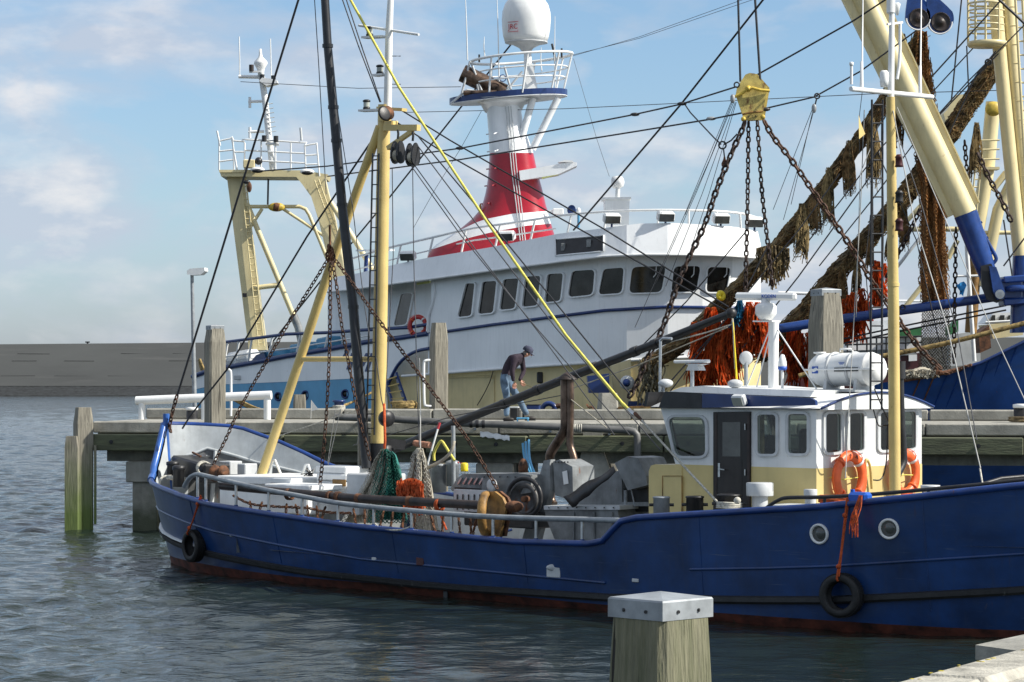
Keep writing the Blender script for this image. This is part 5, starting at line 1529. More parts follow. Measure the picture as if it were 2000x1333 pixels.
o = MB().cyl(bp(1352, 768, .4), bp(1352, 722, .4), .03, 10).build('radar_post', 'steel', cut)
MB().prism([bp(x, y, .48) for x, y in ((1340, 724), (1344, 713), (1338, 711), (1372, 711), (1361, 714), (1365, 724))], inn*.16).build('radar_foot', 'light_grey', cut)
a = bp(1318, 707, .4); b = bp(1385, 706, .4)
MB().beam(a, b, .09, .05, bev=.015).build('radar_scanner', 'white', cut)
MB().cyl(bp(1528, 770, .3), bp(1528, 720, .3), .02, 8).build('dome_post', 'white', cut)
o = MB().lathe(bp(1528, 720, .3), (0, 0, 1), [(.06, 0), (.062, .05), (.058, .10), (.03, .19), (.01, .20)], 14).build('aerial_dome', 'white', cut)
MB().lathe(bp(1528, 721, .3), (0, 0, 1), [(.05, -.02), (.064, 0), (.064, .035)], 14).build('dome_band', 'blue_print', o)
MB().cyl(bp(1289, 768, .7), bp(1290, 665, .7), .022, 8).build('pole_aerial', 'steel', cut)
MB().tube([bp(1289, 667, .7), bp(1295, 661, .7), bp(1312, 662, .7)], .022, 8).build('pole_aerial', 'steel', cut)
MB().tube([bp(1439, 745, .6), bp(1436, 700, .6), bp(1434, 660, .6), bp(1432, 630, .5)], [.015, .014, .008, .006], 6).build('whip_aerial', 'yellow', cut)
o = MB().ball(bp(1457, 700, -.4), .10, 14, 8, (1, .35, 1.05)).build('signal_plate', 'light_grey', cut)
MB().cyl(bp(1457, 765, -.4), bp(1457, 705, -.4), .03, 8).build('plate_post', 'galv', o)

# ---------------------------------------------------------------- life raft canister
lr = thing('life_raft', 'white life raft canister strapped in its cradle on the wheelhouse roof', 'life raft', bp(1655, 757, 0))
a = bp(1589, 723, -.05); b = bp(1722, 721, -.05); ax = (b-a).normalized()
ln = (b-a).length
cv = MB().lathe(a, ax, [(.10, 0), (.17, .025), (.215, .09), (.225, .16), (.24, .165), (.24, .19), (.235, .2), (.235, ln-.2), (.24, ln-.19), (.24, ln-.165), (.225, ln-.16), (.215, ln-.09), (.17, ln-.025), (.10, ln)], 28).build('canister', 'white', lr)
MB().beam(a.lerp(b, .02)+Vector((0, -.01, 0)), a.lerp(b, .98)+Vector((0, -.01, 0)), .50, .022).build('joint_flange', 'white', lr)
for f in (.33, .62):
    c = a.lerp(b, f); MB().torus(c, ax, .242, .012, 30, 6, sx=2.0).build('strap', 'light_grey', lr)
for f in (.28, .72):
    c = a.lerp(b, f)
    MB().prism([c+Vector((0, 0, -.24))+Vector((BM.x, BM.y, 0))*.26+ax*x_*.0+Vector((0, 0, z_)) if False else c+Vector((BM.x, BM.y, 0))*y_+Vector((0, 0, z_)) for y_, z_ in ((-.24, -.36), (.24, -.36), (.2, -.14), (.1, -.215), (0, -.235), (-.1, -.215), (-.2, -.14))], ax*.05).build('cradle', 'light_grey', lr)
nrm = Vector((0, -1, 0)); nrm = (nrm-ax*nrm.dot(ax)).normalized()
e = MB(); c = a.lerp(b, .17)
Rr = frame_M(c+nrm*.235, ax, Vector((0, 0, 1)))
e.box(c+nrm*.236, (.10, .10, .012), Rr.to_3x3()).build('emblem', 'blue_print', lr)
pl = []
for i in range(20):
    an = 2*math.pi*i/20; pl.append(Rr@Vector((.046*math.cos(an), .024*math.sin(an), .008)))
MB().prism([Matrix.Translation(c+nrm*.243)@Rr.to_3x3().to_4x4()@Vector((.043*math.cos(2*math.pi*i/18+.0)+.0, .026*math.sin(2*math.pi*i/18)+.018*math.cos(2*math.pi*i/18), 0)) for i in range(18)], nrm*.004).build('emblem', 'white_print', lr)
for k, zz in enumerate((.10, .085, .07)):
    MB().box(a.lerp(b, .55)+nrm*.222+Vector((0, 0, zz)), (.10-.02*k, .006, .007), Rr.to_3x3() @ Matrix.Rotation(math.radians(90), 3, 'X')).build('print_line', 'blue_print', lr)
MB().beam(a.lerp(b, .46)+nrm*.245-Vector((0, 0, .0)), a.lerp(b, .80)+nrm*.245, .012, .055).build('dark_label', 'dark', lr)
MB().beam(bp(1612, 762, .1), bp(1690, 764, .1), .5, .03).build('cradle_base', 'galv', lr)
MB().tube([a.lerp(b, .5)+Vector((-.1, 0, .25)), a.lerp(b, .5)+Vector((-.1, 0, .29)), a.lerp(b, .5)+Vector((.05, 0, .29)), a.lerp(b, .5)+Vector((.08, 0, .25))], .015, 6).build('lift_handle', 'white', lr)
MB().lathe(bp(1601, 692, 0), (0, 0, 1), [(.05, -.08), (.05, .0), (.09, .01), (.09, .03)], 12).build('release_unit', 'white', lr)

# ---------------------------------------------------------------- lifebuoys
def lifebuoy(label, c, n, R, r, m, group, txt=None):
    t = thing('lifebuoy', label, 'lifebuoy', c, group)
    o = MB().torus(c, n, R, r, 36, 14, sx=.8).build('ring', m, t)
    u = Vector((0, 0, 1)).cross(n).normalized(); w = n.cross(u)
    rope = []
    for i in range(48):
        a = 2*math.pi*i/48; k = 1+.05*abs(math.sin(a*2))
        rope.append(c+(u*math.cos(a)+w*math.sin(a))*(R+r)*k+n*.02)
    MB().tube(rope, .006, 5, closed=True).build('grab_line', 'orange', t)
    for i in range(4):
        a = math.pi/4+i*math.pi/2; d = u*math.cos(a)+w*math.sin(a)
        MB().torus(c+d*R, d.cross(n), r*1.02, .008, 16, 5, sx=3).build('band', 'orange' if i else 'white', t)
    return t, u, w
nA = Vector((BA.x, BA.y, 0))
c = bs(1659, 934, SA+.10); t, u, w = lifebuoy('orange lifebuoy with black letters left of the aft mast', c, nA, .305, .072, 'orange', 'lifebuoys on the wheelhouse')
for ch, an in (('P', 100), ('A', 72), ('S', 44)):
    a = math.radians(an); d = -u*math.cos(a)*(-1)+w*math.sin(a)
    d = Vector((0, 0, 1))*math.sin(a)+(Vector((0, 0, 1)).cross(nA)*-1).normalized()*(-math.cos(a))
    right = d.cross(nA)
    rr = Vector((BM.x, BM.y, 0))*-1
    d = Vector((0, 0, 1))*math.sin(a)+rr*math.cos(a)
    text_obj(ch, .085, frame_M(c+d*.305+nA*.060, rr*math.sin(a)-Vector((0, 0, 1))*math.cos(a), d), 'black_print', t)
c = bs(1767, 925, SA+.10); lifebuoy('orange lifebuoy partly hidden behind the black exhaust pipe', c, nA, .275, .068, 'orange', 'lifebuoys on the wheelhouse')
# lines tying them
mb = MB()
mb.tube([bs(1620, 933, SA+.03), bs(1648, 937, SA+.16), bs(1695, 930, SA+.03)], .008, 5)
mb.tube([bs(1740, 930, SA+.03), bs(1770, 928, SA+.16), bs(1797, 929, SA+.03)], .008, 5)
mb.build('buoy_line', 'yellow_rope', cut)
# coil of orange line on the deck, jerrycan on the rail with frayed orange rope
coil('rope_coil', 'orange rope heaped on the side deck left of the blue jerrycan', bp(1633, 984, 2.0), .22, .022, 5, 'orange_rope', flat=.5)
jc = thing('jerrycan', 'blue plastic jerrycan hanging on the cutter rail with orange rope', 'jerrycan', bp(1680, 985, 2.4))
a = bp(1680, 974, 2.42)
MB().box(a, (.30, .17, .165), -TH, .035).build('body', 'jerry_blue', jc)
MB().cyl(a+L(0, 0, 0)*0+Vector((-.09, .06, .08)), a+Vector((-.09, .06, .115)), .03, 10).build('screw_cap', 'jerry_blue', jc)
ta = MB()
for i in range(14):
    x = 1668+random.uniform(-8, 8)
    ta.tube(smoothpts([bp(1681+random.uniform(-3, 3), 968, 2.53), bp(1676+random.uniform(-6, 6), 990, 2.6), bp(x, 1010+random.uniform(-4, 10), 2.66), bp(x+random.uniform(-4, 5), 1030+random.uniform(-12, 22), 2.68)], 3), .007, 4)
o = ta.build('frayed_rope', 'orange_rope'); tag(o, 'frayed orange rope tied over the rail beside the blue jerrycan', 'rope')

# ---------------------------------------------------------------- tyre fenders
def tyre(label, px, py, ytop, R, r, tilt, cat='fender', off=.14):
    p, n = on_hull(px, py)
    n = Vector((n.x, n.y, 0)).normalized()
    n2 = (Matrix.Rotation(tilt, 3, 'Z') @ n)
    c = p+n*off
    t = thing('tyre_fender', label, cat, c-Vector((0, 0, R)), 'tyre fenders on the cutter')
    u = Vector((0, 0, 1)); w = n2.cross(u)
    prof = [(-.085, .62), (-.10, .72), (-.105, .86), (-.09, .96), (-.06, 1.0), (-.02, .992), (0, 1.004), (.02, .992), (.06, 1.0), (.09, .96), (.105, .86), (.10, .72), (.085, .62), (.07, .66), (.06, .82), (0, .92), (-.06, .82), (-.07, .66)]
    rows = []
    for i in range(40):
        a = 2*math.pi*i/40; d = u*math.sin(a)+w*math.cos(a)
        rows.append([c+d*R*q+n2*x*.95 for x, q in prof])
    rows.append(rows[0])
    mb = MB().loft(rows, closed=True)
    ty = mb.build('tyre', 'tyre', t)
    tr = MB()
    for i in range(64):
        a = 2*math.pi*i/64; d = u*math.sin(a)+w*math.cos(a); e = -u*math.cos(a)*-1+w*math.sin(a)*-1
        tr.beam(c+d*R*1.0+n2*.075, c+d*R*1.003+n2*.02+e*.008, .012, .012, up=d)
        tr.beam(c+d*R*1.0-n2*.075, c+d*R*1.003-n2*.02+e*.008, .012, .012, up=d)
    tr.build('tread', 'tyre', t)
    top, _ = on_hull(px+2, ytop+4); top = Vector((top.x, top.y, top.z))+n*.03
    top.z = EYE+(HZ-ytop)/F*top.y
    a = c+Vector((0, 0, R*.78))
    mbr = MB().tube(smoothpts([top, top.lerp(a, .35)+n*.03, top.lerp(a, .7)+n*.06, a+n*.12, a+n*.02], 4), .016, 6)
    mbr.tube(smoothpts([top+Vector((.02, 0, -.03)), top.lerp(a, .5)+n*.05+Vector((.015, 0, 0)), a+n*.125+Vector((.03, 0, .03))], 4), .010, 6)
    mbr.ball(top.lerp(a, .22)+n*.03, .035, 8, 6); mbr.ball(top.lerp(a, .85)+n*.10, .035, 8, 6)
    mbr.build('rope', 'orange_rope', t)
    return t
tyre('worn black tyre fender hung on orange rope at the cutter bow', 393, 1066, 968, .27, .1, math.radians(8), off=.13)
tyre('large black tyre fender hung on orange rope near the cutter stern', 1656, 1162, 972, .285, .1, math.radians(6), off=.14)
# ================================================================ WHITE TRAWLER (behind the jetty)
_plan = []
def _mkplan():
    k = (1103-1000)/F; Y = 68.6/(1+1.19*k); X = k*Y
    _plan.append((1103, Y))
    for ex, hd in ((1167, -38), (1224, -25), (1304, -8), (1372, 8), (1430, 22), (1484, 40), (1510, 65)):
        c, s = math.cos(math.radians(hd)), math.sin(math.radians(hd)); k = (ex-1000)/F
        l = (k*Y-X)/(c-k*s); X += l*c; Y += l*s
        _plan.append((ex, Y))
_mkplan()
def YS(px):
    if px <= 1103: return 68.6/(1+1.19*(px-1000)/F)
    return lerp(_plan, px)
def S(px, py, off=0.0): return P(px, py, YS(px)-off)
def dense(tab, off, step=12, dy=0):
    xs = sorted(set([q[0] for q in tab]+[q[0] for q in _plan if tab[0][0] < q[0] < tab[-1][0]]+list(np.arange(tab[0][0], tab[-1][0], step))))
    return [S(x, lerp(tab, x)+dy, off) for x in xs]
tr = thing('trawler', 'large white trawler with red funnel and cream lower hull moored beyond the jetty', 'trawler', P(950, 800, 69))
def strip(cols, off=0.0, offb=None, name='side', m='ship_white', parent=None, thick=.12, n=1, build=True, step=25):
    """vertical plating between a top and a bottom line given along the ship"""
    if offb is None: offb = off
    xs = sorted(set([c[0] for c in cols]+[q[0] for q in _plan if cols[0][0] < q[0] < cols[-1][0]]+list(np.arange(cols[0][0], cols[-1][0], step))))
    tt = [(c[0], c[1]) for c in cols]; bb = [(c[0], c[2]) for c in cols]
    rows = []
    for x in xs:
        a = S(x, lerp(tt, x), off); b = S(x, lerp(bb, x), offb)
        rows.append([a+Vector((0, thick, 0)), a, b, b+Vector((0, thick, 0))])
    mb = MB().loft(rows, smooth=False)
    for r in (rows[0], rows[-1]): mb.add(r, [(0, 1, 2, 3)])
    return mb.build(name, m, parent or tr) if build else mb
OV = [(640, 570), (700, 563), (780, 552), (835, 545), (960, 528), (1090, 511), (1180, 500), (1250, 497), (1320, 497), (1390, 498), (1437, 500), (1486, 504)]
TP = [(656, 541), (700, 534), (780, 515), (835, 504), (960, 483), (1090, 457), (1180, 446), (1215, 441), (1250, 437), (1320, 436), (1390, 440), (1437, 444), (1480, 452), (1486, 478)]
xs = [640, 656, 700, 780, 835, 960, 1090, 1180, 1215, 1250, 1320, 1390, 1437, 1480, 1486]
strip([(x, lerp(TP, x) if x > 645 else 556, lerp(OV, x)) for x in xs], .30, .62, 'bridge_bulwark', thick=.25)
# white lip and soffit below the bulwark
lip = MB().tube(dense(OV, .63, 12, 1), .035, 6).build('bulwark_lip', 'white', tr)
mb = MB().loft([[S(x, lerp(OV, x), .60), S(x, lerp(OV, x)-2, -1.6)] for x in xs], smooth=False).build('soffit', 'ship_white', tr)
# top deck closing the bridge roof
mb = MB().loft([[S(x, lerp(TP, x)+22, .2), S(x, lerp(TP, x)+22, -3.5)] for x in xs[1:-1]], smooth=False).build('bridge_deck', 'ship_white', tr)
# black opening in the bulwark
op = [(1084, 468), (1174, 460), (1181, 491), (1086, 500)]
rows = []
for x in [1085, 1092, 1103, 1115, 1128, 1140, 1152, 1167, 1172, 1179]:
    f = (x-1084)/97; yt = 468-8*f; yb = 500-9*f
    rows.append([S(x, y, .30+.32*(y-lerp(TP, x))/(lerp(OV, x)-lerp(TP, x))+.02) for y in (yt, (yt+yb)/2, yb)])
MB().loft(rows, smooth=False).build('bulwark_opening', 'dark', tr)
MB().tube([r[0]+Vector((0, -.01, 0)) for r in rows]+[r[2]+Vector((0, -.01, 0)) for r in rows[::-1]], .022, 5, closed=True).build('opening_rim', 'ship_white', tr)
for px_, py_ in ((1100, 483), (1150, 476)): MB().box(S(px_, py_, .52), (.12, .05, .2), None, .01).build('locker_gear', 'grey_paint', tr)
# bridge side wall and front
ST = [(845, 652), (850, 651), (960, 635), (1100, 617), (1180, 607), (1300, 600), (1400, 601), (1486, 603)]
BD = [(760, 737), (785, 735), (880, 728), (1030, 717), (1200, 706), (1300, 700), (1486, 694)]
strip([(842, 544, 652)]+[(x, lerp(OV, x)-1, lerp(ST, x)) for x in (850, 960, 1090, 1180, 1250, 1320, 1390, 1437, 1486)], 0, name='bridge_wall', step=40)
strip([(x, lerp(ST, x), lerp(BD, x)) for x in (836, 850, 960, 1030, 1100, 1200, 1300, 1400, 1486)], 0.02, name='hull_side', step=40)
MB().tube(dense(ST, .05), .045, 6).build('blue_stripe', 'navy', tr)
MB().tube(dense(BD[1:], .05), .04, 6).build('hull_knuckle', 'white', tr)
strip([(x, lerp(BD, x), 850) for x in (757, 785, 880, 1030, 1200, 1300, 1486)], -.35, name='lower_hull', m='ship_cream', step=40)
MB().tube([S(848, 551), S(850, 572, .0), S(846, 592), S(838, 615, .02), S(835, 650, .04)], .05, 8).build('wall_edge', 'ship_white', tr)
# recessed house side left of the bridge
rows = [[P(x, y, YS(x)+1.15) for x in (640, 700, 760, 850)] for y in (548, 600, 660, 740)]
MB().loft(rows, smooth=False).build('house_side', 'ship_white', tr)
# hidden forward hull below the bridge front, closing the ship towards the bow
strip([(1300, 700, 860), (1486, 694, 860), (1510, 690, 860)], -.02, name='bow_plating', m='ship_cream') if False else None

def swin(c4, off=0.01, m='glass_ship', gw=2.6, rad=.2):
    return window(c4, lambda x, y: S(x, y, off), m, 'ship_white', gw, rad, tr, .06, 'window')
swin([(913, 554), (930, 554), (923, 617), (896, 620)]); swin([(945, 551), (973, 549), (966, 611), (936, 614)])
swin([(986, 546), (1016, 544), (1008, 603), (978, 606)]); swin([(1029, 541), (1059, 539), (1052, 597), (1022, 600)])
swin([(1072, 536), (1103, 534), (1097, 588), (1066, 591)])
swin([(1119, 530), (1164, 527), (1160, 576), (1111, 581)]); swin([(1180, 526), (1220, 523), (1216, 573), (1170, 576)])
swin([(1235, 522), (1301, 520), (1292, 571), (1229, 573)]); swin([(1316, 521), (1368, 520), (1359, 570), (1310, 571)])
swin([(1381, 522), (1426, 523), (1417, 571), (1378, 571)])
window([(785, 574), (807, 573), (795, 634), (770, 637)], lambda x, y: P(x, y, YS(x)+1.12), 'glass_grey', 'ship_white', 2.5, .25, tr, .03, 'window')
# wipers on the front panes
for x in (1282, 1356, 1420):
    MB().tube([S(x, 518, .05), S(x-1, 536, .06), S(x-6, 542, .06)], .014, 5).build('wiper', 'white', tr)
# tube lamps under the overhang
for a, b in (((815, 555), (840, 551)),):
    MB().cyl(P(a[0], a[1], YS(820)+.5), P(b[0], b[1], YS(835)+.5), .035, 8).build('tube_lamp', 'tube_light', tr)
# bulkhead fittings on the cream side
c = S(1055, 738, -.3); MB().box(c, (.18, .1, .30), None, .03).build('fender_pad', 'dark', tr)
for x0, x1, y0, y1 in ((930, 965, 734, 790), (872, 962, 738, 741)):
    MB().tube([S(x0, y0, -.31), S(x1, y0-1, -.31), S(x1, y1, -.31)], .012, 5).build('plate_seam', 'ship_cream', tr)
# lifebuoy on the house side
nS = Vector((-.45, -.89, 0)).normalized()
t, u, w = lifebuoy('red lifebuoy on the side of the white trawler left of the grey post', P(816, 637, YS(816)-.02), nS, .25, .06, 'ring_red', 'lifebuoys on the trawler')
# cable drooping on the cream side
o = MB().tube(smoothpts([S(963, 725, -.25), S(957, 745, -.2), S(945, 770, -.2), S(932, 792, -.2)], 4), .014, 5).build('cable', 'wire', tr)

# ---------------------------------------------------------------- stern
CP = [(376, 736), (398, 728), (443, 718), (520, 704), (560, 696), (633, 684), (719, 668), (784, 660), (836, 652)]
BB = [(376, 762), (398, 757), (440, 751), (560, 746), (708, 739), (790, 735)]
strip([(x, lerp(CP, x), lerp(BB, x)) for x in (376, 398, 443, 520, 560, 633, 705)], .02, name='stern_bulwark', step=40)
strip([(x, lerp(BB, x), 850) for x in (376, 398, 440, 560, 660, 742)], .0, name='stern_hull', m='sky_blue', step=40)
MB().tube(dense(CP, .05), .075, 8).build('stern_cap', 'navy', tr)
MB().tube([S(x, y, .03) for x, y in ((438, 669), (500, 661), (560, 653), (640, 650), (712, 645), (800, 640), (836, 634))], .05, 8).build('blue_hand_rail', 'navy', tr)
for x in (443, 465, 490, 530, 585, 640, 690):
    MB().cyl(S(x+2, lerp([(438, 669), (560, 653), (712, 645)], x+2), .03), S(x-6, lerp(CP, x-6), .03), .035, 6).build('rail_post', 'white', tr)
MB().tube([S(x, y, .02) for x, y in ((440, 697), (560, 682), (720, 656))], .025, 6).build('mid_rail', 'white', tr)
# stern end plate turning away
a0 = S(376, 736); MB().prism([S(376, 736), S(376, 850), P(420, 850, 86), P(415, 733, 86)], (.0, .1, 0)).build('transom', 'ship_white', tr)
# sweeping white wing with blue edge over the ladder recess
wing = [(704, 672), (784, 661), (836, 653), (836, 681), (815, 686), (795, 696), (777, 714), (763, 740), (744, 792), (736, 792), (736, 740), (705, 740)]
MB().prism([S(x, y, .06) for x, y in wing], (0, .15, 0)).build('wing_plate', 'ship_white', tr)
MB().tube(smoothpts([S(x, y, .08) for x, y in ((740, 800), (750, 770), (763, 740), (777, 714), (795, 696), (815, 686), (838, 681))], 4), .05, 8).build('wing_edge', 'navy', tr)
for (x, y) in ((543, 775), (596, 772), (674, 770)):
    w = MB().torus(S(x, y, .06), nS, .115, .028, 20, 6).build('porthole', 'navy', tr)
    MB().lathe(S(x, y, .0), nS, [(.11, 0), (.10, .03)], 18).build('pane', 'glass_ship', w)
# ladder in the recess
ld = thing('ladder', 'blue ladder with pale treads leaning in the recess of the white trawler', 'ladder', P(775, 795, 70.6))
la = [(764, 728), (790, 798)]; lb = [(750, 735), (766, 798)]
MB().beam(P(773, 730, 71.4), P(797, 800, 70.6), .06, .12).build('stringer', 'navy', ld)
MB().beam(P(752, 738, 71.4), P(769, 800, 70.6), .06, .12).build('stringer', 'navy', ld)
for i in range(5):
    f = i/5+.08; a = P(773, 730, 71.4).lerp(P(797, 800, 70.6), f); b = P(752, 738, 71.4).lerp(P(769, 800, 70.6), f)
    MB().beam(a, b, .16, .03).build('tread', 'cream', ld)
# dark letter strokes on the stern bulwark, half hidden by rigging
mb = MB()
for pts in (((666, 702), (672, 702), (686, 676), (680, 676)), ((676, 722), (684, 722), (694, 690), (686, 690)), ((702, 716), (710, 716), (722, 690), (714, 690)), ((712, 726), (719, 726), (731, 690), (724, 690))):
    mb.prism([S(x, y, .08) for x, y in pts], (0, .02, 0))
mb.build('hull_lettering', 'navy', tr)['kind'] = 'stuff'
# things on the stern deck
c = S(475, 697, -.6); o = MB().beam(S(452, 702, -.6), S(498, 694, -.6), .5, .38, bev=.1).build('raft_canister', 'white', tr)
MB().beam(S(452, 711, -.6), S(498, 703, -.6), .5, .08).build('raft_cradle', 'light_grey', tr)
for x0, x1, y0, y1 in ((533, 578, 684, 700), (588, 626, 672, 690), (640, 668, 660, 682)):
    MB().beam(S(x0, (y0+y1)/2+2, -1.2), S(x1, (y0+y1)/2-4, -1.2), .9, (y1-y0)*.015, bev=.05).build('deck_crate', 'sky_blue', tr)
mb = MB(); mb.prism([S(x, y, .0) for x, y in ((486, 711), (500, 694), (515, 688), (520, 703))], (0, .6, 0)); mb.build('fairlead', 'navy', tr)
mb = MB()
for i in range(5): mb.torus(S(392+i*1.2, 712+i*3, -.4), (1, .3, .2), .16, .035, 14, 5)
o = mb.build('rope_bundle', 'old_rope'); tag(o, 'bundle of brown rope on the stern of the white trawler', 'rope')
# side plating fittings
MB().box(S(468, 738, .05), (.36, .06, .14), None, .02).build('freeing_port', 'light_grey', tr)

# ---------------------------------------------------------------- stern gantry
def g(px, py, Y=79.0): return P(px, py, Y)
def gbeam(pts, w, h, name, m='cream_far', Y=79.0):
    mb = MB()
    for a, b in zip(pts, pts[1:]): mb.beam(g(*a, Y), g(*b, Y), h, w, up=Vector((0, 1, 0)).cross((g(*b, Y)-g(*a, Y)).normalized()))
    return mb.build(name, m, tr)
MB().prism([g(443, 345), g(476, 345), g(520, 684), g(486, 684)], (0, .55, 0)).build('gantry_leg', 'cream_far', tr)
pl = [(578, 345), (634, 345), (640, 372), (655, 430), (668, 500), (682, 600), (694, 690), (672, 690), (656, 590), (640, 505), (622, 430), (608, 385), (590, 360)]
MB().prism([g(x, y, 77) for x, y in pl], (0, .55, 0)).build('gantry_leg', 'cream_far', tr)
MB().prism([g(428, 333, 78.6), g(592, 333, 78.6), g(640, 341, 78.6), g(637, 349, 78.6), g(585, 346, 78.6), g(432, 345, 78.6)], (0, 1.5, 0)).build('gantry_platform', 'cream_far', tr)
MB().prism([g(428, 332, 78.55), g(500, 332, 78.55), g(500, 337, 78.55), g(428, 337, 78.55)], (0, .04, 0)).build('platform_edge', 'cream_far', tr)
mb = MB()
def ladder(mb, a0, a1, b0, b1, n, Y, r=.02):
    mb.tube([g(*a0, Y), g(*a1, Y)], r, 5); mb.tube([g(*b0, Y), g(*b1, Y)], r, 5)
    for i in range(n):
        f = (i+.5)/n; mb.tube([g(*a0, Y).lerp(g(*a1, Y), f), g(*b0, Y).lerp(g(*b1, Y), f)], r*.8, 4)
ladder(mb, (470, 345), (505, 676), (480, 345), (516, 676), 26, 78.9)
mb.build('gantry_ladder', 'cream_far', tr)
mb = MB(); ladder(mb, (614, 352), (658, 474), (622, 350), (666, 474), 12, 76.9); mb.build('gantry_ladder', 'cream_far', tr)
def gp(pts, r, Y=79, m='cream_far', name='gantry_brace'): return MB().tube([g(x, y, Y) for x, y in pts], r, 10).build(name, m, tr)
gp([(482, 404), (585, 404), (597, 409), (604, 420), (640, 508)], .06)
gp([(482, 398), (575, 622)], .085); gp([(573, 616), (583, 640), (592, 680)], .13, 79, 'grey_paint', 'brace_foot'); gp([(495, 563), (545, 557)], .08); gp([(512, 408), (487, 447)], .055)
gp([(552, 408), (640, 466)], .05); gp([(646, 396), (690, 465), (729, 529)], .085, 76.8)
gp([(424, 256), (430, 285)], .03, 78.6, 'white', 'rail_fitting'); gp([(587, 250), (589, 275)], .04, 78.6, 'light_grey', 'rail_fitting')
# platform railing
RL = MB()
def rl_(pts, r=.028, Y=78.6): RL.tube(smoothpts([g(x, y, Y) for x, y in pts], 2), r, 6)
for pts in (((428, 333), (428, 276)), ((428, 276), (450, 271), (455, 273), (457, 333)), ((453, 272), (463, 332)), ((428, 296), (456, 293)), ((428, 316), (457, 312)),
            ((478, 332), (478, 280), (482, 273), (590, 279), (595, 284), (597, 332)), ((478, 294), (595, 300)), ((478, 313), (596, 319)),
            ((538, 276), (538, 331)), ((568, 278), (568, 332)), ((510, 275), (510, 331)),
            ((596, 285), (616, 281), (619, 286), (624, 345)), ((596, 304), (620, 302)), ((596, 322), (622, 321)), ((456, 275), (478, 277)), ((457, 297), (478, 297))):
    rl_(pts)
RL.build('platform_railing', 'white', tr)['kind'] = 'stuff'
# gantry top mast
gp([(533, 334), (524, 255), (517, 190), (511, 150)], .10, 78.8, 'white', 'gantry_mast')
MB().cyl(g(466, 150, 78.8), g(510, 151, 78.8), .055, 8).build('yard', 'white', tr)
MB().prism([g(506, 158, 78.4), g(512, 152, 78.4), g(540, 156, 78.4), g(542, 162, 78.4), g(520, 168, 78.4)], (0, .5, 0)).build('mast_platform', 'white', tr)
MB().lathe(g(510, 150, 78.8), (-.03, 0, 1), [(.10, 0), (.10, .15), (.13, .25), (.22, .40), (.20, .46), (.07, .60), (.05, .70), (.04, .85)], 14).build('mast_dome', 'white', tr)
for x, y in ((491, 133), (512, 152), (534, 154), (516, 271), (539, 272)):
    MB().cyl(g(x, y+6, 78.5), g(x, y-6, 78.5), .075, 10).build('nav_lamp', 'brown_pole' if y < 140 else 'dark', tr)
MB().beam(g(487, 141, 78.6), g(510, 140, 78.6), .1, .05).build('lamp_bracket', 'white', tr)
gp([(468, 150), (468, 118), (467, 72)], .018, 78.8, 'white', 'whip_aerial'); gp([(530, 148), (529, 112), (528, 76)], .018, 78.8, 'white', 'whip_aerial')
for y in (199, 258):
    gp([(485, y), (516, y-1)], .045, 78.8, 'white', 'lamp_bracket'); gp([(488, y-9), (488, y+12)], .045, 78.8, 'white', 'bracket_lamp')
gp([(519, 281), (545, 282)], .05, 78.6, 'white', 'lamp_bracket')
mb = MB()
for i in range(7): y = 205+i*9; mb.tube([g(518+i*1.1, y, 78.7), g(533+i*1.1, y-3, 78.7)], .014, 4)
mb.build('mast_steps', 'light_grey', tr)['kind'] = 'stuff'
MB().box(g(487, 321, 78.4), (.35, .3, .25), None, .02).build('lamp_box', 'cream_far', tr)
MB().ball(g(505, 315, 78.4), .12, 10, 8).build('camera_dome', 'dark', tr)
for x, y in ((503, 332), (600, 336)):
    o = MB().ball(g(x, y, 78.2), .22, 12, 8, (1, .6, .42)).build('flood_lamp', 'white', tr)
    MB().ball(g(x, y+2, 78.15), .18, 12, 8, (1, .6, .4)).build('lens', 'dark', o)
o = MB().beam(g(474, 577, 78.7), g(482, 577, 78.7), .1, .12).build('flood_lamp', 'dark', tr)
# gantry block
c = thing('gantry_block', 'small yellow sheave block under the cross pipe of the stern gantry', 'pulley', g(537, 405, 78.8))
MB().ball(g(540, 405, 78.8), .2, 10, 8, (1.3, .6, .7)).build('shell', 'block_rim', c)
MB().cyl(g(535, 404, 78.7), g(545, 406, 78.7), .13, 10).build('sheave', 'rust', c)
gp([(524, 350), (523, 400)], .03, 78.8, 'dark', 'hanger')
o = thing('hook_block', 'small brown hook block hanging under the stern gantry platform', 'pulley', g(487, 365, 78.5))
MB().ball(g(487, 366, 78.5), .11, 10, 8, (.7, .6, 1.5)).build('shell', 'rust', o); MB().ball(g(481, 356, 78.5), .1, 8, 6, (1.2, .6, .6)).build('hook', 'dark', o)

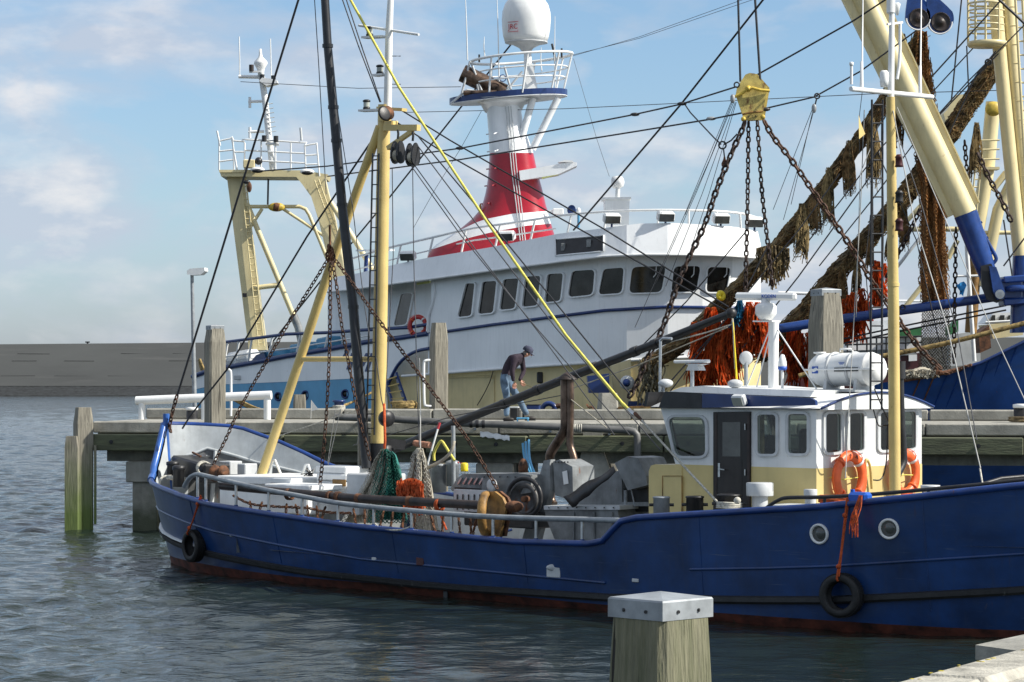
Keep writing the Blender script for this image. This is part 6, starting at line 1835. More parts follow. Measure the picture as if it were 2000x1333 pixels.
# ---------------------------------------------------------------- bridge-top rail, floods, lights
def br(px, py): return S(px, py, -.25)
RT = [(690, 505), (745, 488), (850, 463), (925, 446), (1000, 436), (1100, 421), (1180, 414), (1260, 411), (1330, 411), (1400, 413), (1450, 418), (1484, 428)]
rt = MB().tube(smoothpts([br(*q) for q in RT], 3), .035, 6); rt.build('bridge_rail', 'white', tr)
MB().tube([br(x, lerp(RT, x)+24) for x in (690, 780, 850, 925, 1000, 1085)], .022, 6).build('bridge_rail', 'white', tr)
for x0, x1 in ((783, 775), (846, 836), (910, 901), (977, 967), (1045, 1036), (1116, 1108), (1185, 1180), (1285, 1285), (1345, 1345), (1400, 1400), (1445, 1447)):
    MB().cyl(br(x0, lerp(RT, x0)), br(x1, lerp(TP, x1)+2), .032, 6).build('rail_post', 'white', tr)
for x, y in ((797, 500), (990, 461), (1195, 427), (1300, 423), (1408, 427), (1474, 434)):
    R = Matrix.Rotation(math.radians(-20 if x < 1100 else 15), 3, 'Z') @ Matrix.Rotation(math.radians(18), 3, 'X')
    c = S(x, y, .3)
    o = MB().box(c, (.46, .22, .26), R, .05).build('flood_lamp', 'white', tr)
    MB().box(c+R@Vector((0, -.115, -.01)), (.40, .02, .20), R, .008).build('lens', 'glass_grey', o)
    MB().beam(c, c+Vector((0, .1, -.25)), .05, .05).build('bracket', 'blue_cap', o)
# searchlight pedestal
mb = MB(); mb.prism([S(1183, 440, -1.2), S(1180, 386, -1.2), S(1230, 386, -1.2), S(1228, 440, -1.2)], (0, .8, 0)); mb.build('pedestal', 'white', tr)
MB().prism([S(1176, 390, -1.15), S(1176, 386, -1.15), S(1233, 385, -1.15), S(1233, 389, -1.15)], (0, .9, 0)).build('pedestal_top', 'white', tr)
MB().cyl(S(1206, 386, -1.3), S(1207, 365, -1.3), .06, 10).build('search_stem', 'white', tr)
o = MB().lathe(S(1196, 357, -1.3), (1, -.3, .05), [(.12, 0), (.16, .02), (.17, .2), (.13, .28), (.06, .31)], 16).build('search_lamp', 'white', tr)
# horn, small dome
MB().lathe(S(1122, 412, -.6), (-.5, -.8, .1), [(.04, -.2), (.06, 0), (.10, .12), (.13, .16), (.10, .14)], 16).build('horn', 'blue_gear', tr)
MB().cyl(S(1130, 445, -.4), S(1130, 420, -.4), .035, 8).build('light_stem', 'sky_blue', tr)
MB().ball(S(1130, 413, -.4), .07, 10, 8, (.9, .9, 1.4)).build('light_dome', 'white', tr)
for x in (716, 735): MB().cyl(S(x, 497, -.6), S(x-2, 532, -.6), .06, 8).build('blue_post', 'navy', tr)
MB().beam(S(700, 490, -.6), S(765, 489, -.6), .2, .05).build('awning_bar', 'ship_white', tr)
MB().cyl(S(936, 441, -1.5), S(936, 422, -1.5), .10, 12).build('warning_light', 'orange', tr)
MB().cyl(S(939, 441, -1.4), S(938, 400, -1.4), .03, 8).build('light_post', 'rust_yellow', tr)

# ---------------------------------------------------------------- funnel mast
FY = 71.5
SEC = [(196, 944, 1019, .55), (212, 950, 1017, .55), (235, 952, 1021, .56), (260, 954, 1028, .6), (300, 956, 1042, .68), (325, 955, 1047, .72), (348, 953, 1053, .76), (370, 950, 1059, .8), (391, 945, 1064, .84), (405, 940, 1067, .87), (413, 936, 1070, .9), (420, 930, 1071, .92), (428, 922, 1073, .94), (436, 913, 1076, .96), (444, 903, 1078, .98), (452, 892, 1081, 1.0), (460, 880, 1084, 1.0), (470, 865, 1084, 1.0), (482, 846, 1084, 1.0), (500, 835, 1084, 1.0), (540, 830, 1084, 1.0)]
BT = [(845, 476), (880, 460), (900, 449), (930, 435), (950, 428), (1000, 418), (1075, 412)]; BO_ = [(845, 487), (900, 469), (960, 454), (1030, 441), (1090, 436)]
TA = [(q[0], q[1]) for q in SEC]; TB = [(q[0], q[2]) for q in SEC]; TD = [(q[0], q[3]) for q in SEC]
def fpos(y, an):
    a, b, d = lerp(TA, y), lerp(TB, y), lerp(TD, y); ca, sa = math.cos(an), math.sin(an)
    cx = math.copysign(abs(ca)**.75, ca); cy = math.copysign(abs(sa)**.75, sa)
    return (a+b)/2+(b-a)/2*cx, FY+d*cy
def edge_y(tab, an):
    lo_, hi_ = 300.0, 520.0
    for it in range(30):
        y = (lo_+hi_)/2
        if y < lerp(tab, fpos(y, an)[0]): lo_ = y
        else: hi_ = y
    return lo_
NA = 56; cols = []
for i in range(NA):
    an = 2*math.pi*i/NA; y1, y2 = edge_y(BT, an), edge_y(BO_, an); col_ = []
    for (ya, yb, n) in ((196, 299, 8), (299, y1, 10), (y1, y2, 3), (y2, 540, 8)):
        for k in range(n): col_.append(ya+(yb-ya)*k/n)
    col_.append(540)
    cols.append([P(fpos(y, an)[0], y, fpos(y, an)[1]) for y in col_])
rows = [[cols[i][k] for i in range(NA)] for k in range(len(cols[0]))]
mb = MB()
for (k0, k1, mi_) in ((0, 8, 1), (8, 18, 0), (18, 21, 1), (21, 29, 0)): mb.loft(rows[k0:k1+1], closed=True, mi=mi_)
mb.build('funnel', ['funnel_red', 'ship_white'], tr)
def fz(px, py, dy=0): return P(px, py, FY+dy)
for x in (996, 1001, 1006): MB().tube([fz(x-8, 208, -.62), fz(x-3, 262, -.66), fz(x+3, 330, -.78), fz(x+12, 400, -.92), fz(x+20, 470, -1.02)], .016, 5).build('cable_run', 'light_grey', tr)
for y in (262, 296, 330, 363, 398):
    x = lerp([(r[0], r[1]) for r in SEC], y); m = 'ship_white' if y < 299 else 'funnel_red'
    MB().tube([fz(x+3, y, -.1), fz(x-5, y+1, -.1)], .018, 5).build('rung', m, tr); MB().tube([fz(x+18, y-3, -.6), fz(x+10, y, -.72)], .018, 5).build('rung', m, tr)
# searchlight arm
MB().prism([fz(1014, 334, -.9), fz(1118, 316, -.9), fz(1127, 318, -.9), fz(1127, 324, -.9), fz(1090, 341, -.9), fz(1016, 353, -.9)], (0, .7, 0)).build('lamp_arm', 'ship_white', tr)
MB().prism([fz(1090, 317, -.95), fz(1104, 313, -.95), fz(1118, 314, -.95), fz(1120, 317, -.95)], (0, .5, 0)).build('arm_box', 'white', tr)
MB().beam(fz(1058, 348, -.7), fz(1090, 340, -.7), .3, .06).build('arm_lamp', 'tube_light', tr)
MB().box(fz(1090, 414, -.6), (.3, .25, .17), None, .02).build('camera_box', 'white', tr); MB().beam(fz(1068, 414, -.6), fz(1085, 414, -.6), .06, .08).build('camera_arm', 'white', tr)
# round platform
pc = fz(1002, 190); slope = .075
def pz(x): return pc.z+(x-pc.x)*slope
outl = []
for i in range(40):
    an = 2*math.pi*i/40; x = pc.x+.10+1.42*math.cos(an); y = pc.y+1.05*math.sin(an)
    if math.cos(an) < -.55: x = pc.x-.72-(-.55-math.cos(an))*2.35; y = pc.y+1.05*math.sin(an)*(.95 if abs(math.sin(an)) > .3 else .8)
    outl.append((x, y))
MB().prism([Vector((x, y, pz(x)-.09)) for x, y in outl], (0, 0, .015)).build('platform_floor', 'ship_white', tr)
mb = MB(); mb.loft([[Vector((x, y, pz(x)-.07)) for x, y in outl], [Vector((x, y, pz(x)+.09)) for x, y in outl]], closed=True, smooth=False)
o = mb.build('platform_rim', 'navy', tr); so = o.modifiers.new('t', 'SOLIDIFY'); so.thickness = .04
MB().lathe(fz(982, 213), (0, 0, 1), [(.5, -.1), (.62, .12), (1.0, .24)], 22).build('platform_flare', 'ship_white', tr)
for a, b in (((1041, 192), (1012, 294)), ((1090, 192), (1040, 292))):
    MB().cyl(fz(*a, -.5), fz(*b, -.45), .10, 12).build('strut', 'ship_white', tr)
MB().cyl(fz(903, 143, -.3), fz(985, 182, -.3), .25, 20).build('exhaust_drum', 'exhaust', tr)
MB().cyl(fz(905, 182, -.6), fz(970, 181, -.6), .07, 12).build('exhaust_pipe', 'exhaust', tr)
for a, b in (((918, 120), (900, 190)), ((920, 122), (946, 192)), ((880, 203), (912, 176)), ((912, 176), (970, 186)), ((985, 130), (1002, 190)), ((1020, 140), (975, 195)), ((932, 165), (938, 194))):
    MB().cyl(fz(*a, -.5), fz(*b, -.5), .035, 6).build('frame_tube', 'light_grey', tr)
RL = MB()
def ringp(cx, cy, rx, ry, tilt, r, a0=0, a1=2*math.pi):
    pts = []
    for i in range(37):
        an = a0+(a1-a0)*i/36
        x = pc.x+cx+rx*math.cos(an); y = pc.y+ry*math.sin(an)
        pts.append(Vector((x, y, cy+(x-pc.x)*tilt)))
    RL.tube(pts, r, 6)
z1 = fz(1020, 115).z
ringp(.24, z1, 1.42, 1.1, .085, .040); ringp(.16, fz(1020, 140).z, 1.36, 1.08, .08, .022, -2.5, 2.5); ringp(.12, fz(1020, 160).z, 1.33, 1.06, .08, .022, -2.5, 2.5)
for an in (-2.2, -1.45, -.75, -.12, .6, 1.3, 2.2):
    RL.tube([Vector((pc.x+.24+1.42*math.cos(an), pc.y+1.1*math.sin(an), z1+(1.42*math.cos(an)+.24)*.085)), Vector((pc.x+.1+1.3*math.cos(an), pc.y+1.03*math.sin(an), pz(pc.x+1.3*math.cos(an))))], .03, 6)
RL.build('crow_railing', 'white', tr)['kind'] = 'stuff'
MB().tube([fz(1035, 178), fz(1031, 130), fz(1030, 84)], [.13, .11, .11], 14).build('radome_post', 'ship_white', tr)
MB().prism([fz(1020, 178, -.3), fz(1025, 124, -.2), fz(1040, 124, -.2), fz(1051, 178, -.3)], (0, .5, 0)).build('radome_bracket', 'white', tr)
MB().lathe(fz(1028, 100), (0, 0, 1), [(.14, 0), (.20, .08), (.42, .19), (.60, .22), (.60, .245)], 26).build('radome_base', 'light_grey', tr)
c = fz(1027, 84)
prof = [(.585, 0), (.64, .18), (.672, .40), (.686, .66), (.67, .86), (.61, 1.06), (.50, 1.22), (.34, 1.33), (.17, 1.385), (.01, 1.40)]
rd = MB().lathe(c, (.02, 0, 1), prof, 40).build('radome', 'white', tr)
# lettering on the radome
lc = fz(996, 58)
an = math.radians(238)
d = Vector((math.cos(an), math.sin(an), 0)); pcn = Vector((c.x, c.y, lc.z))+d*.668
tx = text_obj('JRC', .20, frame_M(pcn+d*.012, Vector((0, 0, 1)).cross(d), Vector((0, 0, 1))+d*.1), 'red_print', rd)
for zz in (-.135, .135):
    MB().beam(pcn+d*.01+Vector((0, 0, zz))-Vector((0, 0, 1)).cross(d)*.17, pcn+d*.01+Vector((0, 0, zz))+Vector((0, 0, 1)).cross(d)*.17, .01, .014).build('print_line', 'red_print', rd)
for x, y0, y1 in ((913, 118, -30), (975, 170, -30), (1085, 185, 32), (947, 112, 72), (1058, 140, 93)):
    MB().tube([fz(x, y0, -.4), fz(x-2, (y0+y1)/2, -.4), fz(x-5 if y1 < 0 else x-1, y1, -.4)], [.022, .017, .008], 6).build('whip_aerial', 'white', tr)
MB().cyl(fz(936, 122, -.5), fz(936, 107, -.5), .03, 6).build('anemometer', 'dark', tr); MB().cyl(fz(1097, 113, -.2), fz(1097, 95, -.2), .03, 6).build('anemometer', 'dark', tr)
MB().torus(fz(982, 153, -.6), (.3, -1, 0), .09, .015, 16, 5).build('loop_aerial', 'navy', tr)
MB().tube([fz(1078, 86), fz(1083, 108), fz(1084, 120)], .035, 6).build('camera_arm', 'dark', tr)
# ================================================================ BLUE BEAM TRAWLER at the right
bt = thing('beam_trawler', 'dark blue beam trawler with cream derricks partly seen at the right', 'trawler', P(1930, 800, 62))
def D(px, py, Y=61.0): return P(px, py, Y)
hp = [(1700, 752), (1749, 744), (1772, 742), (1826, 733), (1880, 720), (1916, 709), (2000, 668), (2120, 600)]
rows = [[D(x, y+(1000-y)*f, 60.4+1.6*f) for f in (0, .15, .35, .6, 1)] for x, y in hp]
MB().loft(rows, smooth=True).build('hull', 'blue_trawler', bt)
MB().loft([[D(x, y, 60.4), D(x, y+3, 62.5)] for x, y in hp], smooth=False).build('deck_edge', 'rust', bt)
MB().tube([D(x, y, 60.36) for x, y in hp[1:5]], .055, 6).build('hull_rail', 'rust', bt)
MB().tube([D(x, y, 60.36) for x, y in hp[4:]], .045, 6).build('hull_rail', 'navy', bt)
for k in range(8):
    x = 1797+k*27; y = lerp(hp, x)+3
    pts = []
    for j in range(4):
        f = j/3*.26; yy = y+(1000-y)*f; pts.append(D(x-(yy-y)*.42, yy, 60.4+1.6*((yy-lerp(hp, x))/(1000-lerp(hp, x)))-.02))
    MB().tube(pts, .022, 4).build('frame_seam', 'rust' if k < 2 else 'blue_gear', bt)
# great cream derrick: pipe with two side plates, blue heel
ax0, ax1 = D(1660, -60), D(1886, 418); dv = (ax1-ax0).normalized(); sd = Vector((0, 1, 0)).cross(dv).normalized()
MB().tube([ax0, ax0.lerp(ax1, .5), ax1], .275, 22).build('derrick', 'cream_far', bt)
for sgn in (-1, 1):
    a = ax0+sd*.34*sgn; b = ax1+sd*.26*sgn-dv*.1
    MB().beam(a, b, .035, .30, up=sd).build('derrick_plate', 'cream_far', bt)
    MB().beam(a+sd*.145*sgn, b+sd*.145*sgn, .13, .03, up=sd).build('derrick_flange', 'cream_far', bt)
bx = D(1938, 560)
MB().tube([ax1, ax1.lerp(bx, .5), bx], [.285, .26, .20], 22).build('derrick_heel', 'blue_gear', bt)
MB().prism([D(x, y, 60.75) for x, y in ((1916, 520), (1936, 515), (1962, 568), (1962, 584), (1948, 592), (1928, 585), (1918, 560))], (0, .10, 0)).build('clevis', 'dark', bt)
MB().prism([D(x, y, 60.6) for x, y in ((1932, 520), (1946, 522), (1963, 570), (1960, 584), (1948, 586), (1940, 570))], (0, .12, 0)).build('clevis', 'blue_gear', bt)
MB().cyl(D(1953, 575, 60.5), D(1953, 575, 60.75), .11, 14).build('pivot_pin', 'steel', bt); MB().cyl(D(1953, 575, 60.45), D(1953, 575, 60.5), .06, 6).build('pivot_nut', 'steel', bt)
MB().tube(smoothpts([D(1897, 412), D(1904, 418), D(1925, 465), D(1944, 500), D(1944, 510), D(1934, 520)], 3), .045, 8).build('heel_handle', 'blue_gear', bt)
for x, y in ((1906, 440), (1918, 470), (1930, 498)): MB().cyl(D(x-8, y+8), D(x+12, y-6), .03, 6).build('handle_rung', 'blue_gear', bt)
# pivot mount on the hull side
MB().box(D(1972, 566, 61.2), (.55, .5, .5), None, .05).build('mount', 'blue_gear', bt)
for y in (546, 590): MB().beam(D(1955, y+2, 61.2), D(2030, y-4, 61.2), .7, .16, bev=.03).build('mount_plate', 'blue_gear', bt)
MB().tube([D(2000, 650, 61.3), D(1996, 500, 61.3)], [.34, .22], 18).build('mount_post', 'blue_gear', bt)
MB().lathe(D(1990, 562, 61.0), (0, 0, 1), [(.35, -.1), (.35, .02), (.25, .05)], 18).build('mount_collar', 'blue_gear', bt)
# cream mast with a second ribbed tube, ladder and crow's nest
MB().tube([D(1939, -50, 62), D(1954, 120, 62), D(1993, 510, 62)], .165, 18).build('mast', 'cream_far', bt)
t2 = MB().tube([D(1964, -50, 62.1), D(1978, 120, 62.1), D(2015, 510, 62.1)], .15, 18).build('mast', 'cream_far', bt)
for k in range(15):
    a = D(1966, -40, 62.1).lerp(D(2015, 510, 62.1), (k+.5)/15); MB().torus(a, (.09, 0, -1), .152, .010, 18, 5).build('mast_ring', 'cream_far', t2)
mb = MB(); mb.tube([D(1982, -20, 61.6), D(2002, 330, 61.6)], .035, 6); mb.tube([D(1996, -20, 61.6), D(2014, 330, 61.6)], .035, 6)
for k in range(13): mb.tube([D(1982+k*1.55, 0+k*27, 61.6), D(1996+k*1.45, 0+k*27, 61.6)], .022, 5)
mb.build('mast_ladder', 'cream_far', bt)
cn = MB().lathe(D(1928, 88, 61.8), (0, 0, 1), [(.44, -.05), (.48, 0), (.48, .07), (.44, .08)], 26).build('crow_nest_floor', 'cream_far', bt)
for y in (62, 50, 36, 22, 8, -8):
    c = D(1926, y, 61.8); pts = [c+Vector((.43*math.cos(a), .43*math.sin(a), 0)) for a in np.linspace(1.0, 5.9, 20)]
    MB().tube(pts, .028 if y in (8, -8) else .022, 6).build('crow_nest_rail', 'cream_far', bt)
for a in (3.0, 3.9, 4.5, 5.3): 
    p = D(1926, 85, 61.8)+Vector((.43*math.cos(a), .43*math.sin(a), 0)); MB().cyl(p, p+Vector((0, 0, 1.25)), .03, 6).build('crow_nest_post', 'cream_far', bt)
# gantry of the same ship farther aft
def G(pts, r, m='cream_far', Y=68, name='gantry_tube', n=12): return MB().tube([D(x, y, Y) for x, y in pts], r, n).build(name, m, bt)
G([(1940, 200), (1928, 330), (1903, 480)], .20); G([(1990, 330), (1950, 410), (1918, 560)], .16); G([(1775, 448), (1872, 448)], .07); G([(1885, 455), (2000, 455)], .055)
G([(1965, 338), (1938, 372)], .09); G([(1800, 400), (1745, 462)], .06); G([(1870, 470), (1852, 505)], .07); G([(1800, 560), (1768, 600)], .07)
G([(1799, 462), (1746, 530)], .045, 'sky_blue' if False else 'light_grey')
G([(1908, 470), (1896, 650)], .16, 'rust_yellow', 68); G([(1888, 480), (1903, 706)], .055, 'white', 66, 'pole'); G([(1866, 540), (1912, 539)], .03, 'white', 66, 'pole')
MB().prism([D(x, y, 67.6) for x, y in ((1843, 222), (1850, 215), (1868, 186), (1888, 184), (1893, 195), (1880, 232), (1848, 240))], (0, .8, 0)).build('gantry_head', 'cream_far', bt)
MB().box(D(1920, 330, 67.7), (.8, .4, .07)).build('gantry_step', 'cream_far', bt)
mb = MB(); mb.tube([D(1908, 300, 67.5), D(1896, 420, 67.5)], .025, 5); mb.tube([D(1918, 300, 67.5), D(1907, 420, 67.5)], .025, 5)
for k in range(8): mb.tube([D(1908-k*1.6, 306+k*15, 67.5), D(1918-k*1.5, 306+k*15, 67.5)], .02, 5)
mb.build('gantry_ladder', 'cream_far', bt)
for y in (275, 293, 312): G([(1912, y), (1952, y-1)], .025, 'cream_far', 67.4, 'gantry_rail', 6)
MB().ball(D(1940, 213, 67.5), .22, 10, 8, (1, .5, .9)).build('gantry_lug', 'block_rim', bt)
# blue boom low over the deck
MB().tube([D(1505, 645, 61.6), D(1640, 624, 61.6), D(1960, 578, 61.6)], .115, 14).build('boom', 'blue_gear', bt)
MB().torus(D(1763, 601, 61.5), (0, 1, 0), .06, .018, 14, 6).build('boom_eye', 'dark', bt)
for y in (0, 9): MB().tube([D(1620, 668+y, 61.8), D(1780, 634+y, 61.8), D(1965, 597+y, 61.8)], .022, 5).build('wire_rope', 'wire', bt)

# deck clutter of the white trawler's foredeck, seen left of the wheelhouse
MB().prism([P(x, y, 62.5) for x, y in ((1147, 735), (1190, 730), (1190, 768), (1150, 768))], (0, .8, 0)).build('winch_guard', 'navy', bt)
MB().lathe(P(1225, 748, 62), (.3, -1, .1), [(.16, -.1), (.18, 0), (.16, .1), (.05, .12)], 14).build('winch_head', 'light_grey', bt)
MB().lathe(P(1224, 748, 61.8), (.3, -1, .1), [(.10, 0), (.02, .04)], 14).build('winch_hub', 'blue_gear', bt)
MB().prism([P(x, y, 63) for x, y in ((1194, 715), (1232, 702), (1232, 790), (1200, 790))], (0, .7, 0)).build('bulwark_end', 'cream_far', bt)
MB().prism([P(x, y, 63.4) for x, y in ((1232, 720), (1300, 700), (1300, 790), (1232, 790))], (0, .3, 0)).build('bulwark_end', 'cream_far', bt)
MB().prism([P(x, y, 62.8) for x, y in ((1228, 784), (1262, 784), (1262, 794), (1226, 794))], (0, .2, 0)).build('deck_slot', 'navy', bt)
for i, (x, y, r, m) in enumerate(((1072, 802, .16, 'navy'), (1092, 804, .13, 'rust'))):
    o = MB().torus(Jp(x, y, 4.9), (.2, 1, 0), r, .06, 20, 8).build('float_ring', m); tag(o, ['navy blue ring float behind the jetty kerb right of the man', 'rusty brown ring behind the jetty kerb right of the navy float'][i], 'float')
o = MB().beam(Jp(1208, 797, 4.6), Jp(1288, 794, 4.6), .2, .05).build('plank', 'rust_yellow'); tag(o, 'orange brown plank lying behind the jetty kerb left of the wheelhouse', 'plank')
mb = MB(); chain_mb(mb, [Jp(1146, 790, 4.2), Jp(1150, 797, 4.2), Jp(1158, 795, 4.2), Jp(1162, 800, 4.1), Jp(1152, 802, 4.1)], .09, .016)
tag(mb.build('rusty_chain', 'rust'), 'small heap of rusty chain on the jetty kerb beside the pale squared post', 'chain')

# ================================================================ vessel beyond
bv = thing('background_vessel', 'white and dark red vessel half hidden behind the hanging nets', 'vessel', P(1720, 760, 84))
def V(px, py, Y=84.0): return P(px, py, Y)
MB().prism([V(1560, 690), V(1800, 690), V(1800, 860), V(1560, 860)], (0, 3, 0)).build('hull', 'dark_red', bv)
MB().prism([V(1655, 656, 84.4), V(1800, 650, 84.4), V(1800, 700, 84.4), V(1655, 700, 84.4)], (0, 2.5, 0)).build('house', 'white', bv)
MB().prism([V(1500, 690, 83.95), V(1790, 681, 83.95), V(1790, 694, 83.95), V(1500, 702, 83.95)], (0, .1, 0)).build('dark_band', 'grey_paint', bv)
for x in (1690, 1712, 1742, 1775): MB().prism([V(x, 694, 83.9), V(x+16, 693, 83.9), V(x+16, 705, 83.9), V(x, 706, 83.9)], (0, .05, 0)).build('window', 'white', bv)
RLb = MB()
for y in (662, 674): RLb.tube([V(1650, y, 83.8), V(1800, y-5, 83.8)], .03, 5)
for k in range(8): RLb.tube([V(1655+k*19, 660, 83.8), V(1655+k*19, 690, 83.8)], .03, 5)
RLb.build('railing', 'dark', bv)['kind'] = 'stuff'
MB().tube([V(1640, 588, 86), V(1860, 589, 86)], .05, 6).build('upper_rail', 'white', bv)
MB().tube([V(1520, 572, 86), V(1640, 576, 86)], .06, 6).build('upper_rail', 'white', bv)
MB().prism([V(1750, 645), V(1800, 640), V(1800, 655), V(1752, 660)], (0, 1, 0)).build('net_bin', 'green_paint', bv)
MB().prism([V(1690, 628, 86), V(1745, 626, 86), V(1745, 656, 86), V(1690, 656, 86)], (0, 1, 0)).build('deck_house', 'light_grey', bv)
MB().prism([V(1856, 640), V(1872, 625), V(1872, 648), V(1856, 655)], (0, 1, 0)).build('net_bin', 'green_paint', bv)
MB().prism([V(1855, 655, 72), V(1915, 645, 72), V(1915, 712, 72), V(1855, 716, 72)], (0, .5, 0)).build('side_house', 'light_grey', bv)
ps = thing('deck_cabin', 'small cream and white cabin under the blue derrick mount at right', 'cabin', P(1960, 660, 70))
MB().prism([P(x, y, 70) for x, y in ((1930, 634), (1998, 628), (1998, 655), (1940, 662))], (0, 1.5, 0)).build('base', 'cream_far', ps)
MB().prism([P(x, y, 70.2) for x, y in ((1925, 632), (1940, 612), (1985, 610), (1988, 630))], (0, 1.2, 0)).build('cabin_wall', 'white', ps)
for x0, x1 in ((1934, 1944), (1950, 1962), (1966, 1976)): MB().prism([P(x0, 627, 70.15), P(x0+4, 616, 70.15), P(x1, 616, 70.15), P(x1, 627, 70.15)], (0, .04, 0)).build('window', 'glass_ship', ps)
MB().tube([P(1925, 630, 69.8), P(1995, 626, 69.8)], .03, 5).build('rail', 'white', ps)
MB().prism([P(x, y, 69.5) for x, y in ((1912, 650), (1932, 636), (1936, 680), (1914, 690))], (0, 1, 0)).build('drum_end', 'rust', ps)

# ================================================================ net-clad trawl beams, hanging nets
def blob(p, s, k=1.0): return mnoise.noise(Vector(p)*s)*k
def clad_beam(label, pts, R, Y, mats, seed, strands=1500):
    random.seed(seed)
    t = thing('net_clad_beam', label, 'trawl net', P(*pts[0], Y), 'net covered trawl beams')
    c = smoothpts([P(x, y, Y) for x, y in pts], 10); rows = []; n = 18
    fr = []
    for i, p in enumerate(c):
        d = (c[min(i+1, len(c)-1)]-c[max(i-1, 0)]).normalized(); u = Vector((0, 1, 0)); w = d.cross(u).normalized(); u = w.cross(d)
        row = []
        for k in range(n):
            a = 2*math.pi*k/n
            r = R*(1+.22*blob(p+Vector((math.cos(a), math.sin(a), 0)), 2.6)+.12*blob(p*1.0+Vector((3*math.cos(a), 3*math.sin(a), 5)), 7))
            row.append(p+(u*math.cos(a)+w*math.sin(a))*r)
        rows.append(row); fr.append((p, d, u, w))
    mb = MB().loft(rows, closed=True, smooth=True); mb.add(rows[0][::-1], [list(range(n))]); mb.add(rows[-1], [list(range(n))])
    mb.build('net_wrapping', mats[0], t)
    m_ = len(fr)-1
    def Sn(u_, v_):
        i = min(m_-1, int(v_*m_)); f = v_*m_-i
        p = fr[i][0].lerp(fr[i+1][0], f); d, u, w = fr[i][1:]
        a = 2*math.pi*u_; r = R*(1.10+.22*blob(p+Vector((math.cos(a), math.sin(a), 0)), 2.6)+.12*blob(p+Vector((3*math.cos(a), 3*math.sin(a), 5)), 7))
        return p+(u*math.cos(a)+w*math.sin(a))*r-Vector((0, 0, .05+.05*math.sin(v_*90+a)))
    for q, mm in enumerate((mats[1], mats[2])):
        mb = MB(); net(mb, lambda u_, v_: Sn(u_, .01+.98*v_)*1.0+Vector((0, -.012*q, -.02*q)), 22, 210, .0085, .02, .93); mb.build('mesh', mm, t)['kind'] = 'stuff'
    for q, m in enumerate(mats[1:]):
        mb = MB()
        for j in range(strands//len(mats[1:])):
            i = random.randrange(2, len(fr)-3); p, d, u, w = fr[i]; a = random.uniform(0, 6.28); L_ = random.uniform(.15, .5)
            pts_ = []
            for s in range(4):
                aa = a+s*.25*random.uniform(-.5, 1); r = R*random.uniform(1.0, 1.28)
                pts_.append(p+d*L_*(s-1.5)*.6+(u*math.cos(aa)+w*math.sin(aa))*r-Vector((0, 0, .05*s*random.random())))
            mb.tube(pts_, random.uniform(.009, .018), 3, False)
        o = mb.build('loose_mesh', m, t); o['kind'] = 'stuff'
    return t
clad_beam('brown net wrapped round the nearer trawl beam rising from the cutter wheelhouse', [(1262, 712), (1330, 668), (1420, 580), (1500, 500), (1560, 430), (1625, 345), (1700, 240), (1760, 140), (1800, 62)], .145, 62.0, ['net_dark', 'net_olive', 'net_brown', 'net_dark'], 11, 900)
clad_beam('dark brown net wrapped round the farther trawl beam beside the cream mast', [(1478, 690), (1540, 640), (1650, 515), (1760, 388), (1835, 285), (1890, 205), (1955, 110)], .19, 63.2, ['net_dark', 'net_brown', 'net_olive', 'net_dark'], 12, 900)
def tuft(label, x, y0, y1, w, Y, mats, kind='net', seed=0, flare=1.0, n=None):
    random.seed(seed*7+3)
    t = thing('hanging_net', label, 'net', P(x, y0, Y), 'torn net ends hanging from the trawl beams')
    a = P(x, y0, Y); b = P(x, y1, Y); h = a.z-b.z; W = w*Y/F/2; tw = random.uniform(0, 6)
    def Sf(u, v):
        an = 2*math.pi*u; f = min(1, .35+1.3*v) if v < .5 else 1.0+(flare-1)*(v-.5)*2
        r = W*f*(1+.18*math.sin(3*an+tw+v*3)); sway = .06*h*math.sin(v*2+tw)*.5
        return a+Vector((r*math.cos(an)+sway*.4, .6*r*math.sin(an)-.05, -h*v*(1+.06*math.sin(an*2+tw))))
    mb = MB(); net(mb, Sf, 14, max(8, int(h/.055)), .0075, .012, .95)
    o = mb.build('mesh', mats[0], t); o['kind'] = 'stuff'
    mb = MB()
    for i in range(n or 46):
        u0 = random.random(); v0 = random.uniform(0, .4); v1 = min(1.12, v0+random.uniform(.4, .8)); pts = []
        for s in range(6):
            v = v0+(v1-v0)*s/5; p = Sf(u0+random.uniform(-.04, .04), v); pts.append(p)
        mb.tube(pts, random.uniform(.008, .016), 3, False)
    o = mb.build('strands', mats[1], t); o['kind'] = 'stuff'
    mb = MB(); rows = [[a+Vector((math.cos(k)*.0, 0, 0))+(Sf(k/8, v)-Vector((a.x, a.y, Sf(k/8, v).z)))*.72+Vector((0, 0, Sf(k/8, v).z-a.z)) for k in range(8)] for v in np.linspace(.0, .88, 9)]
    mb.loft(rows, closed=True); mb.build('folded_core', 'net_dark', t)
    return t
MATS['tuft_olive'] = MATS['net_olive']
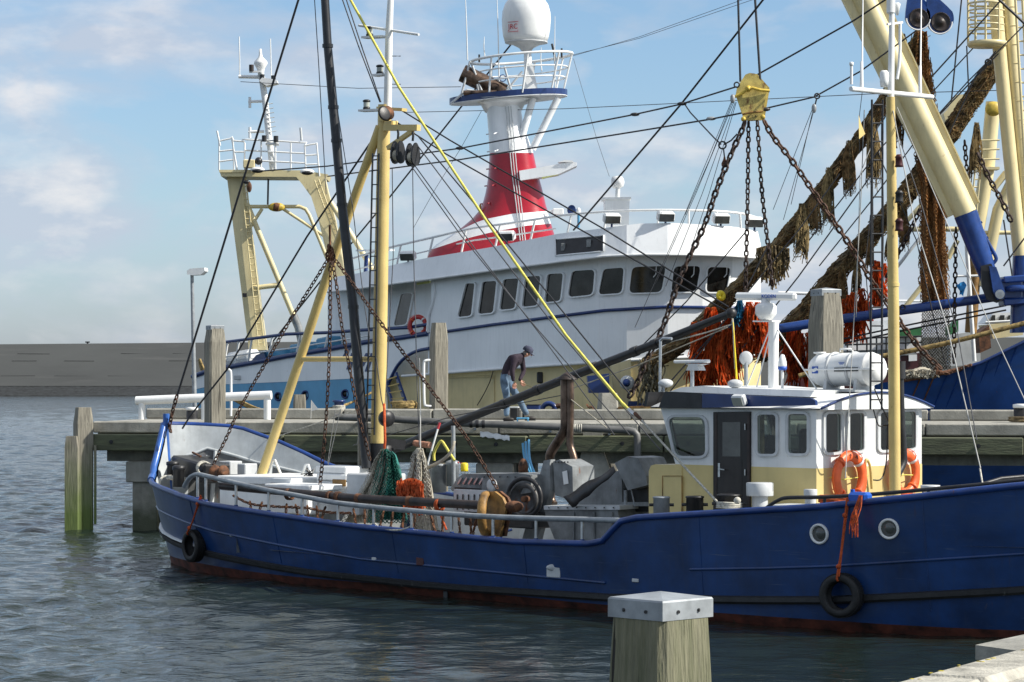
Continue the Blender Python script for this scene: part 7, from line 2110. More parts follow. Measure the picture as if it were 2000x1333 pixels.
TF = [('torn net end hanging lowest left below the nearer beam', 1564, 398, 508, 27, 61.5), ('ragged net end second from the left on the nearer beam', 1591, 375, 456, 26, 61.6),
      ('long torn net end third from the left on the nearer beam', 1618, 328, 438, 25, 61.6), ('narrow net end left of the black mast ladder', 1659, 275, 380, 23, 61.7),
      ('net end hanging behind the black mast ladder near the yard', 1703, 230, 358, 27, 61.8), ('light brown net end right of the aft mast on the farther beam', 1766, 400, 480, 19, 62.7),
      ('short net end right beside the aft mast low on the farther beam', 1737, 452, 508, 17, 62.7), ('light net end above the broad grey post on the farther beam', 1644, 520, 602, 18, 62.7),
      ('pale knotted net end right of the broad grey post', 1672, 505, 578, 17, 62.6), ('thin net end left of the black ladder on the farther beam', 1697, 462, 522, 14, 62.6),
      ('dark net end hanging beside the crow nest mast', 1905, 240, 345, 22, 63.0), ('tattered net end below the top of the nearer beam', 1752, 185, 285, 24, 62.2)]
for i, (lab, x, y0, y1, w, Y) in enumerate(TF):
    tuft(lab, x, y0, y1, w, Y, ['net_olive', 'net_brown' if i % 2 else 'net_olive'], seed=i)
# dark strand bunch where the thin chain meets the beam
t = thing('hanging_net', 'bunch of dark torn strips hanging from the nearer beam above the radar scanner', 'net', P(1515, 470, 61.4), 'torn net ends hanging from the trawl beams')
random.seed(5); mb = MB(); mb2 = MB()
for i in range(220):
    x = random.uniform(1478, 1540); y0 = 478+abs(x-1508)*.25; y1 = y0+random.uniform(25, 92)*(1-.4*abs(x-1508)/32); p = []
    for s in range(5): p.append(P(x+random.uniform(-2, 2)+s*random.uniform(-.8, 1.2), y0+(y1-y0)*s/4, 61.4+random.uniform(-.15, .15)))
    (mb if i % 3 else mb2).tube(p, random.uniform(.008, .022), 3, False)
o = mb.build('strips', 'net_dark', t); o['kind'] = 'stuff'; o = mb2.build('strips', 'net_olive', t); o['kind'] = 'stuff'
def dolly(label, boxes, Y, m, count, seed, mat2=None):
    """mass of chafing strands: boxes of (x0, x1, ytop, ybottom)"""
    random.seed(seed)
    x0, x1, y0, y1 = boxes[0]
    t = thing('chafing_strands', label, 'net', P((x0+x1)/2, y0, Y), 'bright chafing strands below the nets')
    A = sum((b[1]-b[0])*(b[3]-b[2]) for b in boxes)
    for mm, frac in ((m, .75), (mat2 or m, .25)):
        mb = MB()
        for (x0, x1, y0, y1) in boxes:
            left = int(count*frac*(x1-x0)*(y1-y0)/A)
            while left > 0:
                cx = random.uniform(x0, x1); ya = y0+random.random()**1.6*(y1-y0)*.7; ln = random.uniform(.22, .55)*(y1-y0)+22
                sp = random.uniform(3, 9); cy = random.uniform(-.4, .4); lean = random.uniform(-.25, .25); ph = random.uniform(0, 6); n = random.randint(10, 26); left -= n
                for i in range(n):
                    l = ln*random.uniform(.6, 1.12); sx_ = random.gauss(0, sp); p = []
                    for q in range(6):
                        f = q/5; p.append(P(cx+sx_*(.18+.82*f**.7)+lean*l*f*f+2.2*math.sin(f*5+ph+i*.25), min(y1+9, ya+l*f), Y+cy+.12*math.sin(f*4+i)+.02*sx_*f))
                    mb.tube(p, random.uniform(.010, .017), 3, False)
        o = mb.build('strands', mm, t); o['kind'] = 'stuff'
    return t
dolly('big mass of orange red chafing strands left of the radar mast', [(1352, 1402, 620, 756), (1380, 1440, 600, 750), (1425, 1495, 598, 690)], 61.5, 'red_dolly', 1700, 1, 'red_dolly2')
dolly('bright orange bunch of strands just under the long white radar scanner', [(1458, 1492, 588, 660)], 61.2, 'red_dolly', 330, 2)
dolly('blue green bunch of strands left of the orange bunch under the radar scanner', [(1440, 1455, 587, 636)], 61.1, 'blue_dolly', 130, 3)
dolly('dark orange strands between the radar mast and the broad grey post', [(1535, 1592, 640, 762)], 62.6, 'red_dolly2', 480, 4, 'red_dolly')
dolly('orange strands right of the broad grey post above the blue boom', [(1646, 1672, 570, 640), (1640, 1684, 612, 662)], 62.3, 'red_dolly', 330, 5)
dolly('orange strands hanging second right of the broad grey post', [(1680, 1700, 560, 618)], 62.3, 'red_dolly', 150, 6)
dolly('orange strands behind the black ladder of the cutter aft mast', [(1706, 1731, 508, 590)], 62.2, 'red_dolly', 220, 7)
# tangle of ropes and straw coloured net at the foot of the beams
t = thing('rope_tangle', 'tangle of straw coloured ropes hanging behind the jetty kerb left of the wheelhouse', 'rope', P(1270, 760, 61.8))
random.seed(9); mb = MB(); mb2 = MB()
for i in range(46):
    x = random.uniform(1252, 1292); p = [P(x+random.uniform(-4, 4)+8*math.sin(s*1.1+i), 705+s*17+random.uniform(-4, 4), 61.8+random.uniform(-.3, .3)) for s in range(6)]
    (mb if i % 3 else mb2).tube(smoothpts(p, 2), random.uniform(.012, .024), 4, False)
mb.build('ropes', 'net_grey', t)['kind'] = 'stuff'; mb2.build('ropes', 'old_rope', t)['kind'] = 'stuff'
# long net column
t = thing('hanging_net', 'long brown fishing net hung from the blue blocks down to the blue hull', 'net', P(1825, 730, 61.9), 'long nets hung to dry')
LE = [(60, 1787), (100, 1781), (144, 1773), (216, 1778), (300, 1788), (360, 1798), (450, 1799), (540, 1797), (595, 1801), (660, 1799), (720, 1793)]
RE = [(60, 1810), (100, 1813), (144, 1819), (216, 1829), (300, 1838), (360, 1845), (450, 1847), (540, 1850), (595, 1854), (660, 1856), (720, 1857)]
def col(u, v, y0, y1, dep=0, k=0):
    y = y0+(y1-y0)*v; a = lerp(LE, y); b = lerp(RE, y); x = a+(b-a)*u
    return P(x, y, 61.9+dep+.16*math.sin(u*17+k)+.08*math.sin(u*33+v*5+k))
random.seed(21)
for k in range(2):
    mb = MB(); net(mb, lambda u, v: col(u, v, 62, 600, .12*k, k*2), 30, 150, .009, .012)
    mb.build('mesh', ['net_rust', 'net_tan'][k], t)['kind'] = 'stuff'
mb = MB(); rows = [[col(.02+.96*u+.012*math.sin(v*60+u*9), v, 64, 605, .14, 1) for u in np.linspace(0, 1, 24)] for v in np.linspace(0, 1, 40)]
mb.loft(rows); mb.build('folded_core', 'net_tan', t)
for k in range(2):
    mb = MB(); net(mb, lambda u, v: col(u, v, 585, 722, .1*k, k*2+1), 22, 44, .010, .008)
    mb.build('mesh', 'net_grey', t)['kind'] = 'stuff'
mb = MB()
for i in range(150):
    v = random.random(); u = random.choice((-.03, 1.03)); p = [col(u+random.uniform(-.05, .05), min(1, v+s*.012), 70, 600) for s in range(3)]
    mb.tube(p, .012, 3, False)
mb.build('frayed_edge', 'net_brown', t)['kind'] = 'stuff'
# net heap on the rail of the blue hull
t = thing('net_heap', 'pale heap of net lying on the rusty rail of the blue hull', 'net', P(1800, 735, 60.7))
random.seed(3); mb = MB()
rows = []
for i in range(14):
    f = i/13; rows.append([P(1768+62*f, 742-4*f-(22*math.sin(math.pi*f)**.6)*math.sin(math.pi*k/7)-2*random.random(), 60.3+.9*k/7) for k in range(8)])
mb.loft(rows); mb.build('heap', 'net_beige', t)
mb = MB()
for i in range(120):
    x = random.uniform(1770, 1828); p = [P(x+random.uniform(-7, 7), 736-random.uniform(-4, 14), 60.25+random.uniform(-.1, .3)) for s in range(4)]; mb.tube(smoothpts(p, 2), .012, 3, False)
mb.build('loops', 'net_beige', t)['kind'] = 'stuff'
mb = MB()
chain_mb(mb, smoothpts([P(1822, 728, 60.25), P(1832, 718, 60.2), P(1828, 732, 60.2), P(1840, 724, 60.2), P(1846, 732, 60.2), P(1870, 722, 60.2), P(1900, 712, 60.2)], 5), .12, .025)
tag(mb.build('rusty_chain', 'rust'), 'rusty chain heaped on the rail at the foot of the long net', 'chain')
# yellow float at the nearer beam
t = thing('net_float', 'small round yellow float at the lower end of the nearer net clad beam', 'float', P(1408, 578, 61.6))
MB().torus(P(1408, 578, 61.6), (.6, -.8, .2), .075, .06, 18, 10).build('float_body', 'yellow', t)
# blue rags
for i, (x, y, lab) in enumerate(((1878, 565, 'crumpled bright blue rag caught by the hanging chain'), (1906, 444, 'small bright blue rag beside the blue derrick heel'))):
    random.seed(i+40); mb = MB(); rows = [[P(x+(k-2)*5*(1-.2*j)+random.uniform(-3, 3), y+(j-2)*6+random.uniform(-3, 3), 61.3+random.uniform(-.1, .1)) for k in range(5)] for j in range(5)]
    mb.loft(rows); tag(mb.build('rag', 'tarp_blue'), lab, 'rag')
# twin blue blocks
for i, (lab, cx, cy) in enumerate((('left of the twin blue pulley blocks above the long net', 1792, 30), ('right of the twin blue pulley blocks above the long net', 1834, 38))):
    t = thing('blue_block', lab, 'pulley', P(cx, cy, 61.2), 'blue blocks above the long net'); ang = math.radians(-24 if i else -16)
    def bk(x, y, Y): 
        c, s = math.cos(ang), math.sin(ang); return P(cx+x*c-y*s, cy+x*s+y*c, Y)
    out = []
    for k in range(24):
        a = 2*math.pi*k/24; rx = 25; ry = 30
        y = ry*math.sin(a); x = rx*math.cos(a)*(1 if y > 0 else max(.25, 1+y/44)); out.append((x, y if y > 0 else y*1.8))
    MB().prism([bk(x, y, 61.0) for x, y in out], (0, .09, 0)).build('cheek', 'blue_gear', t)
    MB().prism([bk(x+5, y-3, 61.42) for x, y in out], (0, .09, 0)).build('cheek', 'blue_gear', t)
    MB().lathe(bk(1, 6, 60.98), (0, -1, 0), [(.235, -.03), (.23, .02), (.20, .0), (.08, -.005), (.07, .03), (.02, .035)], 22).build('sheave', 'brown_pole', t)
    pts = [bk(25*math.cos(a)*.93, 6+24*math.sin(a)*.95, 60.97) for a in np.linspace(.4, 3.4, 20)]
    MB().tube(pts, .018, 5).build('rim_mark', 'white_print', t)

# ================================================================ hoisting block with its chains
t = thing('hoisting_block', 'rust stained yellow hoisting block hanging high from two wires', 'pulley', P(1467, 190, 60.5))
ol = [(1456, 146), (1464, 143), (1474, 144), (1498, 171), (1497, 180), (1489, 228), (1486, 234), (1456, 236), (1452, 230), (1437, 186), (1440, 170)]
MB().prism([P(x, y, 60.3) for x, y in ol], (0, .06, 0)).build('cheek', 'block_yellow', t)
MB().prism([P(x+5, y+1, 60.75) for x, y in ol], (0, .06, 0)).build('cheek', 'block_yellow', t)
MB().prism([P(1467+(x-1467)*.86+2, 188+(y-188)*.86, 60.37) for x, y in ol], (0, .36, 0)).build('shell', 'block_yellow', t)
MB().tube([P(1434, 190, 60.25), P(1450, 182, 60.22), P(1460, 174, 60.2), P(1470, 172, 60.2), P(1484, 176, 60.22), P(1503, 178, 60.25)], .035, 8).build('rib', 'block_rim', t)
MB().lathe(P(1461, 174, 60.25), (0, -1, 0), [(.075, 0), (.075, .05), (.045, .06), (.045, .09)], 14).build('axle_nut', 'block_rim', t)
MB().tube([P(1450, 224, 60.25), P(1466, 220, 60.22), P(1490, 218, 60.25)], .025, 8).build('rib', 'rust_yellow', t)
for x, y in ((1452, 233), (1490, 229)): MB().ball(P(x, y, 60.2), .06, 10, 8).build('pin', 'block_rim', t)
for x, y in ((1462, 229), (1469, 227), (1476, 227)): MB().cyl(P(x, y, 60.28), P(x, y, 60.24), .018, 6).build('bolt', 'dark', t)
MB().lathe(P(1431, 195, 60.2), (0, 0, 1), [(.03, -.08), (.06, -.02), (.055, .08), (.03, .12)], 12).build('side_block', 'galv', t)
MB().torus(P(1439, 166, 60.3), (0, 1, 0), .06, .018, 14, 6).build('shackle', 'dark', t)
for x0, x1 in ((1440, 1446), (1471, 1485)): MB().tube([P(x0, -60, 60.6), P(x1, 160, 60.5)], .028, 6).build('hoist_wire', 'wire', t)
CH = [('heavy dark chain running down left from the yellow hoisting block', [(1455, 238), (1448, 258), (1432, 292), (1400, 370), (1376, 440), (1345, 505), (1322, 560), (1300, 625), (1284, 665), (1262, 705), (1244, 750), (1222, 786)], .160, .032, 'dark_chain', 60.2),
      ('thin chain hanging straight down from the left underside of the yellow block', [(1462, 238), (1460, 400), (1457, 520), (1456, 575)], .122, .022, 'dark_chain', 60.4),
      ('thin chain hanging down from the right underside of the yellow block to the beam', [(1479, 236), (1487, 360), (1494, 430), (1499, 470), (1508, 560)], .122, .022, 'dark_chain', 60.5),
      ('heavy rusty chain running down right from the yellow block to the blue hull', [(1492, 236), (1510, 268), (1545, 312), (1600, 392), (1655, 472), (1700, 545), (1745, 612), (1800, 685), (1845, 726)], .160, .030, 'rust_chain', 60.3),
      ('rusty chain sloping right between the long net and the cream mast', [(1910, 300), (1930, 345), (1955, 390), (1976, 435)], .150, .028, 'dark_chain', 61.0),
      ('dark chain hanging straight down right of the long net', [(1884, 275), (1888, 330), (1893, 382)], .12, .02, 'dark_chain', 62.0),
      ('dark chain hanging in front of the blue boom right of the long net', [(1867, 445), (1866, 520), (1864, 620), (1863, 715)], .12, .02, 'dark_chain', 61.3),
      ('dark chain crossing from the long net down left behind the aft mast', [(1797, 408), (1779, 448), (1750, 505), (1728, 548)], .14, .026, 'dark_chain', 61.5),
      ('short chain left of the long net below the blue blocks', [(1766, 68), (1768, 90), (1769, 112)], .11, .018, 'dark_chain', 61.3)]
for lab, pts, p, r, m, Y in CH: chain('rusty_chain', lab, smoothpts([P(x, y, Y) for x, y in pts], 4), p, r, m, 'chains of the trawl gear')
def cp_(px, py, t=.9): return bp(px, py, t)
CH2 = [('rusty chain from the knot on the mast leg down left to the cutter bow', [(640, 508), (610, 556), (570, 620), (530, 690), (495, 750), (465, 805), (440, 860), (420, 900), (412, 930)], .2),
       ('rusty chain hanging straight down from the knot on the mast leg', [(645, 512), (645, 600), (643, 700), (638, 800), (630, 900), (623, 962)], 1.2),
       ('rusty chain hanging down right of the straight one toward the boom heel', [(650, 512), (659, 570), (668, 640), (683, 720), (698, 800), (712, 855), (724, 905)], .9),
       ('long rusty chain from the knot on the mast leg down right to the trawl shoe', [(655, 508), (690, 556), (740, 626), (800, 706), (860, 786), (920, 868), (974, 960)], 1.4)]
for lab, pts, tt in CH2: chain('rusty_chain', lab, smoothpts([bp(x, y, tt) for x, y in pts], 4), .078, .0115, 'rust_chain', 'chains of the cutter gear')
chain('rusty_chain', 'rusty chain at the lower end of the forestay on the cutter stem', [bp(346, 772, 0), bp(338, 800, 0), bp(331, 832, 0), bp(334, 850, .1)], .085, .018, 'rust_chain', 'chains of the cutter gear')
chain('rusty_chain', 'rusty chain looped along the far bulwark at the cutter bow', smoothpts([bp(391, 840, -.9), bp(398, 854, -.8), bp(410, 864, -.8), bp(424, 862, -.9), bp(434, 848, -1.0), bp(450, 851, -1.1), bp(470, 856, -1.3), bp(508, 858, -1.5)], 4), .085, .017, 'rust_chain', 'chains of the cutter gear')
mb = MB(); random.seed(8)
for i in range(16): mb.torus(bp(646+random.uniform(-4, 4), 484+i*1.8, .35+random.uniform(-.03, .03)), (random.uniform(-1, 1), random.uniform(-1, 1), random.uniform(-.4, .4)), .05, .018, 12, 5)
tag(mb.build('chain_knot', 'rust'), 'knot of rusty shackles where the chains meet on the mast leg', 'shackle')
MB().tube([bp(644, 440, .3), bp(645, 500, .3)], .02, 6).build('strop', 'rust', bpy.data.objects['fishing_cutter'])
for x, y in ((628, 540), (590, 600), (592, 605)):
    pass

# ================================================================ nets hung on the cutter
random.seed(31)
t = thing('green_net', 'green and beige fishing net hung to dry in front of the cutter mast', 'net', bp(735, 1020, .9))
TOPG = bp(751, 878, .8)
def gn(u, v, k=0, lo=0.0, hi=1.0):
    """cone-like drape; u across from left to right"""
    u = lo+(hi-lo)*u
    y = 878+(1022-878)*v
    xl = lerp([(878, 745), (900, 730), (940, 712), (1000, 678), (1022, 664)], y); xr = lerp([(878, 757), (890, 770), (920, 780), (960, 786), (1000, 792), (1022, 796)], y)
    x = xl+(xr-xl)*u
    return bp(x, y, .9+.30*math.sin(math.pi*u)*(.3+v)+.07*math.sin(u*21+k)+.03*math.sin(u*44+v*6))
for k in range(2):
    mb = MB(); net(mb, lambda u, v: gn(u, v, k*1.3, .40-.25*(1-v), 1.0), 22, 40, .0058, .008); mb.build('green_mesh', 'net_green', t)['kind'] = 'stuff'
mb = MB(); net(mb, lambda u, v: gn(u, v, .4, .0, .62), 24, 40, .0055, .006); mb.build('beige_mesh', 'net_beige', t)['kind'] = 'stuff'
mb = MB(); mb.loft([[gn(u, v, .4, .03, .60)+Vector((.03, .05, 0)) for u in np.linspace(0, 1, 26)] for v in np.linspace(.12, 1, 20)]); mb.build('beige_folds', 'net_beige', t)
mb = MB(); mb.loft([[gn(u, v, 1.3, .5, .97)+Vector((.04, .09, 0)) for u in np.linspace(0, 1, 20)] for v in np.linspace(.03, .96, 20)]); mb.build('green_folds', mat('net_green_dark', (.025, .16, .14), .95, var=.5, scale=9), t)
MB().tube([TOPG, bp(752, 860, .8), bp(751, 815, .75), bp(750, 790, .6)], .022, 6).build('orange_strop', 'orange_rope', t)
MB().lathe(bp(755, 818, .6), (.5, -.8, 0), [(.13, -.05), (.14, 0), (.13, .05), (.03, .06)], 18).build('hanging_block', 'dark', t)
t = thing('white_net', 'off white fishing net hung beside the green net on the cutter', 'net', bp(825, 1030, 1.0))
def wn_(u, v, k=0):
    y = 876+(1036-876)*v
    xl = lerp([(876, 817), (890, 806), (930, 797), (950, 783), (1000, 795), (1036, 806)], y); xr = lerp([(876, 826), (900, 834), (940, 842), (990, 850), (1036, 857)], y)
    x = xl+(xr-xl)*u
    return bp(x, y, .95+.22*math.sin(math.pi*u)*(.3+v)+.05*math.sin(u*15+k)+.03*math.sin(u*31+v*5))
mb = MB(); mb.loft([[wn_(u, v) for u in np.linspace(0, 1, 30)] for v in np.linspace(0, 1, 26)]); mb.build('folds', 'net_beige', t)
mb = MB(); net(mb, lambda u, v: wn_(u, v)+Vector((-.02, -.03, 0)), 18, 36, .005, .006); mb.build('mesh', 'white_rope', t)['kind'] = 'stuff'
MB().ball(bp(818, 884, 1.05), .055, 10, 8, (1, 1, 1.3)).build('knot', 'net_beige', t)
MB().tube([bp(821, 878, .95), bp(821, 800, .7), bp(819, 700, .5)], .010, 5).build('halyard', 'pale_wire', t)
MB().ball(bp(818, 868, .5), .06, 8, 6, (2.2, .8, .7)).build('rope_bundle', 'skin' if False else 'orange_rope', t) if False else None
# orange rope bundle
t = thing('orange_rope_bundle', 'bundle of bright orange rope hung in front of the white net', 'rope', bp(800, 1000, 1.5))
random.seed(77); mb = MB()
for i in range(60):
    x0 = random.uniform(774, 806); x1 = random.uniform(794, 828); y0 = random.uniform(936, 958); yb = random.uniform(975, 1000); p = []
    for s in range(9):
        a = math.pi*s/8
        x = x0+(x1-x0)*(.5-.5*math.cos(a)); y = y0+(yb-y0)*math.sin(a)*(.55+.45*(s/8))+random.uniform(-1.5, 1.5); p.append(bp(x, y, 1.45+random.uniform(-.08, .10)))
    mb.tube(smoothpts(p, 2), .013, 5, False)
for i in range(26):
    x = random.uniform(797, 826); mb.tube([bp(x+random.uniform(-2, 2), y, 1.5+random.uniform(-.05, .06)) for y in (945, 960, 975, 990, 1002+random.uniform(-3, 6))], .013, 5, False)
mb.build('strands', 'orange_rope', t)['kind'] = 'stuff'
rows = [[bp(780+44*u+8*v, 942+52*v-8*math.sin(3*u), 1.40+.12*math.sin(math.pi*u)) for u in np.linspace(0, 1, 10)] for v in np.linspace(0, 1, 8)]
MB().loft(rows).build('inner_coils', 'orange_rope', t)
o = MB().tube(smoothpts([bp(728, 1018, 2.3), bp(740, 1030, 2.42), bp(765, 1036, 2.46), bp(790, 1034, 2.46), bp(806, 1026, 2.36)], 4), .016, 6).build('slack_rope', 'white_rope'); tag(o, 'pale rope hanging in a bight over the cutter bulwark below the green net', 'rope')
o = MB().tube(smoothpts([bp(810, 866, -.9), bp(822, 868, -.9), bp(840, 870, -.9)], 3), .055, 7).build('rope_roll', mat('pink_rope', (.45, .22, .14), .9, var=.3, scale=14)); tag(o, 'pinkish roll of rope lying above the hung white net', 'rope')

# ================================================================ standing and running rigging
ct = bpy.data.objects['fishing_cutter']
def wire(pts, r, m='wire', parent=ct, name='stay', sg=0.0):
    if len(pts) == 2 and sg: pts = sag(pts[0], pts[1], sg)
    return MB().tube(pts, r, 5).build(name, m, parent)
m0 = lambda x, y, t=0.0: bp(x, y, t)
wire([m0(590, -30), m0(583, 0), m0(346, 774)], .021)                                    # outer forestay
wire([m0(735, 262), m0(600, 462), m0(445, 720), m0(372, 812), m0(356, 838, .1)], .017)      # inner forestay
wire([m0(613, -20, .3), m0(622, 120, .3), m0(637, 380, .3)], .008, 'thin_wire'); 
wire([m0(652, 170, .4), m0(688, 400, .4), m0(712, 600, .4), m0(722, 660, .4)], .008, 'thin_wire')
wire([m0(662, -20), m0(700, 90), m0(742, 200)], .011); wire([m0(670, -20), m0(706, 90), m0(744, 200)], .011)
# topping lifts from mast head to the tip of the lowered boom
wire([m0(778, 212), m0(880, 275, -.3), m0(1180, 448, -.8), m0(1423, 600, -1.2)], .013); wire([m0(776, 240), m0(869, 300, -.3), m0(1180, 475, -.8), m0(1423, 610, -1.2)], .013)
# hauling lines parallel to the yellow rope
wire([m0(812, 280, .2), m0(940, 450, .2), m0(1085, 640, .3), m0(1290, 880, .4)], .010, 'thin_wire'); wire([m0(806, 318, .2), m0(930, 490, .2), m0(1060, 660, .3), m0(1200, 850, .5)], .009, 'thin_wire')
wire([m0(800, 320, .2), m0(900, 460, .2), m0(1040, 632, .3), m0(1230, 850, .5)], .009, 'thin_wire')
wire([m0(818, 268, .1), m0(945, 420, 0), m0(1100, 610, 0), m0(1230, 770, 0)], .012)
wire([m0(766, 330, .25), m0(768, 500, .25), m0(757, 700, .25), m0(752, 790, .5)], .008, 'thin_wire'); wire([m0(806, 322, .3), m0(808, 500, .4), m0(815, 760, .6), m0(819, 870, .9)], .008, 'thin_wire')
wire([m0(735, 700, .2), m0(745, 780, .3), m0(750, 800, .5)], .009)
wire([m0(555, 312, 0), m0(540, 318, 0)], .006, 'thin_wire') if False else None
wire([bp(700, 800, -1.2), bp(520, 860, -1.2)], .010, 'white_rope')                         # line to far bow
wire([bp(655, 800, 1.0), bp(640, 905, .9)], .006, 'pale_wire'); wire([bp(665, 800, 1.0), bp(641, 908, .9)], .006, 'pale_wire')
wire([bp(1430, 620, -1.2), bp(1432, 640, -1.2), bp(1436, 720, -.8)], .016, 'net_beige', name='boom_pendant')
wire([bp(1310, 668, -1.2), bp(1380, 650, -1.2), bp(1430, 634, -1.2)], .012, 'white_rope'); wire([bp(1110, 762, -1.1), bp(1250, 712, -1.1), bp(1420, 640, -1.2)], .010, 'net_beige')
wire([bp(690, 870, -.6), bp(890, 812, -.9), bp(1100, 772, -1.1)], .008, 'thin_wire')
# yellow rope with its shackle and tail to the bitt
yr = thing('yellow_rope', 'long bright yellow rope from high above the mast down to the deck shackle', 'rope', bp(1215, 792, .8))
MB().tube([bp(668, -30, .2), bp(780, 172, .3), bp(950, 432, .5), bp(1105, 655, .7), bp(1217, 790, .8)], .022, 8).build('rope', 'yellow_rope', yr)
MB().tube([bp(1217, 790, .8), bp(1228, 800, .85)], [.032, .02], 8).build('splice', 'yellow_rope', yr)
MB().tube([bp(1228, 800, .85), bp(1236, 808, .9), bp(1243, 812, .9)], .028, 8).build('shackle', 'steel', yr)
MB().tube([bp(1240, 808, .9), bp(1256, 824, 1.0)], [.03, .02], 8).build('tail_splice', 'rust', yr)
MB().tube([bp(1254, 822, 1.0), bp(1330, 905, 1.6), bp(1402, 982, 2.1)], .017, 6).build('tail', 'white_rope', yr)
mb = MB()
for i in range(4): mb.torus(bp(1424, 983+i*3.2, 2.15), (.05, .05, 1), .168, .014, 24, 5)
mb.ball(bp(1440, 978, 2.3), .05, 8, 6); mb.build('turns', 'white_rope', yr)
wire([bp(1108, 775, .15), bp(1185, 836, .4)], .009, 'net_beige')
# aft mast rigging
wire([bs(1742, 205, 16), bs(1785, 430, 17), bs(1850, 640, 18), bs(1915, 915, 19)], .008, 'pale_wire'); wire([bs(1688, 215, 15.8), bs(1681, 400, 15.5), bs(1660, 760, 15.6), bs(1651, 935, 15.8)], .007, 'pale_wire')
wire([bs(1746, 240, 16), bs(1800, 400, 17), bs(1870, 650, 18), bs(1908, 860, 19)], .007, 'thin_wire')
wire([bs(1752, 210, 16), bs(1860, 460, 17.5), bs(1935, 640, 18.5), bs(2010, 800, 19.5)], .007, 'pale_wire')
wire([bp(1914, 915, 1.2), bp(1919, 945, 1.4)], .012, 'white_rope')
wire([bs(1684, 180, 15.9), bs(1678, 230, 15.9), bs(1679, 300, 15.9)], .005, 'dark', name='signal_line'); wire([bs(1700, 290, 15.9), bs(1680, 340, 15.9), bs(1672, 620, 15.6)], .006, 'pale_wire')
for pts in (((1741, 195), (1728, 230), (1710, 260), (1704, 330), (1706, 520)), ((1735, 200), (1722, 240), (1725, 420), (1722, 640)), ((1708, 760), (1725, 800), (1738, 830), (1742, 850)), ((1706, 800), (1715, 830), (1725, 832), (1736, 830)), ((1733, 830), (1731, 900), (1722, 935), (1706, 938))):
    MB().tube(smoothpts([bs(x, y, 15.9) for x, y in pts], 4), .010, 5).build('loose_cable', 'dark', ct)
# stern ropes
wire([bp(1905, 950, 0), bp(1955, 935, -.5), bp(2010, 930, -1)], .03, 'dark', name='fender_hose'); o = wire([bp(1900, 960, -.2), bp(1995, 938, -1.5), bp(2040, 925, -2)], .02, 'old_rope', None, 'mooring_line'); tag(o, 'yellowish mooring line running off the cutter stern to the right', 'rope')
# wires between the trawlers and across the sky
tw = bpy.data.objects['trawler']; bw = bpy.data.objects['beam_trawler']
def sw(pts, r, m='wire', parent=tw, name='wire'): return MB().tube([P(*q) for q in pts], r, 5).build(name, m, parent)
sw([(505, 335, 78), (640, 325, 76), (900, 290, 71), (1240, 224, 64.5), (1330, 204, 62.5), (1438, 170, 60.5)], .022); sw([(1480, 146, 60.6), (1667, 41, 60.0), (1760, -20, 59)], .022, 'wire', bw)
sw([(640, 345, 77), (900, 312, 71), (1250, 256, 64), (1390, 233, 61.5), (1450, 221, 60.5)], .022); sw([(1492, 213, 60.5), (1590, 190, 60.4), (1680, 140, 60.3), (1790, 60, 60.2)], .020, 'wire', bw)
sw([(1076, -30, 74), (1050, 22, 74), (900, 210, 76), (763, 383, 78), (640, 532, 79.5), (515, 690, 80.2)], .026)
sw([(1120, 450, 67), (1330, 204, 63), (1510, -25, 60)], .026, 'wire', bw)
sw([(470, 160, 78.8), (700, 173, 76), (900, 170, 72.3)], .010, 'thin_wire'); sw([(790, 220, 74), (1100, 213, 70), (1330, 202, 67), (1700, 184, 63), (1990, 176, 62)], .010, 'thin_wire')
sw([(1118, 108, 71), (1250, 75, 68), (1470, 0, 62), (1540, -30, 61)], .007, 'thin_wire'); sw([(1118, 110, 71), (1250, 72, 68), (1450, 0, 62), (1520, -30, 61)], .007, 'thin_wire')
sw([(1120, 115, 71), (1165, 270, 69), (1190, 345, 68)], .006, 'thin_wire'); sw([(940, 218, 71), (900, 290, 72), (850, 370, 73), (808, 445, 74)], .007, 'thin_wire')
for x0, x1, y1 in ((1430, 1338, 420), (1433, 1280, 555), (1436, 1300, 560), (1428, 1240, 640), (1438, 1325, 560)): sw([(x0, 200, 60.4), ((x0+x1)/2+3, (200+y1)/2, 60.6), (x1, y1, 60.9)], .008, 'thin_wire', bw)
for x0, x1, y1 in ((1586, 1510, 410), (1588, 1545, 400), (1590, 1530, 430)): sw([(x0, 215, 60.4), (x1, y1, 60.9)], .008, 'thin_wire', bw)
t = thing('small_block', 'small steel block hanging on the wire right of the yellow hoisting block', 'pulley', P(1591, 212, 60.3)); MB().ball(P(1590, 212, 60.3), .075, 10, 8, (.8, .6, 1.5)).build('shell', 'galv', t); MB().torus(P(1596, 188, 60.3), (0, 1, 0), .06, .018, 14, 6).build('shackle', 'dark', t); MB().cyl(P(1595, 193, 60.3), P(1592, 205, 60.3), .02, 6).build('link', 'dark', t)
t = thing('hook_weight', 'brown pear shaped hook hanging on a bridle left of the yellow hoisting block', 'hook', P(1415, 320, 60.3)); MB().lathe(P(1415, 328, 60.3), (0, 0, 1), [(.02, 0), (.07, .04), (.075, .10), (.03, .20), (.02, .26)], 12).build('weight', 'rust', t); mb = MB(); mb.torus(P(1411, 284, 60.3), (0, 1, 0), .085, .02, 16, 6); mb.build('ring', 'dark', t); MB().cyl(P(1413, 290, 60.3), P(1415, 308, 60.3), .018, 6).build('link', 'dark', t)
sw([(1338, 205, 62.4), (1348, 220, 62), (1395, 270, 61), (1408, 282, 60.4)], .018, 'wire', bw, 'bridle'); sw([(1414, 283, 60.4), (1428, 275, 60.3), (1440, 262, 60.3)], .02, 'wire', bw, 'bridle')
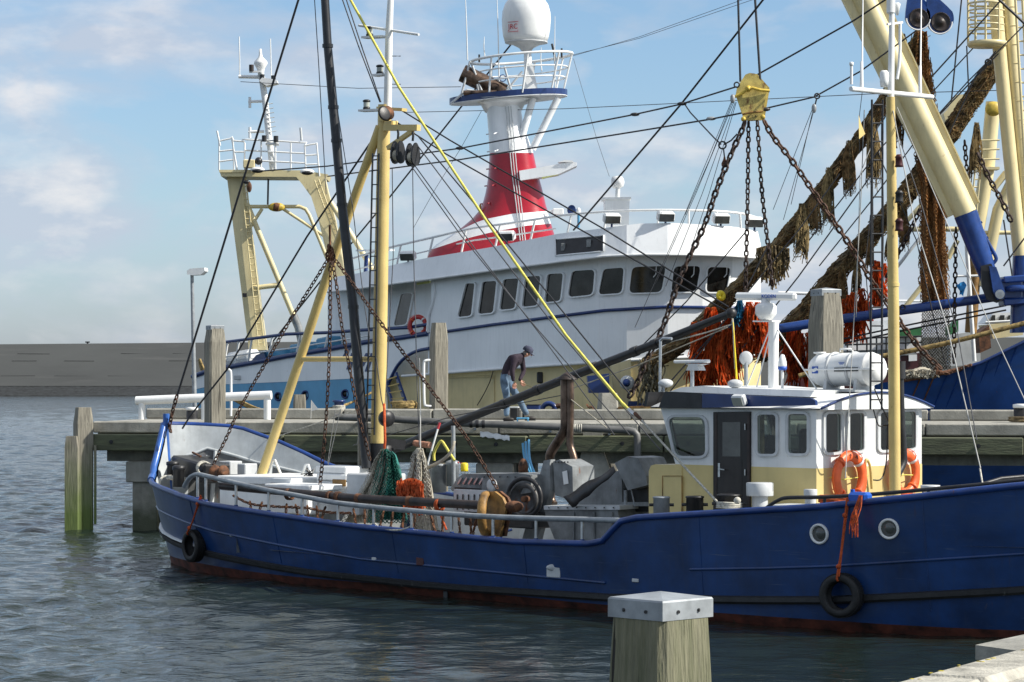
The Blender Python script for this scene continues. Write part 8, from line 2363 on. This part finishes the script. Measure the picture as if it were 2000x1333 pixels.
for x, y, Y in ((1332, 203, 62.4), (1389, 232, 61.5), (1240, 224, 64.4), (898, 290, 70.9), (1495, 214, 60.4)): MB().ball(P(x, y, Y-.02), .06, 8, 6, (2, .8, .8)).build('shackle', 'galv' if x in (1389,) else 'dark', bw)
# wires over the right trawler
for pts, r in ((((1700, 345), (1560, 540), (1450, 680)), .018), (((1600, 520), (1700, 395), (1800, 260), (1890, 160), (2010, 40)), .016), (((1500, 245), (1700, 130), (1880, 10)), .001), (((1580, 470), (1640, 395), (1720, 290), (1900, 95)), .016), (((1820, 150), (2010, -60)), .02), (((1820, 240), (1950, 105)), .018), (((1880, -20), (1866, 120), (1858, 200)), .02), (((1888, 90), (1892, 180)), .018), (((1850, 270), (1905, 150), (1945, 100)), .018), (((1960, 430), (1980, 560)), .02), (((1960, 520), (2020, 440)), .02), (((1990, -20), (2060, 60)), .03), (((1930, -20), (2010, 55)), .035), (((1700, 420), (1690, 520), (1700, 640)), .012), (((1715, 300), (1790, 470), (1830, 650), (1850, 720)), .014), (((1500, 480), (1440, 600), (1310, 745)), .018), (((1640, 340), (1560, 450), (1420, 620), (1290, 790)), .016), (((1455, 455), (1340, 590), (1230, 700)), .016)):
    if r > .005: sw([(x, y, 61.0) for x, y in pts], r, 'wire', bw)
# shackle fittings on those wires
for x, y in ((1930, 122),): MB().torus(P(x, y, 60.9), (0, 1, .3), .07, .02, 14, 6).build('shackle', 'dark', bw)
# thick hawser at right
o = MB().tube(smoothpts([P(1560, 735, 61), P(1640, 712, 61), P(1745, 692, 60.8), P(1860, 668, 60.6), P(2000, 632, 60.4), P(2080, 610, 60.3)], 4), .058, 8).build('hawser', 'old_rope'); tag(o, 'thick old brown hawser stretched above the blue hull at the right', 'rope')
# warning lamp on the aft mast side are built with the mast
# ================================================================ the man on the jetty
mn = thing('person', 'man in dark sweater, blue jeans and cap bending over a line on the jetty', 'person', Jp(1005, 822, 2.2))
MY = Jp(1005, 822, 2.2).y
def M(px, py, d=0.0): return P(px, py, MY+d)
J_ = {'pelvis': (M(985.5, 737), .150), 'waist': (M(990, 724), .150), 'chest': (M(1003, 705), .165), 'upper': (M(1013, 696), .135), 'neck': (M(1021, 695), .060), 'head': (M(1030, 690.5), .098), 'crown': (M(1031.5, 684), .092), 'jaw': (M(1031, 697), .066),
      'shN': (M(1006, 698, -.19), .075), 'elN': (M(1000, 726, -.27), .058), 'wrN': (M(1003, 746, -.24), .042), 
      'shF': (M(1019, 702, .19), .075), 'elF': (M(1023, 726, .22), .056), 'wrF': (M(1014.5, 744, .02), .042),
      'hipN': (M(984, 741, -.10), .115), 'knN': (M(990, 778, -.13), .080), 'anN': (M(989, 815, -.14), .066),
      'hipF': (M(990, 743, .11), .115), 'knF': (M(1011, 776, .13), .080), 'anF': (M(1030, 812, .13), .066)}
E_ = [('pelvis', 'waist'), ('waist', 'chest'), ('chest', 'upper'), ('upper', 'neck'), ('neck', 'head'), ('head', 'crown'), ('head', 'jaw'), ('upper', 'shN'), ('shN', 'elN'), ('elN', 'wrN'), ('upper', 'shF'), ('shF', 'elF'), ('elF', 'wrF'),
      ('pelvis', 'hipN'), ('hipN', 'knN'), ('knN', 'anN'), ('pelvis', 'hipF'), ('hipF', 'knF'), ('knF', 'anF')]
def skinned(name, joints, edges, root, levels=2):
    ks = list(joints); me = bpy.data.meshes.new(name)
    me.from_pydata([joints[k][0] for k in ks], [(ks.index(a), ks.index(b)) for a, b in edges], [])
    o = bpy.data.objects.new(name, me); COL.objects.link(o)
    sk = o.modifiers.new('skin', 'SKIN'); sk.use_smooth_shade = True
    for i, k in enumerate(ks):
        v = me.skin_vertices[0].data[i]; r = joints[k][1]; v.radius = (r, r); v.use_root = (k == root)
    su = o.modifiers.new('sub', 'SUBSURF'); su.levels = levels; su.render_levels = levels
    dg = bpy.context.evaluated_depsgraph_get(); dg.update()
    m2 = bpy.data.meshes.new_from_object(o.evaluated_get(dg))
    bpy.data.objects.remove(o); return m2
body = skinned('body', J_, E_, 'pelvis')
for m in ('sweater', 'jeans', 'skin'): body.materials.append(MATS[m])
def segd(p, a, b):
    d = b-a; t = max(0, min(1, (p-a).dot(d)/d.length_squared)); return (p-(a+d*t)).length
up = [('waist', 'chest'), ('chest', 'upper'), ('upper', 'shN'), ('shN', 'elN'), ('elN', 'wrN'), ('upper', 'shF'), ('shF', 'elF'), ('elF', 'wrF')]
dn = [('pelvis', 'hipN'), ('hipN', 'knN'), ('knN', 'anN'), ('pelvis', 'hipF'), ('hipF', 'knF'), ('knF', 'anF'), ('pelvis', 'waist')]
hd = [('neck', 'head'), ('head', 'crown'), ('head', 'jaw')]
for p in body.polygons:
    c = p.center; px = 1000+c.x*F/c.y; py = HZ-(c.z-EYE)*F/c.y
    d = []
    for grp in (up, dn, hd):
        d.append(min(segd(c, J_[a][0], J_[b][0])-min(J_[a][1], J_[b][1]) for a, b in grp))
    p.material_index = d.index(min(d)); p.use_smooth = True
    if p.material_index == 1 and py < 731 + (px-985)*.25: p.material_index = 0
ob = bpy.data.objects.new('body', body); COL.objects.link(ob); attach(ob, mn)
# hands with five fingers
def hand(w, dirv, side, name):
    dirv = dirv.normalized(); n = Vector((side*.2, -1, .2)).normalized(); s = dirv.cross(n).normalized()
    jt = {'w': (w, .036), 'p': (w+dirv*.075, .040)}; ed = [('w', 'p')]
    for i, (off, ln) in enumerate(((-.036, .058), (-.012, .068), (.012, .064), (.034, .050))):
        a = w+dirv*.10+s*off; b = a+dirv*ln*.6-n*-.012; c = b+dirv*ln*.35+n*.03
        jt[f'a{i}'] = (a, .013); jt[f'b{i}'] = (b, .011); jt[f'c{i}'] = (c, .009); ed += [('p', f'a{i}'), (f'a{i}', f'b{i}'), (f'b{i}', f'c{i}')]
    jt['t0'] = (w+dirv*.05-s*.045, .014); jt['t1'] = (w+dirv*.095-s*.06+n*.02, .011); ed += [('w', 't0'), ('t0', 't1')]
    me = skinned(name, jt, ed, 'w', 1); me.materials.append(MATS['skin'])
    for p in me.polygons: p.use_smooth = True
    o = bpy.data.objects.new(name, me); COL.objects.link(o); attach(o, mn)
hand(M(1003, 746.5, -.24), Vector((.12, .05, -1)), 1, 'hand'); hand(M(1014.5, 744.5, .0), Vector((.55, -.15, -.55)), 1, 'hand')
# face and ear
MB().ball(M(1038.2, 694, 0), .018, 8, 6, (1.3, .8, 1.2)).build('nose', 'skin', mn)
MB().ball(M(1029, 692.5, -.095), .026, 8, 6, (.8, .35, 1.2)).build('ear', 'skin', mn)
for d in (-.032, .032): MB().ball(M(1036.6, 691.3, d), .010, 6, 5).build('eye', 'dark', mn)
MB().tube([M(1037, 697.6, -.03), M(1037.6, 697.6, 0), M(1037, 697.6, .03)], .007, 5).build('mouth', 'dark_red', mn)
MB().ball(M(1027.6, 690.5, 0), .104, 14, 9, (.85, .95, .62)).build('hair', 'hair', mn)
cpm = MB(); rows = []
c0 = M(1030.6, 686, 0)
axv = Vector((.42, 0, .9)).normalized(); fw = Vector((.9, 0, -.42)).normalized()
for h, r in ((-.012, .112), (.03, .114), (.07, .104), (.10, .075), (.115, .03)):
    rows.append([c0+axv*h+fw*r*1.05*math.cos(2*math.pi*k/18)+Vector((0, 1, 0))*r*math.sin(2*math.pi*k/18) for k in range(18)])
cpm.loft(rows, closed=True); cpm.add(rows[-1], [list(range(18))]); cpo = cpm.build('cap', 'cap_cloth', mn)
br_ = MB(); 
r0 = [c0+axv*-.008+fw*(.10*math.cos(a))+Vector((0, 1, 0))*.105*math.sin(a) for a in np.linspace(-1.2, 1.2, 9)]; r1 = [c0+axv*-.03+fw*(.10*math.cos(a)+.085*math.cos(a*.8))+Vector((0, 1, 0))*.095*math.sin(a) for a in np.linspace(-1.2, 1.2, 9)]
br_.loft([r0, r1]); bb = br_.build('peak', 'cap_cloth', cpo); sm = bb.modifiers.new('t', 'SOLIDIFY'); sm.thickness = .008
# collar, sweater hem, cuffs
MB().torus(M(1020.5, 696, 0), Vector((.85, 0, .25)), .068, .016, 18, 6).build('collar', 'sweater', mn)
# shoes
for x, y, d in ((993, 819.5, -.14), (1035, 817.5, .13)):
    MB().ball(M(x, y, d), .075, 12, 8, (1.75, .68, .62)).build('shoe', 'shoe', mn)
    MB().box(M(x+.5, y+3.4, d), (.25, .09, .022), None, .008).build('sole', 'dark', mn)
o = MB().tube([M(1015, 747, -.1), M(1030, 753, -.3), M(1056, 764, -.8)], .006, 5).build('hand_line', 'old_rope'); tag(o, 'thin line held in the man hands and led to the black boom', 'rope')
# things by his feet
t = thing('step_stool', 'small light blue plastic step by the man feet on the jetty', 'stool', Jp(1021, 823, 1.7))
MB().box(Jp(1021, 817.5, 1.7), (.26, .2, .035), Rj, .01).build('top', 'sky_blue', t)
for x in (1011.5, 1030.5):
    for v in (1.62, 1.78): MB().beam(Jp(x, 817.5, v), Jp(x+(-1 if x < 1020 else 1), 823.5, v), .03, .03).build('leg', 'sky_blue', t)
t = thing('crate', 'black plastic crate on the jetty behind the man legs', 'crate', Jp(1005, 820, 3.4)); MB().box(Jp(1005.5, 808, 3.4), (.18, .3, .30), Rj, .015).build('body', 'dark', t); MB().box(Jp(1005.5, 796, 3.4), (.20, .32, .03), Rj, .008).build('lid', 'light_grey', t)
t = thing('crate', 'navy blue crate on the kerb right of the man', 'crate', Jp(1042, 800, 4.1)); MB().box(Jp(1042, 797, 4.1), (.30, .2, .13), Rj, .015).build('body', 'navy', t); MB().box(Jp(1042, 791, 4.1), (.32, .22, .02), Rj, .006).build('lid', 'dark', t)
